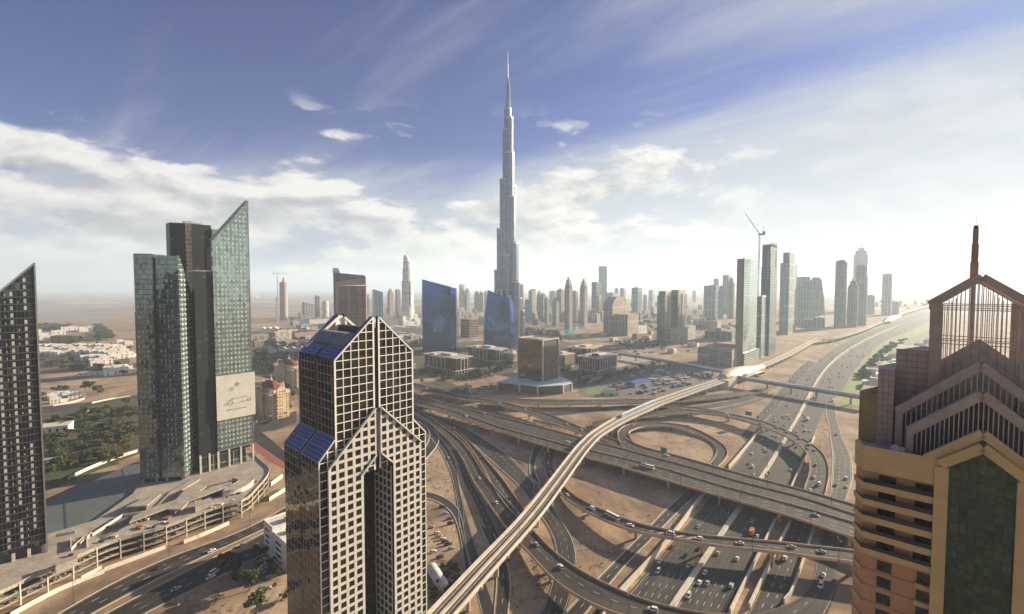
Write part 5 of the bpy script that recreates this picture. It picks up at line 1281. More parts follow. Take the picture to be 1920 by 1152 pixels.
    m = MB(); m.box(1.6, 6.2, -2.7, -.3, 0, 223.6); m.build('lit_strip', facade('sunlit_strip', (.12, .1, .1), (.16, .13, .12), 3.9, 1.2, (.1, .9), (.1, .9), .6, .15), t)  # strip coloured lighter to stand for sunlight on the black wall
    m = MB(); m.box(22.2, 31, -4, 8, 150, 220); m.build('pale_wing', EDG, t)
    m = MB(); m.box(2, 9, 2, 9, 223.5, 226); m.box(10, 16, 3, 8, 223.5, 225.2); m.build('roof_plant', M_steel, t)
left_towers()

# ---- construction podium
def podium():
    out = [(-80, 1150), (0, 1111), (107, 1061), (214, 1015), (304, 990), (400, 954), (457, 938), (482, 915), (500, 894), (503, 880), (490, 868), (470, 850)]
    back = [(440, 846), (400, 850), (330, 868), (270, 893), (250, 925), (180, 975), (95, 1000), (0, 1030), (-80, 1060)]
    O = [Vector(at(x, y, 12)) for x, y in out]; O = resample(cr([tuple(p) for p in O], 6), 44); Bk = [Vector(at(x, y, 12)) for x, y in back]
    c = Vector((O[20].x, O[20].y, 0)); t = thing('podium', 'curved three storey concrete podium under construction at the foot of the left towers', 'building', c)
    PC = pbr('raw_concrete', (0.33, 0.285, 0.23), 0.9, var=0.4, scale=0.12, scale2=1.0); DK = pbr('shade_toned_infill', (0.13, 0.115, 0.10), 0.9, var=0.3)  # infill darker than the raw concrete, floor shade put into its colour
    off = []
    for i, p in enumerate(O):
        d = O[min(i + 1, len(O) - 1)] - O[max(i - 1, 0)]; d.normalize(); nrm = Vector((d.y, -d.x, 0)); off.append(nrm)   # outward (toward the road)
    L2 = lambda p: (p.x - c.x, p.y - c.y)
    m = MB(); m.prism([L2(p) for p in O] + [L2(p) for p in Bk], 11.2, 12.0); m.build('deck', PC, t)
    for z in (7.4, 3.4):
        m = MB()
        for i in range(len(O) - 1):
            a, b = O[i] + off[i] * .4, O[i + 1] + off[i + 1] * .4; e, f = O[i] - off[i] * 5, O[i + 1] - off[i + 1] * 5
            m.prism([L2(a), L2(b), L2(f), L2(e)], z - .4, z)
        m.build('floor_slab', PC, t)
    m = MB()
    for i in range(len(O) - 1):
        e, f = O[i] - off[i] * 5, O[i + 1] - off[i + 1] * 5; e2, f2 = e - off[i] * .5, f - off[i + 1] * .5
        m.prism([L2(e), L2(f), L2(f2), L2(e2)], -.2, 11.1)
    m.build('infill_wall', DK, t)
    rr = random.Random(8)
    for i in range(0, len(O) - 1, 2):
        p = O[i] + off[i] * .45; a = math.atan2(off[i].y, off[i].x); m = MB(); q = L2(p); m.bar((q[0], q[1], -.3), (q[0], q[1], 12.3), .55, .55, up=(off[i].x, off[i].y, 0)); m.build('column', M_concw, t)
    for z0, z1 in ((11.0, 13.1), (7.0, 8.2), (3.0, 4.1)):
        m = MB()
        for i in range(len(O) - 1):
            a, b = O[i] + off[i] * .4, O[i + 1] + off[i + 1] * .4; e, f = O[i] + off[i] * .15, O[i + 1] + off[i + 1] * .15
            m.prism([L2(a), L2(b), L2(f), L2(e)], z0, z1)
        m.build('edge_beam', PC, t)
    m = MB()   # rubble, stacked formwork and stores on the open floors and on the deck
    for _ in range(260):
        i = rr.randrange(len(O) - 1); f = rr.random(); p = O[i].lerp(O[i + 1], f) - off[i] * rr.uniform(.6, 4.4); z = rr.choice((3.4, 7.4)); q = L2(p); s_ = rr.uniform(.3, 1.1)
        m.box(q[0] - s_, q[0] + s_, q[1] - s_ * .6, q[1] + s_ * .6, z, z + rr.uniform(.3, 1.1))
    tag(m.build('stored_formwork', pbr('formwork_timber', (0.20, 0.15, 0.10), .9, var=.4, scale=.5), t), kind='stuff')
    # raised structures on the deck
    def poly(pts, z0, z1, nm, mat=PC, zz_=12):
        P = [Vector(at(x, y, z1)) for x, y in pts]; m = MB(); m.prism([L2(p) for p in P], z0, z1); return m.build(nm, mat, t)
    poly([(235, 951), (300, 919), (302, 926), (276, 948)], 15.4, 16.2, 'raised_slab')
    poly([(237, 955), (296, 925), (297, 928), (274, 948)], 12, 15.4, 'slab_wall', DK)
    poly([(242, 980), (300, 958), (360, 938), (436, 909), (434, 903), (400, 912), (350, 930), (290, 950), (250, 968)], 15.6, 16.3, 'canopy_strip')
    for k in range(14):
        f = k / 13; x, y = 246 + (366 - 246) * f, 985 + (942 - 985) * f; p = L2(Vector(at(x, y, 12))); m = MB(); m.box(p[0] - .2, p[0] + .2, p[1] - .2, p[1] + .2, 12, 15.6); m.build('canopy_post', M_conc, t)
    poly([(366, 951), (396, 941), (396, 933), (366, 942)], 12, 16.0, 'stair_block')
    cx, cyy, _ = at(428, 905, 16)
    def ring(a0, a1, r0, r1, z0, z1, nm, mat=PC, ex=1.0):
        n = 20; A = [R(a0 + (a1 - a0) * i / n) for i in range(n + 1)]
        P = [(cx - c.x + r1 * math.cos(a), cyy - c.y + r1 * math.sin(a) * ex) for a in A] + [(cx - c.x + r0 * math.cos(a), cyy - c.y + r0 * math.sin(a) * ex) for a in A[::-1]]
        for i in range(n):
            q = [P[i], P[i + 1], P[2 * n - i], P[2 * n + 1 - i]]
            mm.prism(q, z0, z1)
    mm = MB(); ring(-70, 95, 7, 17, 15.2, 16.2, 'x'); mm.build('curved_roof', PC, t)
    mm = MB(); ring(-70, 95, 16.3, 16.8, 12, 15.2, 'x'); mm.build('curved_wall', M_concw, t)
    mm = MB(); ring(-75, 100, 6.4, 6.9, 12, 16.6, 'x'); mm.build('inner_curved_wall', PC, t)
    poly([(313, 955), (350, 915), (372, 905), (425, 898), (428, 903), (388, 911), (368, 925), (340, 955)], 15.2, 16.2, 'spiral_arm')
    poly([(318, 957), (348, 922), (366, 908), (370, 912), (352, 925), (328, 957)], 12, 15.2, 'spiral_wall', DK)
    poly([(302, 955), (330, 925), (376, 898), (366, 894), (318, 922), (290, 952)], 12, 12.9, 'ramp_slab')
    poly([(173, 1000), (230, 964), (265, 963), (232, 990), (190, 1011)], 12.02, 12.06, 'court_shade_sheet', DK)  # dark sheet flat on the deck, painting the shade of a pit
    for pts in ([(173, 1003), (230, 966)], [(230, 966), (268, 962)], [(150, 1020), (172, 1000)], [(133, 1030), (163, 1003)], [(133, 1030), (133, 1010)], [(163, 1024), (163, 1003)], [(105, 1004), (142, 997)], [(102, 1062), (146, 1046)]):
        a, b = L2(Vector(at(*pts[0], 13))), L2(Vector(at(*pts[1], 13))); m = MB(); m.bar((*a, 12.9), (*b, 12.9), .5, 1.8); m.build('shadow_upstand', M_concw, t)  # low walls added to cast shadows where the pit recess is left out
    poly([(104, 1063), (145, 1047), (145, 1040), (104, 1052)], 12, 16, 'stair_block')
    # upper terrace behind, one grey teal colour
    TL = pbr('teal_deck', (0.105, 0.12, 0.112), 0.6, var=0.25, scale=0.05, scale2=.5)
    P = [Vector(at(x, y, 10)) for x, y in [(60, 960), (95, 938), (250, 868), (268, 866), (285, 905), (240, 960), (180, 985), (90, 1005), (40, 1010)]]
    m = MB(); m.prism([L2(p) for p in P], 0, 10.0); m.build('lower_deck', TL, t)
    for a, b in (((120, 935), (125, 1020)), ((228, 880), (245, 935))):
        p, q = L2(Vector(at(*a, 10))), L2(Vector(at(*b, 10))); m = MB(); m.bar((*p, 10.03), (*q, 10.03), 1.2, .1); m.build('drain_channel', M_dark, t)
    # scattered stores on the deck
    for k in range(46):
        x = rr.uniform(120, 480); y = 1046 - (x - 110) * .34 - rr.uniform(-6, 28)
        p = at(x, y, 12); q = (p[0] - c.x, p[1] - c.y); w, d, hh = rr.uniform(.5, 2.2), rr.uniform(.4, 1.2), rr.uniform(.3, 1.3); m = MB()
        m.box(-w, w, -d, d, 0, hh); m.build('material_stack', rr.choice((M_conc, M_dark, M_red, M_concw)), t).location = (q[0], q[1], 12.0); t.children[-1].rotation_euler = (0, 0, rr.uniform(0, 3))
podium()
def hoarding(P, label, mat, h=2.6):
    a = lowwall('hoarding', P, h, .15, label, mat); a['category'] = 'hoarding'; return a
M_hoard = pbr('hoarding_white', (0.62, 0.55, 0.46), 0.7, var=.1, scale=.4)
hoarding([(20, 1158), (110, 1110), (196, 1075)], 'white site hoarding along the boulevard at the lower left corner', M_hoard)
hoarding([(196, 1072), (250, 1052), (311, 1029)], 'white site hoarding in the middle of the podium front', M_hoard)
hoarding([(345, 1020), (390, 1002), (430, 984)], 'white site hoarding at the right end of the podium front', M_hoard)
hoarding([(128, 900), (165, 882), (215, 862), (258, 848)], 'cream boundary wall between the trees and the left podium deck', M_hoard, 3)
hoarding([(505, 940), (540, 918)], 'white hoarding beside the gridded tower at the podium end', M_hoard, 3)
hoarding([(503, 935), (535, 915)], 'green netted site fence next to the white hoarding', pbr('site_green', (0.05, 0.25, 0.08), .8), 2)
hoarding([(508, 912), (530, 896)], 'short white site cabin wall at the right tip of the podium', M_hoard, 3.5)

# ---- white low building beside the gridded tower
def white_block():
    o = at(494, 977, 19.5); o2 = at(532, 1077, 0)
    t = thing('office_building', 'low white office building with dark window strips beside the gridded tower', 'building', (o[0], o[1], 0), 132)
    m = MB(); m.box(0, 14, 0, 24, 0, 19.5); m.build('wall', M_white, t)
    m = MB(); m.box(14, 34, 0.6, 30, 0, 16.5); m.build('wall', M_white, t)
    for a, b, zt_ in ((2.5, 8.5, 19.5), (17, 25, 16.5)):
        for k in range(4): m = MB(); m.box(a, b, -.06 if a < 10 else .54, .7, zt_ - 4.6 - k * 3.6, zt_ - 3.1 - k * 3.6); m.build('window', M_glassd, t)
    for k in range(4): m = MB(); m.box(33.6, 34.06, 2, 29, 11.6 - k * 3.6, 13.2 - k * 3.6); m.build('window', M_glassd, t)
    for x0_, x1_, y0, y1, z in ((0, 14, 0, 24, 19.5), (14, 34, .6, 30, 16.5)):
        m = MB(); e = .35
        m.box(x0_, x1_, y0, y0 + e, z, z + .9); m.box(x0_, x1_, y1 - e, y1, z, z + .9); m.box(x0_, x0_ + e, y0 + e, y1 - e, z, z + .9); m.box(x1_ - e, x1_, y0 + e, y1 - e, z, z + .9); m.build('parapet', M_white, t)
    m = MB(); m.box(8, 13, 9, 14, 19.5, 22); m.build('stair_head', M_white, t); m = MB(); m.box(18, 22, 6, 11, 16.5, 19); m.build('stair_head', M_white, t)
white_block()
# curved white canopy beside the tower foot
def canopy():
    o = at(820, 1075, 4); t = thing('curved_canopy', 'white rounded canopy tube beside the right foot of the gridded tower', 'canopy', (o[0], o[1], 0), 150)
    m = MB(); rs = []
    for i in range(13):
        f = i / 12; r = 3.2 * (1 if f < .75 else math.sqrt(max(.02, 1 - ((f - .75) / .25) ** 2)))
        rs.append([(-9 + 22 * f, r * math.cos(a), 2 + r * math.sin(a)) for a in [2 * math.pi * k / 14 for k in range(14)]])
    m.rings(rs); m.build('shell', M_white, t, smooth=True)
    m = MB(); m.box(-9, 9, -2.6, 2.6, 0, 2); m.build('base', M_conc, t)
canopy()
# ================================================================ MIDDLE AND FAR BUILDINGS
FAC = {
 'beige': lambda: facade('f_beige', (0.40, 0.33, 0.26), (0.045, 0.05, 0.055), 3.6, 3.4, (.2, .85), (.12, .85), .3, .2, .5, vb=13),
 'grey': lambda: facade('f_grey', (0.29, 0.28, 0.27), (0.05, 0.065, 0.075), 3.6, 3.0, (.2, .9), (.1, .88), .5, .15, .5, vb=15),
 'blue': lambda: facade('f_blue', (0.20, 0.24, 0.28), (0.07, 0.12, 0.17), 3.8, 2.4, (.12, .95), (.06, .95), .7, .1, .3, vb=18),
 'teal': lambda: facade('f_teal', (0.27, 0.32, 0.31), (0.07, 0.13, 0.135), 3.8, 2.6, (.15, .93), (.06, .94), .65, .12, .35, vb=14),
 'dark': lambda: facade('f_dark', (0.13, 0.13, 0.14), (0.035, 0.045, 0.055), 3.8, 2.4, (.15, .9), (.08, .92), .6, .15, .5, vb=20),
 'white': lambda: facade('f_white', (0.60, 0.56, 0.50), (0.09, 0.12, 0.13), 3.6, 3.2, (.3, .85), (.15, .85), .5, .15, .4, vb=12),
 'pink': lambda: facade('f_pink', (0.50, 0.34, 0.26), (0.12, 0.11, 0.10), 3.8, 4.0, (.3, .8), (.2, .75), .3, .2, .4, vb=16),
 'brownband': lambda: facade('f_brownband', (0.26, 0.20, 0.16), (0.035, 0.035, 0.035), 5.4, 30, (.35, .95), (.0, 1), .5, .15, .3),
 'palestripe': lambda: facade('f_palestripe', (0.42, 0.38, 0.33), (0.06, 0.06, 0.06), 4.0, 24, (.45, .95), (.02, .98), .1, .6, .3),
 'brick': lambda: facade('f_brown', (0.24, 0.15, 0.11), (0.03, 0.027, 0.027), 3.5, 2.9, (.22, .9), (.22, .9), .4, .2, .5, tilt=.02, vb=26),
}
def mf(k): return FAC[k]()
def place(px0, px1, Y, az, ratio):
    """width and depth of a box at distance Y whose silhouette fills px0..px1"""
    pm = (px0 + px1) / 2; x = atY(pm, 560, Y)[0]; P = (px1 - px0) / F * Y
    va = math.degrees(math.atan2(x, Y)); P *= math.cos(R(va)); ph = R(az - (90 + va))
    w = P / (abs(math.cos(ph)) + ratio * abs(math.sin(ph))); return x, w, w * ratio
def tower(label, px0, px1, ytop, ybase, mat='grey', az=42, ratio=1.0, crown='flat', Y=None, name='tower', cat='tower', group=None, pod=None, seed=0):
    Y = Y or Ybase(ybase); x, w, d = place(px0, px1, Y, az, ratio)
    Yc = Y + (w + d) * .3; x = atY((px0 + px1) / 2, 560, Yc)[0]
    zt_ = atY(960, ytop, Yc)[2]; rr = random.Random(int(px0 * 7 + ytop))
    t = thing(name, label, cat, (x, Yc, 0), az, group); M = mf(mat) if isinstance(mat, str) else mat
    hw, hd = w / 2, d / 2
    def bx(k, z0, z1, nm='wall', mm=None, j=None):
        j = k if j is None else j; m = MB(); m.prism([(-hw * k, -hd * j), (hw * k, -hd * j), (hw * k, hd * j), (-hw * k, hd * j)], z0, z1, 0, 1); return m.build(nm, [mm or M, M_roof], t)
    if crown == 'flat':
        bx(1, 0, zt_ - 2); bx(.97, zt_ - 2, zt_, 'parapet', M_conc)
        m = MB(); m.box(-hw * .5, hw * .2, -hd * .4, hd * .4, zt_, zt_ + rr.uniform(2, 5)); m.build('plant_room', M_roof, t)
    elif crown == 'step':
        H = zt_; bx(1, 0, H * .80); bx(.84, H * .80, H * .88, 'setback'); bx(.62, H * .88, H * .95, 'setback'); bx(.3, H * .95, H, 'crown', M_conc)
        for s in (-1, 1):
            m = MB(); m.box(s * hw * .55 - hw * .12, s * hw * .55 + hw * .12, -hd * 1.06, hd * 1.06, 0, H * .84); m.build('pilaster', M_conc, t)
    elif crown == 'slantR' or crown == 'slantL':
        k = -1 if crown == 'slantR' else 1
        m = MB(); m.prism([(-hw, -hd), (hw, -hd), (hw, hd), (-hw, hd)], 0, lambda X, Y_: zt_ - (1 - k * X / hw) * w * .16, 0, 1); m.build('wall', [M, M_roof], t)
        m = MB(); m.bar((-hw, -hd, zt_ - (1 + k) * w * .16), (hw, -hd, zt_ - (1 - k) * w * .16), 1.2, 1.5); m.build('roof_edge', M_steel, t)
    elif crown == 'spire':
        bx(1, 0, zt_ * .86); bx(.7, zt_ * .86, zt_ * .93, 'setback'); m = MB(); m.rings([[(-hw * .5, -hd * .5, zt_ * .93), (hw * .5, -hd * .5, zt_ * .93), (hw * .5, hd * .5, zt_ * .93), (-hw * .5, hd * .5, zt_ * .93)], [(-.5, -.5, zt_), (.5, -.5, zt_), (.5, .5, zt_), (-.5, .5, zt_)]]); m.build('roof', M_conc, t)
    elif crown == 'round':
        m = MB(); n = 18; m.rings([[(hw * math.cos(a) * q, hd * math.sin(a) * q, z) for a in [2 * math.pi * i / n for i in range(n)]] for z, q in ((0, 1), (zt_ * .97, 1), (zt_ * .985, .93), (zt_, .8))]); m.build('wall', M, t)
        m = MB(); m.cyl(0, 0, zt_, zt_ + 3, hw * .35, 10); m.build('plant_room', M_roof, t)
    elif crown == 'dome':
        bx(1, 0, zt_ - hw * .6); m = MB(); m.rings([[(hw * .8 * math.cos(a) * math.cos(b), hd * .8 * math.sin(a) * math.cos(b), zt_ - hw * .6 + hw * .6 * math.sin(b)) for a in [2 * math.pi * i / 12 for i in range(12)]] for b in (0, .4, .8, 1.2, 1.5)]); m.build('dome', M_conc, t)
    if pod:
        m = MB(); k = pod[0]; m.box(-hw * k, hw * k, -hd * k * .8, hd * k * 1.2, 0, pod[1]); m.build('podium', mf(pod[2]) if len(pod) > 2 else M_white, t)
    if w > 14 and crown in ('flat', 'step') and not isinstance(mat, tuple):
        m = MB()   # balcony stacks or corner fins give the wall relief
        for s in (-.72, -.3, .3, .72):
            for e in (-1,): m.box(hw * s - .5, hw * s + .5, -hd * 1.0 - .7, -hd, 0, zt_ * .8)
            m.box(-hw - .7, -hw, hd * s - .5, hd * s + .5, 0, zt_ * .8)
        m.build('fins', M_conc if mat in ('beige', 'white', 'pink') else M_steel, t)
    return t, w, d, zt_, (x, Yc)

tower('slim pale tower hidden behind the crane topped round tower', 517, 522, 557, 604, 'beige')
# round tower under construction
t, w, d, zt_, c0 = tower('round concrete tower under construction with a crane, standing alone at the left', 522, 542, 529, 601, facade('f_bareconc', (0.40, 0.36, 0.31), (0.12, 0.11, 0.10), 3.8, 3, (.3, .95), (.2, .85), .1, .6, .5), crown='round', ratio=1)
m = MB(); m.cyl(2, 0, zt_ + 2, zt_ + 22, 7, 10, 4); m.build('lift_core', M_conc, t)
def crane(x, y, z0, z1, jib, label, luff=None, az=80):
    t = thing('tower_crane', label, 'crane', (x, y, 0), az)
    MC = pbr('crane_paint', (0.38, 0.22, 0.18), .6)
    m = MB(); w = 1.3
    for a, b in ((-w, -w), (w, -w), (w, w), (-w, w)): m.bar((a, b, z0), (a, b, z1), .5)
    z = z0
    while z < z1 - 5: m.bar((-w, -w, z), (w, -w, z + 5), .35); m.bar((w, -w, z + 5), (-w, -w, z + 10 if z + 10 < z1 else z1), .35); m.bar((-w, w, z), (-w, -w, z + 5), .35); z += 10
    m.build('mast', MC, t)
    if luff:
        e = (-luff[0], 0, z1 + luff[1]); m = MB(); m.bar((0, -.8, z1 + 2), e, .7); m.bar((0, .8, z1 + 2), e, .7); m.bar((0, 0, z1 + 4), (e[0] * .9, 0, (z1 + 3) * .1 + e[2] * .9 + 1), .5); m.build('jib', MC, t)
        m = MB(); m.box(-2, 12, -2, 2, z1, z1 + 3.5); m.box(8, 12, -2.2, 2.2, z1 + 3.5, z1 + 9); m.build('counterweight', M_dark, t)
        m = MB(); m.bar((6, 0, z1 + 3), (9, 0, z1 + 22), .8); m.bar((9, 0, z1 + 22), (e[0] * .5, 0, z1 + luff[1] * .5 + 3), .3); m.build('a_frame', MC, t)
    else:
        m = MB(); m.bar((-jib * .4, 0, z1 + 1), (jib, 0, z1 + 1), 1.6, 1.4); m.build('jib', MC, t)
        m = MB(); m.bar((0, 0, z1), (0, 0, z1 + 9), 1); m.bar((0, 0, z1 + 9), (jib * .7, 0, z1 + 2), .4); m.bar((0, 0, z1 + 9), (-jib * .35, 0, z1 + 2), .4); m.build('top_stays', MC, t)
        m = MB(); m.box(-jib * .4, -jib * .3, -1.5, 1.5, z1 - 3, z1 + 1); m.build('counterweight', M_dark, t)
x, y, _ = atY(521, 540, c0[1] - 12); crane(x - 2, y, 0, atY(960, 513, y)[2], 52, 'horizontal jib crane standing against the round tower under construction')
for a in (('low grey slab office left of the brown hotel tower', 566, 589, 567, 596, 'grey', 42, .6, 'slantR'), ('slim dark tower between two low grey buildings', 590, 599, 555, 596, 'dark', 42, 1, 'flat'),
          ('short rounded white tower left of the brown hotel tower', 602, 618, 565, 597, 'white', 42, .8, 'round'), ('small pale tower just right of the brown hotel tower', 688, 698, 553, 590, 'white', 42, 1, 'flat'),
          ('blue glass tower with curved top between the brown and the white domed towers', 698, 718, 543, 597, 'blue', 60, .8, 'slantR'), ('narrow grey tower left of the white domed tower', 726, 738, 541, 592, 'beige', 42, 1, 'step'),
          ('grey tower tucked against the left side of the white domed tower', 741, 751, 543, 594, 'grey', 42, 1, 'flat'),
          ('pale twin topped tower behind, first right of the tall blue mirrored building', 861, 871, 534, 583, 'beige', 42, 1, 'flat'), ('grey stepped neighbour on the right of the pale twin topped tower', 871, 881, 540, 583, 'grey', 42, 1, 'step'),
          ('stepped blue grey tower between the two blue mirrored buildings', 889, 899, 545, 585, 'blue', 42, 1, 'step'), ('pale tower touching the stepped blue grey one', 899, 906, 548, 585, 'beige', 42, 1, 'flat'),
          ('short tower just left of the second blue mirrored building', 908, 915, 547, 585, 'grey', 42, 1, 'flat'),
          ('tower half hidden behind the right flank of the giant needle tower', 975, 982, 534, 598, 'beige', 42, 1, 'flat'), ('low blue glass tower right of the giant needle tower', 984, 993, 562, 605, 'blue', 42, 1, 'flat'),
          ('beige tower with sloping top, second right of the giant needle tower', 991, 1005, 542, 600, 'beige', 42, .8, 'slantL'), ('pointed green grey residential tower right of the needle tower', 1006, 1016, 545, 603, 'teal', 42, 1, 'step'),
          ('green grey tower shouldering the pointed one', 1015, 1022, 551, 604, 'teal', 42, 1, 'flat'), ('blue grey residential tower before the pale hazy slab', 1020, 1030, 556, 607, 'blue', 42, 1, 'step'),
          ('pale hazy slab tower behind the residential cluster', 1030, 1042, 546, 588, 'white', 42, .7, 'flat'), ('mid height green grey tower in front of the cluster', 1035, 1049, 557, 613, 'teal', 42, 1, 'step'),
          ('broad domed tower left of the first crowned tower', 1043, 1059, 541, 602, 'grey', 42, 1, 'dome'), ('first and taller of two slim crowned towers', 1058.5, 1073.5, 520, 618, 'beige', 42, 1, 'step'),
          ('pale green tower between the two crowned towers', 1073, 1084, 546, 607, 'teal', 42, 1, 'flat'), ('second slim crowned tower, right of the taller one', 1087, 1102, 523, 610, 'beige', 42, 1, 'step'),
          ('dark curved topped tower in front of the hazy tall slab', 1109, 1128, 529, 598, 'dark', 42, .6, 'slantR'), ('tall hazy blue slab rising above the far skyline', 1122, 1138, 500, 585, 'teal', 60, .6, 'flat'),
          ('short cream tower at the foot of the dark curved topped tower', 1116, 1128, 554, 602, 'beige', 42, 1, 'flat'), ('wide low hazy building right of the tall slab', 1137, 1160, 549, 585, 'grey', 42, .6, 'flat'),
          ('hazy round topped tower, first of a pair far away', 1151, 1161, 541, 580, 'grey', 42, 1, 'round'), ('hazy flat topped tower, second of a pair far away', 1162, 1173, 541, 580, 'grey', 42, 1, 'flat'),
          ('grey green tower with framed top behind the arched building', 1184, 1204, 540, 597, 'teal', 42, .8, 'flat'), ('small round topped tower beside the framed top tower', 1205, 1214, 553, 585, 'grey', 42, 1, 'round'),
          ('very pale hazy block left of the twin green towers', 1216, 1228, 544, 580, 'white', 42, .8, 'flat'), ('lonely small hazy tower right of the twin green towers', 1297, 1306, 545, 567, 'blue', 42, 1, 'round'),
          ('wide blue grey office slab left of the tall glass towers', 1319, 1357, 536, 600, 'blue', 42, .5, 'flat'), ('hazy round tower with crane behind the blue grey slab', 1336, 1349, 523, 585, 'grey', 42, 1, 'round'),
          ('hazy pale tower behind the blue grey slab', 1354, 1370, 516, 590, 'grey', 42, .8, 'flat'), ('hazy slim tower left of the near glass tower', 1364, 1378, 519, 598, 'grey', 42, 1, 'step'),
          ('grey round topped tower, tallest of the near pair in the right cluster', 1563, 1589, 489, 616, 'dark', 42, .8, 'round'), ('shorter dark tower between two taller ones in the right cluster', 1589, 1609, 523, 614, 'dark', 42, 1, 'step'),
          ('slender flat topped tower in the right cluster', 1603, 1626, 498, 611, 'grey', 42, .8, 'flat'), ('small rounded hazy building right of the right cluster', 1625, 1641, 554, 590, 'grey', 42, 1, 'round'),
          ('lonely flat topped hazy tower at the far right of the skyline', 1653, 1672, 514, 592, 'grey', 42, .8, 'flat'), ('low hazy block right of the lonely far tower', 1673, 1686, 566, 590, 'grey', 42, 1, 'flat')):
    tower(a[0], a[1], a[2], a[3], a[4], a[5], a[6], a[7], a[8])
# brown hotel tower with slanted dark crown
def brown():
    Y = 1170; t = thing('hotel_tower', 'brown gridded hotel tower with dark slanted crown and mast behind the gridded tower', 'skyscraper', atY(656, 540, Y)[:2] + (0,), 72)
    wz = lambda py: atY(960, py, Y)[2]; hw = 38.5
    m = MB(); m.prism([(-hw + 6, -18), (hw, -18), (hw + 2, 0), (hw - 6, 22), (-hw + 6, 22)], 0, wz(536)); m.build('wall', mf('brick'), t)
    cop = pbr('copper_frame', (0.38, 0.24, 0.17), .6, var=.1)
    m = MB(); m.xz([(-hw + 5, wz(536)), (hw, wz(536) + 2), (hw, wz(521)), (-hw + 5, wz(529))], -19, 20, 0); m.build('crown_frame', cop, t)
    m = MB(); m.box(-hw + 5, -hw + 10, -18.6, -17, 0, wz(529)); m.box(hw - 1, hw + .6, -18.8, 21, 0, wz(521)); m.build('edge_frame', cop, t)
    m = MB(); m.xz([(-hw, 0), (-hw + 4.8, 0), (-hw + 4.8, wz(531)), (-hw + 5.2, wz(531)), (hw, wz(521.5)), (hw - 1, wz(517)), (-hw + 4, wz(512)), (-hw, wz(512))], -17, 16, 0); m.build('slanted_crown', mf('dark'), t)
    m = MB(); m.box(-hw - 1, -hw + 4, -16, 10, wz(512), wz(504)); m.xz([(-hw + 4, wz(512)), (-hw + 16, wz(513)), (-hw + 12, wz(504)), (-hw + 4, wz(503.5))], -10, -8); m.build('fin', M_steel, t)
    m = MB(); m.cyl(-hw, 0, wz(505), wz(484), .9, 6, .4); m.build('mast', M_steel, t)
brown()
# white domed tower
def domed():
    Y = 1900; x = atY(764.5, 560, Y)[0]; wz = lambda py: atY(960, py, Y)[2]; k = Y / F
    t = thing('domed_tower', 'slim white residential tower with curved sail like top and stepped base', 'skyscraper', (x, Y, 0), 42); M = facade('f_domed', (0.78, 0.75, 0.70), (0.30, 0.33, 0.35), 4.4, 2.8, (.5, .95), (.1, .8), .5, .15, .3)
    def ell(hw, z0, z1, nm, sh=0, mt=None): m = MB(); n = 20; m.rings([[(sh + hw * math.cos(a), hw * .8 * math.sin(a), z) for a in [2 * math.pi * i / n for i in range(n)]] for z in (z0, z1)]); m.build(nm, mt or M, t)
    ell(12.6 * k, 0, wz(575), 'wall'); ell(11.4 * k, 0, wz(528), 'wall'); ell(9.8 * k, wz(528), wz(506), 'setback'); ell(8.4 * k, wz(506), wz(493), 'setback')
    for py_, r_ in ((528, 11.6), (506, 10.1), (493, 8.7), (550, 11.6)): ell(r_ * k, wz(py_) - 1.5, wz(py_) + 1.5, 'ledge', 0, M_roof)
    m = MB(); m.box(-2.2 * k, -.4 * k, -9.6 * k, -8.6 * k, 60, wz(530)); m.build('recess_glass', M_glassd, t)
    m = MB(); rs = []
    for i in range(7):
        f = i / 6; z = wz(493) + (wz(478) - wz(493)) * f; hw = 7.4 * k * math.sqrt(max(.01, 1 - f * f)) ; rs.append([(2 - 8 * k + hw * 1.0 + hw * math.cos(a) if 0 else hw * math.cos(a) - (8 * k - hw) * .85, hw * .7 * math.sin(a), z) for a in [2 * math.pi * j / 16 for j in range(16)]])
    m.rings(rs); m.build('sail_top', M_white, t); m = MB(); m.cyl(-2 * k, 0, wz(480), wz(466), 1, 6, .4); m.build('mast', M_steel, t)
    for i, (a, b, h) in enumerate(((-19, -8, 40), (6, 20, 46), (-12, 12, 32))):
        m = MB(); m.box(a * k, b * k, -12 * k, 4 * k, 0, h * .8); m.build('podium_wing', M, t)
    for a, b in ((-14, 62), (12, 70), (0, 80)):
        m = MB(); m.box((a - 4) * k, (a + 4) * k, -9 * k, 0, 0, b * .8); m.build('podium_step', M, t)
domed()
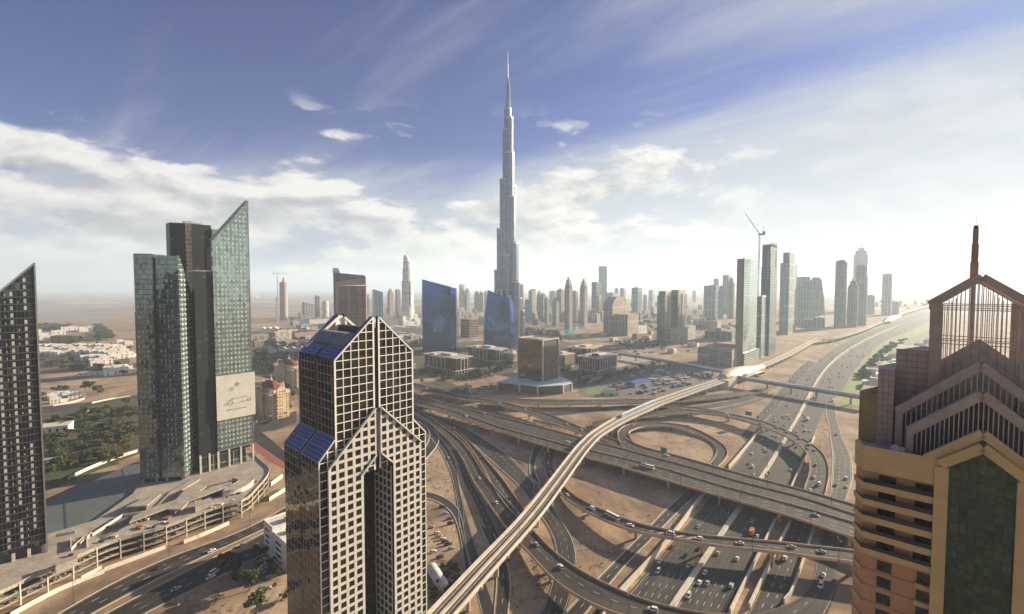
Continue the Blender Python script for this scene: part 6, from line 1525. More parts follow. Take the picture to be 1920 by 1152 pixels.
# giant needle tower
def needle():
    Y = 1290; x = atY(952, 560, Y)[0]; k = Y / F; wz = lambda py: atY(960, py, Y)[2]
    t = thing('needle_tower', 'giant silver needle skyscraper with stepped tiers, by far the tallest', 'skyscraper', (x, Y, 0), 90)
    M = facade('f_needle', (0.26, 0.29, 0.34), (0.11, 0.14, 0.19), 3.8, 3.8, (.18, .96), (.30, .94), .85, .2, .15, .28, wm=.85, tilt=.006, blinds=0, major=0)
    def tier(cx, cy, r, z0, z1, nm='tier', n=16, mt=None, depth=None):
        m = MB(); m.cyl(cx * k, cy * k, z0, z1, r * k, 24); o = m.build(nm, mt or M, t, smooth=True); o.data.polygons[24].use_smooth = False; o.data.polygons[25].use_smooth = False
        m = MB(); m.cyl(cx * k, cy * k, z1 - 1.5, z1 + 3, r * k * 1.02, n); m.build('tier_rim', M_steel, t)
    # tubes: (offset x in px, offset y, radius px, top y in the picture)
    for cx, cy, r, py in ((0, 2, 6.5, 205), (-3.5, -3, 6.0, 246), (3.0, -4, 7.0, 224), (3.5, -6, 8.5, 290), (-6.5, -3, 8.5, 339), (6, -8, 8.5, 372), (9, 2, 6.5, 350), (-12, -2, 8.5, 431), (10, -9, 9.0, 458), (14, 3, 7, 455),
                          (-17, 0, 8.5, 508), (-13, -9, 8, 545), (14, -11, 9.5, 530), (19, 4, 7.5, 560), (-2, -12, 8, 480), (1, -14, 9, 556), (-20, -5, 8, 572), (24, -3, 6, 582), (27, 3, 5, 596), (-24, 2, 6, 590)):
        tier(cx, cy, r, 0, wz(py))
    for cx, r, a, b in ((.3, 5.0, 246, 186), (1.5, 3.9, 205, 158), (0.6, 2.9, 170, 147), (0, 1.5, 150, 120), (0, .75, 122, 97)):
        m = MB(); m.cyl(cx * k, 0, wz(a), wz(b), r * k, 12, r * k * .8); m.build('spire', M if r > 2 else M_steel, t)
    for py in (352, 383, 464, 533, 226, 287, 420):          # mechanical bands
        pass
needle()
# two blue mirrored buildings
def blue(px0, px1, ytl, ytr, Y, bulge, label):
    B1 = facade('deep_blue_curtain', (0.015, 0.02, 0.05), (0.05, 0.13, 0.46), 3.9, 1.5, (.05, .96), (.10, .92), 0.92, 0.04, 0.18, 0.3, tilt=.008, blinds=0)
    RB_ = pbr('blue_rib', (0.03, 0.05, 0.12), .3, .5)
    x0, x1 = atY(px0, 600, Y)[0], atY(px1, 600, Y)[0]; xm = (x0 + x1) / 2; t = thing('mirror_building', label, 'office building', (xm, Y, 0), 91)
    hw = (x1 - x0) / 2; zl, zr = atY(960, ytl, Y)[2], atY(960, ytr, Y)[2]; n = 10
    side = lambda z: hw * (1 - bulge * (z / zl) ** 3)
    D = 34; m = MB()
    zs = [0, .3, .55, .75, .9, 1.0]
    rs = []
    for f in zs:
        q = []
        for X, Yq in ((-1, 0), (.72, 0), (1, 12), (1, D), (-1, D), (-1.12, 12)):
            zt_ = zl + (zr - zl) * (X + 1) / 2; z = f * zt_; q.append((X * side(z) * (1 if f < 1 else 1), Yq, z))
        rs.append(q)
    m.rings(rs); m.build('curtain_wall', B1, t)
    m = MB()
    for i in range(21):
        X = -1 + 1.7 * i / 20
        for f0, f1 in zip(zs, zs[1:]):
            zt_ = zl + (zr - zl) * (X + 1) / 2; a, b = f0 * zt_, f1 * zt_; m.bar((X * side(a), -.15, a), (X * side(b), -.2, b), .5, .7, up=(0, 1, 0))
    m.build('mullions', RB_, t)
    m = MB(); m.bar((-side(zl), -.1, zl + .3), (side(zr) * .72, -.1, zl + (zr - zl) * .86 + .3), 1.2, 1.2, up=(0, 1, 0)); m.build('roof_edge', RB_, t)
    m = MB(); m.bar((.2 * hw, 12, zr + 6), (hw * .9, 16, zr + 12), .6); m.build('davit', M_steel, t)
blue(792.5, 854, 525, 541, 1180, 0.02, 'left deep blue mirrored office building with slanted top')
blue(909, 966, 545, 564, 1230, 0.24, 'right deep blue mirrored office building with bulging curved sides in front of the needle tower')

# frame for blocks given by three roof or base corners: near corner n, left l, right r
def block(name, label, n, l, r, zt_, az=42, cat='building'):
    o = at(n[0], n[1], 0); u_ = (math.sin(R(az)), math.cos(R(az))); v_ = (math.sin(R(az - 90)), math.cos(R(az - 90)))
    def run(p, d):
        g_ = ray(*p); det = d[0] * -g_[1] + g_[0] * d[1]; return (-o[0] * -g_[1] - g_[0] * o[1]) / det
    return thing(name, label, cat, o, az), abs(run(r, u_)), abs(run(l, v_))
def lowrise(label, n, l, r, zt_, seed=0, stripes=True, dome=False):
    t, A, B = block('office_building', label, n, l, r, zt_)
    DK = facade('dark_band_glazing', (0.10, 0.085, 0.07), (0.035, 0.035, 0.035), 3.9, 1.6, (.12, .95), (.05, .95), .6, .1, .5, .6, blinds=.04)
    m = MB(); m.box(1.2, A - 1.2, 1.2, B - 1.2, 0, zt_ - 2.4); m.build('wall', DK, t)
    m = MB(); m.box(-2.2, A + 2.2, -2.2, B + 2.2, zt_ - .9, zt_); m.build('roof_canopy', M_concw, t)
    m = MB(); m.box(1.5, A - 1.5, 1.5, B - 1.5, zt_, zt_ + .1); m.build('roof', M_roof, t)
    m = MB(); m.box(A * .3, A * .7, B * .3, B * .6, zt_ + .1, zt_ + 4); m.build('plant_room', M_concw, t)
    m = MB(); m.box(A * .1, A * .25, B * .7, B * .85, zt_ + .1, zt_ + 2.5); m.build('plant_room', M_white, t)
    if dome: m = MB(); m.rings([[(A * .25 + 6 * math.cos(a) * math.cos(b), B * .35 + 8 * math.sin(a) * math.cos(b), zt_ + .1 + 5 * math.sin(b)) for a in [2 * math.pi * i / 12 for i in range(12)]] for b in (0, .5, 1.0, 1.5)]); m.build('dome', M_dark, t)
    k = 0; z = 8.4
    m = MB()
    while z < zt_ - 3.5: m.box(.9, A - .9, .9, B - .9, z - .12, z + .12); z += 3.9
    m.build('floor_band', pbr('brown_floor_band', (0.10, 0.08, 0.065), .7), t)
    m = MB(); m.box(-1.8, A + 1.8, -1.8, B + 1.8, 7.3, 8.2); m.build('arcade_beam', M_concw, t)
    na, nb = max(3, int(A / 6)), max(3, int(B / 8))
    m = MB()
    for i in range(na + 1): x = -1.2 + (A + 2.4) * i / na; m.box(x - .5, x + .5, -1.7, -.7, 0, 7.3); m.box(x - .5, x + .5, B + .7, B + 1.7, 0, 7.3)
    for i in range(nb + 1): y = -1.2 + (B + 2.4) * i / nb; m.box(-1.7, -.7, y - .5, y + .5, 0, 7.3); m.box(A + .7, A + 1.7, y - .5, y + .5, 0, 7.3)
    m.build('arcade', M_concw, t)
    m = MB()
    fa = (.3, .52, .72) if stripes else [i / 8 for i in range(1, 9)]; fb = (.32, .45, .58, .70, .82) if stripes else [i / 8 for i in range(1, 8)]
    for f in fa: m.box(A * f - .45, A * f + .45, -.7, 1.3, 8.2, zt_ - .9)
    for f in fb: m.box(-.7, 1.3, B * f - .45, B * f + .45, 8.2, zt_ - .9)
    if stripes: m.box(A * .28, A * .74, -.6, 1.25, zt_ - 3.6, zt_ - .9); m.box(-.6, 1.25, B * .30, B * .84, zt_ - 3.6, zt_ - .9)
    else: m.box(-.5, A + .4, -.5, B + .4, zt_ - 2.8, zt_ - .9)
    m.build('white_frame', M_concw, t)
lowrise('dark glazed low office block with white frames, left one below the blue mirrored building', (855, 704), (795, 692), (885, 697), 32)
lowrise('dark glazed low office block with white frames standing between the two blue mirrored buildings', (930, 685), (877, 672), (951, 679), 33)
lowrise('low office block with pale vertical ribs touching the right side of the dark cube tower', (1057, 698), (1030, 690), (1076, 690), 34, stripes=False)
lowrise('low office block with dark dome and ribbed lit facade near the construction yard', (1120, 704), (1084, 691), (1157, 687), 33, stripes=False, dome=True)
lowrise('rear low office block half hidden behind the ribbed and the domed blocks', (1100, 682), (1066, 671), (1128, 669), 33, stripes=True)
lowrise('small low pale block between the dark cube tower and the framed office blocks', (962, 684), (948, 679), (975, 679), 24, stripes=False)
# dark cube tower and its podium
def cube():
    o = at(1017.5, 716.7, 13); t = thing('cube_tower', 'dark cube office tower with pale corner edges on a white roofed podium', 'office building', (o[0], o[1], 0), 42)
    def run(p, az):
        g_ = ray(*p); d = (math.sin(R(az)), math.cos(R(az))); det = d[0] * -g_[1] + g_[0] * d[1]; return abs((-o[0] * -g_[1] - g_[0] * o[1]) / det)
    A, B = run((1047, 690), 42), run((971, 690), -48); zt_ = atY(960, 638, o[1])[2]
    CG = facade('cube_bronze_glass', (0.08, 0.06, 0.045), (0.17, 0.13, 0.10), 3.9, 1.3, (.04, .97), (.05, .95), .85, .06, .35, .3, tilt=.012, blinds=0)
    CS = facade('cube_ribbed_side', (0.16, 0.12, 0.09), (0.06, 0.05, 0.045), 3.9, 1.5, (.05, .95), (.3, .95), .5, .2, .3, .5)
    m = MB(); m.box(.3, A - .3, .3, B - .3, 0, zt_ - .8, 1, 2); m.build('wall', [CG, CS, M_roof], t)
    m = MB(); m.box(.28, .32, .5, B - .5, 14, zt_ - 3); m.box(.2, .3, .5, B - .5, 14, zt_ - 3); m.build('mirror_face', CG, t)
    m = MB()
    for x, y in ((0, 0), (A, 0), (0, B), (A, B)): m.box(x - .9, x + .9, y - .9, y + .9, 0, zt_)
    m.box(-.7, A + .7, -.7, .5, zt_ - 1, zt_ + .7); m.box(-.7, A + .7, B - .5, B + .7, zt_ - 1, zt_ + .7); m.box(-.7, .5, .5, B - .5, zt_ - 1, zt_ + .7); m.box(A - .5, A + .7, .5, B - .5, zt_ - 1, zt_ + .7); m.build('corner_frame', M_concw, t)
    m = MB(); m.box(A * .2, A * .6, B * .3, B * .7, zt_ - .8, zt_ + .5); m.build('roof_plant', M_roof, t)
    u_, v_ = (math.sin(R(42)), math.cos(R(42))), (math.sin(R(-48)), math.cos(R(-48)))
    def loc(px, py, z): p = at(px, py, z); a, b = p[0] - o[0], p[1] - o[1]; return (a * u_[0] + b * u_[1], a * v_[0] + b * v_[1])
    P = [loc(x, y, 13) for x, y in ((932.5, 717), (974, 721), (1008, 725), (1056, 723), (1072, 718), (1062, 711), (1047, 706), (1000, 702), (962, 707))]
    m = MB(); m.prism([(x * .985, y * .985) for x, y in P], 0, 12.2, 0); m.build('podium', facade('podium_brown', (0.15, 0.11, 0.08), (0.07, 0.055, 0.04), 3.0, 14, (.4, .95), (.0, 1), .4, .2, .3), t)
    m = MB(); m.prism(P, 12.2, 13.4); m.build('podium_roof', pbr('bluish_white_roof', (0.50, 0.52, 0.56), .6, var=.08, scale=.05), t)
    for p in P[:5]: m = MB(); m.box(p[0] * .995 - 1, p[0] * .995 + 1, p[1] * .995 - 1, p[1] * .995 + 1, 0, 12.2); m.build('podium_pier', M_concw, t)
cube()
# cream hotels with red domed roofs
def cream(n, l, r, ztop, label, s=1.0):
    t, A, B = block('palace_hotel', label, n, l, r, ztop)
    CR = facade('cream_palace_wall', (0.62, 0.46, 0.29), (0.10, 0.07, 0.05), 3.6, 3.1, (.2, .72), (.25, .62), .2, .3, .4)
    CP = pbr('cream_stone', (0.68, 0.54, 0.38), .8, var=.1); RD = pbr('red_tile_roof', (0.26, 0.065, 0.035), .8, var=.2, scale=.5)
    m = MB(); m.box(0, A, 0, B, 0, ztop - 4); m.build('wall', CR, t)
    m = MB(); m.box(A * .3, A * .7, -2.5, 0, 0, ztop - 1); m.box(-2.5, 0, B * .3, B * .7, 0, ztop - 1); m.box(A, A + 2.5, B * .3, B * .7, 0, ztop - 1); m.build('bay', CR, t)
    m = MB(); m.box(-1.2, A + 1.2, -1.2, B + 1.2, ztop - 4, ztop - 3); m.box(-.8, A + .8, -.8, B + .8, 5, 5.6); m.build('cornice', CP, t)
    for x, y in ((2, 2), (A - 2, 2), (2, B - 2), (A - 2, B - 2)): m = MB(); m.box(x - 2.4, x + 2.4, y - 2.4, y + 2.4, ztop - 3, ztop - .6); m.box(x - 2.8, x + 2.8, y - 2.8, y + 2.8, ztop - .6, ztop); m.build('corner_turret', CP, t)
    m = MB(); m.box(A * .14, A * .86, B * .14, B * .86, ztop - 3, ztop + 2.5); m.build('attic', CP, t)
    m = MB(); m.rings([[(A * (.5 + a * q), B * (.5 + b * q), z) for a, b in ((-.42, -.2), (-.2, -.42), (.2, -.42), (.42, -.2), (.42, .2), (.2, .42), (-.2, .42), (-.42, .2))] for z, q in ((ztop + 2.5, 1), (ztop + 5, .82), (ztop + 8, .5), (ztop + 10, .2))]); m.build('roof', RD, t)
    for ax in (0, 1):
        for s_ in (0, 1):
            m = MB(); r_ = 4.2
            for i in range(12):
                a0, a1 = math.pi * i / 12, math.pi * (i + 1) / 12
                p = [(A * .5 + r_ * math.cos(a), (-2.6 if s_ == 0 else B + 2.6), ztop - 1 + 6 * math.sin(a)) if ax == 0 else ((-2.6 if s_ == 0 else A + 2.6), B * .5 + r_ * math.cos(a), ztop - 1 + 6 * math.sin(a)) for a in (a0, a1)]
                q = [(x + (0 if ax == 0 else (3 if s_ == 0 else -3)), y + ((3 if s_ == 0 else -3) if ax == 0 else 0), z) for x, y, z in p]
                m.bar(p[0], p[1], 1.1, 1.0); m.face([p[0], p[1], q[1], q[0]]); m.face([q[0], q[1], p[1], p[0]])
            m.build('roof_arch', CP, t)
    m = MB(); m.cyl(A / 2, B / 2, ztop + 9.5, ztop + 12.5, 1.6, 8, 1.0); m.cyl(A / 2, B / 2, ztop + 12.5, ztop + 18, .5, 6, .1); m.build('finial', CP, t)
    for k in range(5):
        for j in range(2): m = MB(); m.box(A * .36 + j * A * .15, A * .36 + j * A * .15 + 2.2, -3.2, -2.5, 7 + k * 5.2, 8.0 + k * 5.2); m.build('balcony', CP, t)
cream((507, 788), (478, 779), (543, 772), 35, 'nearer cream hotel with red tiled dome roof and white arches')
cream((548, 728), (514, 716), (572, 718), 33, 'farther cream hotel with red tiled dome roof behind the nearer one')
# arched beige building with front tower and the green twin
def arched():
    t, A, B = block('apartment_building', 'beige apartment building with rounded stepped shoulders beside the curved road', (1178, 630), (1152, 628), (1197, 622), 0)
    k = 2.0; M = mf('beige'); z = lambda py, Y: atY(960, py, Y)[2]; Y = t.location.y
    m = MB(); m.box(-6, A, 0, B, 0, z(590, Y)); m.build('front_tower', M, t)
    Y2 = Y + 60
    m = MB(); m.xz([(0, 0), (A * 1.5, 0), (A * 1.5, z(572, Y2)), (A * 1.35, z(563, Y2)), (A * 1.1, z(557, Y2)), (A * .4, z(557, Y2)), (A * .15, z(563, Y2)), (0, z(572, Y2))], B + 8, B + 44); m.build('arched_block', M, t)
    m = MB(); m.box(A, A * 1.9, 0, B + 20, 0, z(615, Y)); m.build('podium', mf('white'), t)
arched()
def twin():
    t, A, B = block('apartment_building', 'twin green glazed apartment towers with pale cores on a striped podium', (1258, 645), (1230, 634), (1304, 630), 0)
    Y = t.location.y; z = lambda py, Y: atY(960, py, Y)[2]; M = facade('f_twin', (0.34, 0.34, 0.28), (0.13, 0.20, 0.17), 3.6, 2.6, (.3, .95), (.06, .94), .6, .15, .3)
    for a, b, c, d, py in ((-.0, .30, .42, .95, 546), (.30, .66, .1, .65, 544)):
        m = MB(); m.box(A * a, A * b, B * c, B * d, 0, z(py + 8, Y + 30)); m.build('wall', M, t)
        m = MB(); m.box(A * (a + .03), A * (b - .03), B * (c + .03), B * (d - .03), z(py + 8, Y + 30), z(py, Y + 30)); m.build('crown', pbr('copper_crown', (0.34, 0.24, 0.2), .7), t)
        m = MB(); m.box(A * (a + b) / 2 - 3, A * (a + b) / 2 + 3, B * c - 2, B * c, 0, z(py + 6, Y + 30)); m.build('pale_core', M_concw, t)
    m = MB(); m.box(0, A, 0, B * .9, 0, z(618, Y)); m.build('podium', mf('palestripe'), t)
twin()
for a in (('peach coloured low apartment block left of the glass towers', (1345, 618), (1300, 612), (1352, 612), 30, 'pink'), ('low blue glazed block below the peach apartments', (1372, 640), (1321, 632), (1378, 636), 26, 'blue'),
          ('pale striped parking building behind the metro station', (1372, 690), (1308, 677), (1398, 680), 36, 'palestripe'), ('cream low building left of the grey low block by the highway', (1520, 612), (1489, 606), (1524, 610), 28, 'beige'),
          ('grey low block with square sign at the foot of the right cluster', (1546, 614), (1524, 610), (1563, 609), 38, 'grey'), ('banded dark brown mid rise between the two blue mirrored buildings', (880, 634), (864, 628), (897, 629), 60, 'brownband'),
          ('low beige block beside the lake under the needle tower', (968, 622), (950, 616), (985, 618), 40, 'beige'), ('dark low block at the lawn by the lake', (1008, 611), (998, 609), (1014, 609), 24, 'dark')):
    t, A, B = block('office_building', a[0], a[1], a[2], a[3], a[4]); m = MB(); m.box(0, A, 0, B, 0, a[4], 0, 1); m.build('wall', [mf(a[5]), M_roof], t)
    m = MB(); e = .6; m.box(0, A, 0, e, a[4], a[4] + 1.4); m.box(0, e, e, B, a[4], a[4] + 1.4); m.box(A - e, A, e, B, a[4], a[4] + 1.4); m.build('parapet', M_conc, t); roofbits(t, a[4], 2, A - 2, 2, B - 2, int(a[4]) + len(a[0]), 3)
# right cluster landmark towers
def rtower(label, px0, px1, pxm, ytop, ybase, mats, az=42, extra=None, ytop2=None):
    """tower with visible left face px0..pxm and right face pxm..px1"""
    o = at(pxm, ybase, 0); t = thing('glass_tower', label, 'skyscraper', o, az); Y = o[1]; z = lambda py: atY(960, py, Y)[2]
    def run(p, a):
        g_ = ray(p, ybase - 8); d = (math.sin(R(a)), math.cos(R(a))); det = d[0] * -g_[1] + g_[0] * d[1]; return abs((-o[0] * -g_[1] - g_[0] * o[1]) / det)
    A, B = run(px1, az), run(px0, az - 90); return t, A, B, z
t, A, B, z = rtower('tall pale green glass tower with slightly folded faces beside the metro station', 1378, 1417, 1391, 483, 686, None)
m = MB(); rs = [[(0, 0, zz_), (A * .35, -sh, zz_), (A, 0, zz_), (A, B, zz_), (0, B, zz_)] for zz_, sh in ((0, 1), (z(600), 3), (z(540), 1.5), (z(485), 4))]; m.rings(rs); m.build('wall', facade('f_palegreen', (0.30, 0.38, 0.37), (0.26, 0.36, 0.35), 3.9, 2.0, (.2, .95), (.04, .96), .7, .12, .2), t)
m = MB(); m.box(-1.5, 0, 2, B - 1, 0, z(487)); m.build('brown_side', pbr('brown_cladding', (0.28, 0.22, 0.17), .6, var=.1), t); m = MB(); m.box(-.6, .4, -.8, 1.2, 0, z(484)); m.build('corner_rib', mf('dark'), t)
m = MB(); m.box(2, A + 14, -4, B * .6, 0, 26); m.build('podium', facade('f_podgreen', (.36, .38, .33), (.2, .26, .24), 5, 3, (.2, .9), (.1, .9), .4, .2), t)
m = MB(); m.bar((2, 4, z(484)), (A * .6, 4, z(478)), .7); m.build('davit', M_steel, t)
t, A, B, z = rtower('shorter dark glass tower squeezed between the pale green tower and the unfinished one', 1417, 1440, 1426, 556, 672, None)
m = MB(); m.box(0, A, 0, B, 0, z(556)); m.build('wall', mf('teal'), t); m = MB(); m.box(-.5, 1, -.6, .8, 0, z(554)); m.box(-.6, A * .5, -.8, 0, z(558), z(554)); m.build('portal_frame', M_concw, t)
t, A, B, z = rtower('tall dark tower under construction with ragged top next to a luffing crane', 1424, 1454, 1441, 456, 668, None)
m = MB(); rs = [[(0, 0, q), (A, 0, q), (A, B, q), (0, B, q)] for q in (0, z(500))] ; m.rings(rs); m.rings([[(1, 1, q), (A - 1, 1, q), (A - 1, B - 1, q), (1, B - 1, q)] for q in (z(500), z(462))]); m.build('wall', facade('f_darkcon', (0.10, 0.11, 0.12), (0.055, 0.07, 0.08), 3.8, 2.4, (.3, .95), (.1, .9), .6, .15, .5), t)
m = MB(); m.box(1.5, A - 1.5, 1.5, B - 1.5, z(462), z(458))
for k in range(9): m.box(1 + k * (A - 2) / 9, 2.2 + k * (A - 2) / 9, .8, 1.6, z(462), z(456 - (k % 3) * 1.5))
m.build('scaffold_top', pbr('green_netting', (0.08, 0.13, 0.09), .9), t)
m = MB()
for k in range(12): m.box(-.8, .6, B * .2, B * .35, z(470) - k * 6, z(470) - k * 6 + 2.2); m.box(A * .8, A * .95, -.8, .2, z(470) - k * 6, z(470) - k * 6 + 2.2)
m.build('hoist_bays', M_concw, t)
x, y, _ = atY(1422, 540, 1160); crane(x, y, 0, atY(960, 441, y)[2], 40, 'tall luffing crane with raised boom beside the dark unfinished tower', luff=(36, 56), az=100)
x, y, _ = atY(1342, 540, 2900); crane(x, y, 150, atY(960, 521, y)[2], 45, 'tiny hazy crane above the round tower behind the blue grey slab')
t, A, B, z = rtower('grey glass tower with square cap and antenna right of the unfinished tower', 1460, 1491, 1477, 493, 628, None)
m = MB(); m.box(0, A, 0, B, 0, z(493)); m.build('wall', mf('teal'), t); m = MB(); m.box(A * .1, A * .8, B * .1, B * .8, z(493), z(473)); m.build('cap', mf('dark'), t); m = MB(); m.cyl(A * .4, B * .3, z(478), z(457), 1.6, 6, .5); m.build('antenna', M_steel, t)
m = MB(); m.box(-.8, .8, -.8, .8, 0, z(491)); m.box(A - .8, A + .8, -.8, .8, 0, z(491)); m.build('corner_rib', M_concw, t)
def arcs():
    Y = Ybase(604); t = thing('curved_building', 'hazy curved sail shaped office building left of the right cluster', 'office building', atY(1522, 560, Y)[:2] + (0,), 90); z = lambda py: atY(960, py, Y)[2]; k = Y / F
    m = MB(); m.xz([(-27 * k, 0), (8 * k, 0), (12 * k, z(560)), (10 * k, z(541)), (5 * k, z(533)), (-4 * k, z(529)), (-4 * k, z(519)), (-14 * k, z(519)), (-16 * k, z(535)), (-27 * k, z(536))], 0, 60); m.build('main_block', mf('teal'), t)
    m = MB(); m.xz([(12 * k, 0), (29 * k, 0), (26 * k, z(560)), (20 * k, z(524)), (15 * k, z(520)), (7 * k, z(529)), (12 * k, z(545))], 10, 55); m.build('sail_block', mf('grey'), t)
arcs()
t, w, d, zt_, cc = tower('tallest hazy twin masted tower at the back of the right cluster', 1598, 1627, 478, 585, 'grey', 42, .9, 'flat'); z = lambda py: atY(960, py, cc[1])[2]
for a, b, c in ((.8, 478, 471), (.45, 471, 466)): m = MB(); m.box(-w / 2 * a, w / 2 * a, -d / 2 * a, d / 2 * a, z(b), z(c)); m.build('crown_step', mf('grey'), t)
for s in (-.2, .25): m = MB(); m.cyl(w * s, 0, z(468), z(458), 2.5, 6, 1); m.build('mast', M_steel, t)
# far-off hazy low skyline, single small buildings
rr = random.Random(21)
FARD = ['beige', 'grey', 'white', 'blue']
protos = []
for i in range(6):
    w, d, h = rr.uniform(24, 50), rr.uniform(20, 36), rr.uniform(18, 60)
    t = thing('far_building', 'x', 'building', (0, 0, 0), 42); k = FARD[i % 4]
    m = MB(); m.box(-w / 2, w / 2, -d / 2, d / 2, 0, h, 0, 1); m.build('wall', [mf(k), M_roof], t); m = MB(); m.box(-w * .2, w * .2, -d * .2, d * .2, h, h + 4); m.build('plant_room', M_roof, t); protos.append((t, h))
def far_row(n, xr, yr, lab, grp_, idx, sc=(1, 1), zs=1):
    for i in range(n):
        px, py = rr.uniform(*xr), rr.uniform(*yr); p = at(px, py, 0); t, h = protos[rr.choice(idx)]
        s = rr.uniform(*sc); o = copy_tree(t, p, R(90 - rr.choice((42, 48, 30))), lab, grp_, scale=(s, s, s * zs * rr.uniform(.7, 1.2)))
far_row(46, (976, 1200), (588, 606), 'hazy mid height block crowded among the distant towers right of the needle tower', 'distant blocks right of the needle tower', (0, 1, 2, 3))
far_row(26, (1130, 1330), (572, 590), 'faint hazy block on the horizon plain in the centre right', 'faint horizon blocks centre right', (1, 2, 5), (.6, 1))
far_row(24, (560, 800), (578, 600), 'pale low block among the distant buildings around the white domed tower', 'low blocks around the white domed tower', (0, 2, 4), (.5, .8))
far_row(28, (840, 935), (584, 612), 'small pale old town block behind the blue mirrored buildings', 'old town blocks', (0, 4), (.4, .7))
far_row(26, (1620, 1750), (562, 580), 'faint block in the haze at the far end of the highway', 'faint blocks at the highway end', (1, 3, 5), (.6, 1))
far_row(34, (480, 800), (596, 650), 'pale low flat building in the mall quarter behind the brown hotel tower', 'low mall quarter buildings', (0, 1, 2, 4), (.7, 1.5), .35)
far_row(30, (1180, 1370), (596, 640), 'low hazy building on the plain between the twin green towers and the glass towers', 'low plain buildings', (0, 1, 2, 4), (.5, .9), .4)
far_row(40, (60, 520), (550, 562), 'tiny pale block on the left desert horizon', 'tiny horizon blocks left', (0, 2), (.8, 1.4))
for t, h in protos:
    for c in list(t.children): bpy.data.objects.remove(c)
    bpy.data.objects.remove(t)
# low mall roofs
for i, (x, y, w, d, h, c, lab) in enumerate(((640, 628, 150, 90, 24, 'w', 'broad pale mall roof below the brown hotel tower'), (600, 606, 120, 70, 26, 'w', 'pale flat mall roof left of the brown hotel tower'), (770, 622, 150, 80, 22, 'w', 'pale curved roofs at the foot of the white domed tower'), (735, 640, 120, 70, 24, 'w', 'long pale mall roof right of the brown hotel tower'),
      (820, 646, 90, 60, 22, 'p', 'tan low mall wing left of the blue mirrored building'), (566, 634, 80, 60, 24, 'r', 'reddish low building in the shade left of the mall'), (530, 628, 60, 50, 22, 'p', 'tan low building in the shade near the left towers'), (505, 622, 60, 60, 16, 'w', 'pale low shed near the round unfinished tower'),
      (600, 648, 90, 50, 20, 'r', 'reddish low building at the edge of the dark garden'), (548, 662, 60, 36, 15, 'g', 'grey low car park building among dark trees'), (690, 605, 100, 60, 22, 'w', 'pale low roof between the brown and the white domed tower'))):
    p = at(x, y, 0); t = thing('mall_building', lab, 'building', p, 30 + (i * 17) % 40)
    mt = {'w': M_white, 'p': pbr('tan_wall', (0.36, 0.27, 0.2), .8), 'r': pbr('reddish_wall', (0.30, 0.16, 0.13), .8), 'g': M_conc}[c]
    m = MB(); m.box(-w / 2, w / 2, -d / 2, d / 2, 0, h - 4); m.build('wall', mt, t); m = MB(); m.box(-w / 2 - 1, w / 2 + 1, -d / 2 - 1, d / 2 + 1, h - 4, h - 3); m.build('roof', M_concw if c == 'w' else M_roof, t)
    for k in range(3):
        m = MB(); x0 = -w / 2 + 5 + k * w / 3; m.rings([[(x0 + (w / 3 - 8) * f, yy, h - 3 + 4 * math.sin(math.pi * f)) for f in (0, .25, .5, .75, 1)] for yy in (-d * .35, d * .35)], cap=False)
        m.build('roof_vault', M_white if c == 'w' else M_conc, t)
# ================================================================ VILLAS, YARD, TREES
rr = random.Random(31)
def villa_proto(w, d, h, wing):
    t = thing('villa', 'x', 'house', (0, 0, 0), 42)
    m = MB(); m.box(-w / 2, w / 2, -d / 2, d / 2, 0, h); 
    if wing: m.box(w / 2, w / 2 + wing, -d / 2 + 2, d / 2 - 1, 0, h * .55)
    m.build('wall', M_white, t)
    m = MB(); e = .4
    m.box(-w / 2, w / 2, -d / 2, -d / 2 + e, h, h + .9); m.box(-w / 2, w / 2, d / 2 - e, d / 2, h, h + .9); m.box(-w / 2, -w / 2 + e, -d / 2 + e, d / 2 - e, h, h + .9); m.box(w / 2 - e, w / 2, -d / 2 + e, d / 2 - e, h, h + .9); m.box(-2, 2, -2, 2, h, h + 2.2)
    m.build('roof_parapet', M_white, t)
    for k in range(3):
        for s in (0, 1):
            m = MB(); x = -w / 2 + w * (k + .5) / 3; m.box(x - .9, x + .9, -d / 2 - .05, -d / 2 + .1, .9 + s * 3.4, 2.6 + s * 3.4); m.build('window', M_glassd, t)
    for k in range(2): m = MB(); y = -d / 2 + d * (k + .5) / 2; m.box(-w / 2 - .05, -w / 2 + .1, y - .8, y + .8, 1, 2.6); m.build('window', M_glassd, t)
    m = MB(); m.box(w * .3, w * .3 + 1.2, -d / 2 - .05, -d / 2 + .1, 0, 2.3); m.build('door', M_dark, t)
    return t
VP = [villa_proto(16, 13, 8, 6), villa_proto(20, 12, 7.5, 0), villa_proto(13, 12, 8.5, 8), villa_proto(26, 14, 7, 5)]
def villas(pts, lab, grp_, sc=1.0, az=(42, -48)):
    for x, y in pts:
        p = at(x, y, 0); copy_tree(rr.choice(VP), p, R(90 - rr.choice(az)), lab, grp_, scale=(sc, sc, sc))
villas([(x + rr.uniform(-2, 2), y + rr.uniform(-1, 1)) for y in (655, 661, 667) for x in range(76, 212, 9) if rr.random() < .85], 'white flat roofed villa in the dense row left of the green mirrored tower', 'villas in the dense rows', 1.5)
villas([(x, y) for x, y in ((172, 675), (184, 676), (196, 677), (212, 674), (228, 672), (240, 670), (180, 684), (194, 683), (232, 664), (226, 646), (240, 648))], 'bluish shaded villa in the strip nearest the green mirrored tower', 'villas beside the green tower', 1.5)
villas([(x, y) for x, y in ((212, 696), (224, 697), (236, 694), (204, 700), (216, 703), (230, 701))], 'sunlit villa at the far side of the sandy plot', 'villas at the sandy plot', 1.3)
villas([(76, 634), (84, 637), (92, 640), (100, 639), (70, 626), (110, 628), (130, 620), (156, 622), (166, 620)], 'cream house near the dark grove far left', 'houses near the far grove', 1.8)
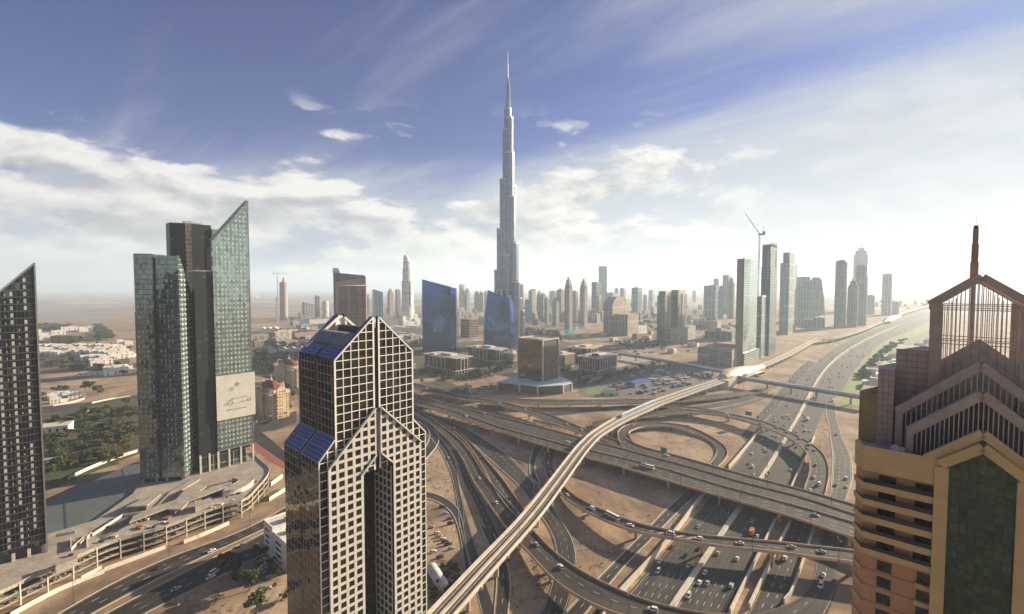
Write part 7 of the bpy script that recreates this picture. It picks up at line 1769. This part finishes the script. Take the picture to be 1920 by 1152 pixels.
villas([(98, 748), (112, 745), (126, 744), (140, 746), (104, 756)], 'white villa in the walled compound beyond the park trees', 'villas in the walled compound', .9)
for i, (x, y, w, d, h, az, lab) in enumerate(((100, 812, 30, 20, 9, 60, 'white school like building with flat roof among the park trees'), (98, 868, 24, 6, 4, 62, 'small lit pavilion at the lawn of the park'), (116, 737, 26, 12, 4, 62, 'low white shed with flat roof at the sandy plot'),
            (170, 775, 24, 12, 3.5, 70, 'grey tent like roof among the park trees'), (175, 703, 40, 16, 5, 60, 'wide shell roofed shelter on the sandy plot'))):
    t = thing('low_building', lab, 'building', at(x, y, 0), az); m = MB(); m.box(-w / 2, w / 2, -d / 2, d / 2, 0, h); m.build('wall', M_white, t); m = MB(); m.box(-w / 2 - .5, w / 2 + .5, -d / 2 - .5, d / 2 + .5, h, h + .6); m.build('roof', M_concw, t)
    for k in range(5): m = MB(); X = -w / 2 + w * (k + .5) / 5; m.box(X - 1, X + 1, -d / 2 - .06, -d / 2 + .1, h * .35, h * .75); m.build('window', M_glassd, t)
lowwall('boundary_wall', [(100, 762), (135, 756), (158, 749)], 2.5, .4, 'lit white boundary wall along the road left of the green mirrored tower', M_hoard)
lowwall('boundary_wall', [(172, 757), (210, 749), (245, 744)], 2, .4, 'second lit boundary wall nearer to the green mirrored tower', M_hoard)
# houses right of the green strip
villas([(x + rr.uniform(-3, 3), y + rr.uniform(-2, 2)) for x, y in [(a_ + 20, b_ - 1) for a_, b_ in [(1640, 700), (1652, 694), (1664, 688), (1650, 708), (1662, 702), (1676, 694), (1640, 716), (1655, 718), (1670, 712), (1684, 684), (1696, 676), (1690, 700), (1704, 690), (1712, 668), (1726, 660), (1672, 676), (1690, 664), (1706, 655), (1722, 646), (1736, 650), (1720, 676), (1734, 668), (1632, 726), (1630, 706)]]],
       'pale low house in the hazy quarter beyond the green strip', 'low houses beyond the green strip', 1.7)
villas([(x, y) for x, y in ((1070, 634), (1100, 633), (1130, 630), (1142, 622), (1212, 636), (1150, 640), (1290, 634), (1300, 650), (1260, 662))], 'small pale site building on the bare land by the lake', 'site buildings by the lake', 1.3)
for t in VP:
    for c in list(t.children): bpy.data.objects.remove(c)
    bpy.data.objects.remove(t)
# site yard: cabins, containers, blue roofed hall
M_blueroof = pbr('blue_sheet_roof', (0.03, 0.07, 0.32), .5, var=.1); M_cab = pbr('cabin_white', (0.48, 0.48, 0.46), .6, var=.12); M_cab2 = pbr('cabin_grey_blue', (0.20, 0.24, 0.30), .6, var=.2)
def shed(px, py, w, d, h, az, wall, roof, lab, nm='site_shed', grp_=None, pitch=.25):
    t = thing(nm, lab, 'shed', at(px, py, 0), az, grp_)
    m = MB(); m.box(-w / 2, w / 2, -d / 2, d / 2, 0, h); m.build('wall', wall, t)
    m = MB(); m.xz([(-d / 2 - .4, h), (d / 2 + .4, h), (0, h + d * pitch / 2)], -w / 2 - .4, w / 2 + .4); m.v = [(y, x, z) for x, y, z in m.v]; m.f = [f[::-1] for f in m.f]; m.build('roof', roof, t)
    m = MB(); m.box(-1.5, 1.5, -d / 2 - .06, -d / 2 + .1, 0, h * .7); m.build('door', M_dark, t); return t
shed(1196, 722, 46, 20, 6, 50, M_cab2, M_blueroof, 'large shed with bright blue roof in the construction yard'); shed(1145, 741, 22, 9, 4, 88, M_cab, pbr('green_sheet_roof', (.03, .22, .10), .6), 'green roofed shed at the lower edge of the construction yard')
for i, (x, y) in enumerate(((1228, 707), (1224, 713), (1236, 697), (1282, 711), (1252, 715), (1265, 720))): shed(x, y, 18, 7, 3.4, 84, M_cab, M_cab, '%s long pale site cabin from the left, beyond the blue roofed shed' % ORD[[1, 0, 2, 5, 3, 4][i]], 'site_cabin', 'long pale site cabins')
shed(872, 729, 20, 12, 4, 60, M_cab, pbr('grey_blue_roof', (.12, .16, .26), .5), 'shed with blue and white roof on the sand left of the cube tower'); 
cont = []
for j, (c, nm_) in enumerate((((.10, .16, .30), 'blue'), ((.5, .48, .44), 'pale'), ((.35, .10, .06), 'rusty red'), ((.12, .12, .12), 'dark'), ((.36, .33, .28), 'sandy'))):
    mt = pbr('container_' + nm_.replace(' ', '_'), c, .6, var=.2, scale=.6); t = thing('container', 'x', 'container', (0, 0, 0)); m = MB(); m.box(-3, 3, -1.2, 1.2, 0, 2.5)
    for k in range(20): m.box(-2.9 + k * .3, -2.8 + k * .3, -1.25, 1.25, .1, 2.4)
    m.build('body', mt, t); m = MB(); m.box(3.0, 3.06, -1.1, 1.1, .1, 2.4); m.build('doors', M_dark, t); cont.append((t, nm_))
def scatter(n, quad, lab, grp_, sc=(1, 1.5)):
    for i in range(n):
        a, b = rr.random(), rr.random(); P0, P1, P2, P3 = [Vector(at(x, y, 0.04)) for x, y in quad]; p = P0.lerp(P1, a).lerp(P3.lerp(P2, a), b)
        t, nm_ = rr.choice(cont); s = rr.uniform(*sc); copy_tree(t, p, rr.choice((.6, 2.17, rr.uniform(0, 3))), lab % nm_, grp_ % nm_, scale=(s, s, s))
scatter(120, ((1110, 745), (1230, 743), (1345, 704), (1235, 678)), '%s container or crate stack in the crowded construction yard', '%s containers in the construction yard', (.8, 1.5))
scatter(22, ((850, 738), (925, 742), (925, 724), (868, 722)), '%s container on the small sandy site left of the cube tower', '%s containers on the small sandy site', (.7, 1.3))
scatter(30, ((440, 880), (500, 905), (500, 880), (470, 850)), '%s material stack at the right tip of the unfinished podium', '%s stacks at the podium tip', (.25, .5))
scatter(20, ((1130, 655), (1320, 640), (1340, 664), (1160, 668)), '%s container on the bare land in front of the twin green towers', '%s containers on the bare land', (1, 1.8))
for t, _ in cont:
    for c in list(t.children): bpy.data.objects.remove(c)
    bpy.data.objects.remove(t)
# parked cars around the office blocks
for quad, n, w_ in ((((860, 716), (930, 706), (926, 700), (858, 710)), 22, 'in the street left of the cube tower'), (((1075, 722), (1120, 716), (1116, 710), (1078, 714)), 14, 'in the car park right of the cube tower'), (((1160, 700), (1235, 684), (1228, 680), (1156, 694)), 20, 'on the road left of the construction yard'),
                    (((478, 800), (545, 786), (540, 780), (478, 792)), 8, 'in front of the nearer cream hotel')):
    for i in range(n):
        a, b = rr.random(), rr.random(); P0, P1, P2, P3 = [Vector(at(x, y, 0.06)) for x, y in quad]; p = P0.lerp(P1, a).lerp(P3.lerp(P2, a), b); kind, col = rr.choice((S, S, O)), rr.choice((Wt, Wt, Si, Bk, Dg))
        t = proto(kind, col, p.length < 620); o = copy_tree(t, p, R(rr.choice((48, 138)))); o['label'] = '%s %s parked %s' % (col, kind, w_); o['group'] = '%s %ss %s' % (col, kind, w_); o['category'] = 'car'

# ---- trees
M_bark = pbr('bark', (0.12, 0.085, 0.06), .9)
LEAF = [pbr('leaf_dark', (0.030, 0.042, 0.015), .8, var=.5, scale=.4), pbr('leaf_green', (0.062, 0.080, 0.022), .8, var=.45, scale=.4), pbr('leaf_olive', (0.12, 0.105, 0.038), .8, var=.4, scale=.4), pbr('leaf_yellow_green', (0.12, 0.145, 0.03), .8, var=.4, scale=.5)]
def tree_proto(h, r, n, leaf, seed, sz=.55):
    q = random.Random(seed); t = thing('tree', 'x', 'tree', (0, 0, 0)); m = MB(); m.cyl(0, 0, -.2, h * .45, h * .03, 7, h * .02)
    cl = []
    for k in range(9):
        a = 2 * math.pi * k / 9 + q.uniform(-.5, .5); rr_ = r * q.uniform(.3, .85); z = h * q.uniform(.42, .9); e = (rr_ * math.cos(a), rr_ * math.sin(a), z); m.bar((0, 0, h * .38), e, h * .018); cl.append((e, r * q.uniform(.2, .44)))
    cl.append(((0, 0, h * .8), r * .5)); m.build('trunk', M_bark, t)
    m = MB()
    for _ in range(n):
        (x, y, z), s = q.choice(cl); d = Vector((q.gauss(0, 1), q.gauss(0, 1), q.gauss(0, 1))); d.normalize(); d *= s * q.uniform(.55, 1.08); p = Vector((x, y, z)) + Vector((d.x, d.y, d.z * .75))
        a = Vector((q.gauss(0, 1), q.gauss(0, 1), q.gauss(0, 1))); a.normalize(); b = a.cross(Vector((q.gauss(0, 1), q.gauss(0, 1), q.gauss(0, 1)))); b.normalize(); k = sz * q.uniform(.6, 1.3); c = a.cross(b)
        m.face([p - a * k, p + b * k * .7, p + a * k, p - b * k * .7 + c * k * .3], 0 if q.random() < .75 else 1)
    m.build('crown', leaf, t); return t
TP = [tree_proto(9, 5, 900, [LEAF[0], LEAF[1]], 1), tree_proto(8, 4.5, 900, [LEAF[1], LEAF[2]], 2), tree_proto(7, 4.5, 800, [LEAF[2], LEAF[1]], 3), tree_proto(10, 5.5, 1000, [LEAF[1], LEAF[3]], 4)]
FT = [tree_proto(8, 4.8, 200, [LEAF[0], LEAF[1]], 5, 1.15), tree_proto(7, 5, 200, [LEAF[1], LEAF[2]], 6, 1.15)]
def palm_proto():
    t = thing('palm_tree', 'x', 'palm tree', (0, 0, 0)); m = MB(); m.cyl(0, 0, -.2, 7, .3, 7, .2); m.build('trunk', M_bark, t); m = MB(); q = random.Random(4)
    for k in range(22):
        a = 2 * math.pi * k / 22 + q.uniform(-.1, .1); el = q.uniform(-.3, 1.0); L = 3.2
        d = Vector((math.cos(a), math.sin(a), 0)); P = [Vector((0, 0, 7)), Vector((0, 0, 7)) + d * L * .5 + Vector((0, 0, el)), Vector((0, 0, 7)) + d * L + Vector((0, 0, el - 1.4))]; s = Vector((-d.y, d.x, 0)) * .35
        m.face([P[0] - s * .3, P[1] - s, P[1] + s, P[0] + s * .3]); m.face([P[1] - s, P[2], P[1] + s])
    m.build('crown', LEAF[2], t); return t
PP = palm_proto()
TREQ = []
def trees(pts, lab, grp_, protos=TP, sc=(.8, 1.2), z=0):
    for x, y in pts:
        s = rr.uniform(*sc); TREQ.append((math.hypot(*at(x, y, z)[:2]), rr.choice(protos), at(x, y, z), rr.uniform(0, 6.28), lab, grp_, (s, s, s * rr.uniform(.85, 1.15))))
def flush_trees(limit):
    import numpy as np
    TREQ.sort(key=lambda q: q[0])
    for d, pr, p, a, lab, g_, sc in TREQ[:limit]: copy_tree(pr, p, a, lab, g_, scale=sc)
    V, Fq, Mi = [], [], []; base = 0; mats = [LEAF[0], LEAF[1], LEAF[2], LEAF[3], M_bark]; cache = {}
    for d, pr, p, a, lab, g_, sc in TREQ[limit:]:
        if pr.name not in cache:
            L = []
            for ch in pr.children:
                me = ch.data; co = np.empty(len(me.vertices) * 3); me.vertices.foreach_get('co', co); L.append((co.reshape(-1, 3), [tuple(q.vertices) for q in me.polygons], [mats.index(me.materials[q.material_index]) for q in me.polygons]))
            cache[pr.name] = L
        ca, sa = math.cos(a), math.sin(a); Rm = np.array([[ca, sa, 0], [-sa, ca, 0], [0, 0, 1]])
        for co, fs, ms in cache[pr.name]:
            V.append((co * np.array(sc)) @ Rm + np.array(p)); Fq += [tuple(i + base for i in f) for f in fs]; Mi += ms; base += len(co)
    me = bpy.data.meshes.new('distant_trees'); me.from_pydata(np.concatenate(V).tolist(), [], Fq)
    for m_ in mats: me.materials.append(m_)
    me.polygons.foreach_set('material_index', Mi); o = bpy.data.objects.new('distant_trees', me); COL.objects.link(o); tag(o, 'scattered far trees of the gardens and the haze', 'trees', kind='stuff')
def inpoly(n, poly, dmin=0):
    xs = [p[0] for p in poly]; ys_ = [p[1] for p in poly]; out = []; tries = 0
    while len(out) < n and tries < n * 60:
        tries += 1; x, y = rr.uniform(min(xs), max(xs)), rr.uniform(min(ys_), max(ys_)); c = False; j = len(poly) - 1
        for i in range(len(poly)):
            if (poly[i][1] > y) != (poly[j][1] > y) and x < (poly[j][0] - poly[i][0]) * (y - poly[i][1]) / (poly[j][1] - poly[i][1]) + poly[i][0]: c = not c
            j = i
        if c: out.append((x, y))
    return out
def one(x, y, s, pr, lab, grp_=None):
    copy_tree(pr, at(x, y, 0), rr.uniform(0, 6.28), lab, grp_, scale=(s, s, s))
# big garden trees in front of the white block
one(468, 1108, 1.15, TP[3], 'large sunlit tree at the car park edge left of the gridded tower'); one(482, 1150, 1.15, TP[3], 'big tree at the bottom edge of the photo below the small lot'); one(440, 1082, 1.05, TP[0], 'shaded dark tree left of the large sunlit tree')
one(452, 1098, .95, TP[0], 'dark tree close behind the large sunlit tree'); one(425, 1062, .9, TP[0], 'dark tree at the boulevard corner of the small lot'); one(478, 1040, .6, TP[0], 'small dark tree at the upper end of the small lot'); one(494, 1043, .6, TP[0], 'small dark tree against the white office wall')
one(508, 1062, .55, TP[0], 'low dark tree along the white office wall, upper one'); one(519, 1082, .55, TP[0], 'low dark tree along the white office wall, lower one'); one(534, 1128, .6, TP[1], 'small green tree at the foot of the gridded tower'); one(545, 1122, .5, TP[3], 'bright shrub like tree hugging the gridded tower'); one(515, 1104, .3, TP[3], 'small bright round tree on the kerb island')
trees([(812 + rr.uniform(0, 50), y) for y in (1068, 1076, 1084, 1094, 1104, 1116, 1128, 1140) for _ in range(3)], 'dark bushy tree massed between the gridded tower foot and the metro viaduct', 'trees at the viaduct foot', [TP[0], TP[1], TP[0]], (.35, .6))
trees(inpoly(120, [(84, 800), (250, 752), (262, 790), (262, 835), (215, 868), (170, 870), (92, 900)]), 'leafy tree in the dense park left of the green mirrored tower', 'trees in the dense park', TP, (.8, 1.25))
trees([(195, 848), (215, 850), (232, 838), (245, 834)], 'palm tree at the cream wall of the park', 'park palms', [PP], (1, 1.4))
trees([(100, 735), (112, 736), (124, 735), (80, 745), (88, 752)], 'round dark tree at the walled villa compound', 'compound trees', TP, (.9, 1.2))
one(161, 733, 1.7, TP[0], 'left of two big round dark trees alone on the sand'); one(168, 732, 1.5, TP[0], 'round dark tree joined to the first one on the sand'); one(184, 742, 1.8, TP[0], 'separate big round dark tree on the sand near the road')
trees(inpoly(90, [(176, 612), (192, 614), (212, 636), (186, 640)]), 'tree of the dense dark grove in the far desert left', 'trees of the far grove', FT, (1.4, 2.2))
trees(inpoly(70, [(72, 610), (130, 612), (126, 620), (72, 621)]) + inpoly(50, [(100, 638), (150, 638), (150, 645), (100, 646)]), 'scrubby dark tree in the far rows left', 'scrubby far trees left', FT, (1.3, 2.2))
trees(inpoly(110, [(74, 650), (245, 645), (245, 705), (75, 690)]), 'garden tree between the white villas', 'garden trees between villas', FT, (.9, 1.4))
trees(inpoly(170, [(472, 645), (560, 632), (640, 655), (560, 700), (476, 700)]), 'dark tree in the shaded gardens behind the cream hotels', 'trees behind the cream hotels', FT, (1.0, 1.6))
trees(inpoly(30, [(476, 715), (512, 705), (560, 735), (548, 770), (552, 790), (545, 776)]), 'street tree around the cream hotels', 'trees around the cream hotels', TP, (.6, .9))
trees(inpoly(110, [(785, 700), (850, 716), (900, 712), (960, 690), (948, 684), (930, 690), (880, 700), (856, 710), (795, 697)]), 'small street tree around the framed office blocks', 'trees around the framed office blocks', FT, (.5, .9))
trees(inpoly(110, [(965, 616), (1045, 624), (1052, 640), (1040, 640), (968, 634)]), 'tree of the dark belt below the lake lawn', 'tree belt below the lake', FT, (1.1, 1.7))
trees(inpoly(60, [(1075, 705), (1120, 712), (1170, 694), (1230, 680), (1240, 684), (1170, 706), (1110, 724), (1075, 722)]), 'small street tree right of the cube tower', 'trees right of the cube tower', FT, (.5, .9))
trees(inpoly(60, [(1150, 640), (1230, 638), (1250, 652), (1180, 660)]), 'small tree along the road below the arched building', 'trees below the arched building', FT, (.7, 1.1))
trees(inpoly(70, [(1610, 712), (1632, 682), (1664, 652), (1700, 634), (1708, 636), (1672, 656), (1642, 686), (1620, 715)]), 'hedge tree along the right edge of the green strip', 'trees along the green strip', FT, (1, 1.4))
trees(inpoly(60, [(1160, 592), (1330, 580), (1340, 606), (1190, 620)]), 'scattered tree on the hazy green land beyond the arched building', 'scattered hazy trees', FT, (1.4, 2.2))
trees([(x + rr.uniform(-2, 2), y + rr.uniform(-1, 1)) for x, y in ((800, 704), (812, 707), (824, 711), (836, 714), (848, 717), (862, 712), (874, 707), (886, 703), (898, 699), (910, 695), (924, 692), (938, 690), (1082, 708), (1094, 711), (1106, 714), (1118, 716), (1132, 711), (1146, 704), (1160, 698), (1174, 693), (500, 796), (512, 794), (524, 791), (536, 787))], 'small palm tree in the street rows between the office blocks and hotels', 'street palms', [PP], (.9, 1.2))
# scrub and rubble on the sand between the ramps
m = MB(); q = random.Random(77)
SCR = [[(1060, 925), (1110, 965), (1200, 995), (1280, 930), (1290, 900), (1140, 878), (1075, 885)], [(1085, 1010), (1190, 1010), (1120, 1085), (1075, 1080)], [(1190, 810), (1300, 812), (1340, 850), (1320, 870), (1230, 845)], [(802, 850), (840, 870), (858, 930), (803, 915)], [(945, 1060), (1010, 1060), (1030, 1120), (960, 1150)],
       [(1300, 790), (1400, 800), (1370, 860), (1350, 815)], [(1530, 800), (1550, 760), (1556, 850)], [(300, 1130), (420, 1090), (440, 1150), (330, 1152)], [(900, 840), (960, 850), (990, 880), (940, 845)], [(640, 1000), (800, 960), (840, 1000), (850, 1100), (805, 1040)], [(1000, 1040), (1040, 1090), (1000, 1130)]]
for poly in SCR:
    for x, y in inpoly(70, poly):
        p = Vector(at(x, y, 0)); r = q.uniform(.25, .8); kind_ = 0 if q.random() < .65 else 1
        for _ in range(5 if kind_ == 0 else 2):
            d = Vector((q.gauss(0, 1), q.gauss(0, 1), abs(q.gauss(0, .6)))) * r; a = Vector((q.gauss(0, 1), q.gauss(0, 1), q.gauss(0, 1))); a.normalize(); b = a.cross(Vector((.3, .2, 1))); b.normalize(); k = r * .6
            m.face([p + d - a * k, p + d + b * k, p + d + a * k, p + d - b * k], kind_)
tag(m.build('scrub', [LEAF[2], M_conc]), 'low scrub and rubble on the sand between the ramps', 'scrub', kind='stuff')
flush_trees(262)
for t in TP + FT + [PP]:
    for c in list(t.children): bpy.data.objects.remove(c)
    bpy.data.objects.remove(t)
# unused vehicle prototypes
for key, t in PROTO.items():
    if t.get('_used', 1) == 0 or t.get('label') == 'x':
        for c in list(t.children): bpy.data.objects.remove(c)
        bpy.data.objects.remove(t)
# ================================================================ HAZE
hz = MB(); hz.box(-29500, 29500, -23900, 31500, -1.0, 860)
m, n, b = newmat('haze_air'); n.nodes.remove(b)
pv = N(n, 'ShaderNodeVolumePrincipled'); pv.inputs['Color'].default_value = (0.72, 0.87, 1.0, 1)
pv.inputs['Density'].default_value = 0.00011; pv.inputs['Anisotropy'].default_value = 0.2
n.links.new(pv.outputs[0], n.nodes['Material Output'].inputs['Volume'])
tag(hz.build('haze', m), kind='stuff')
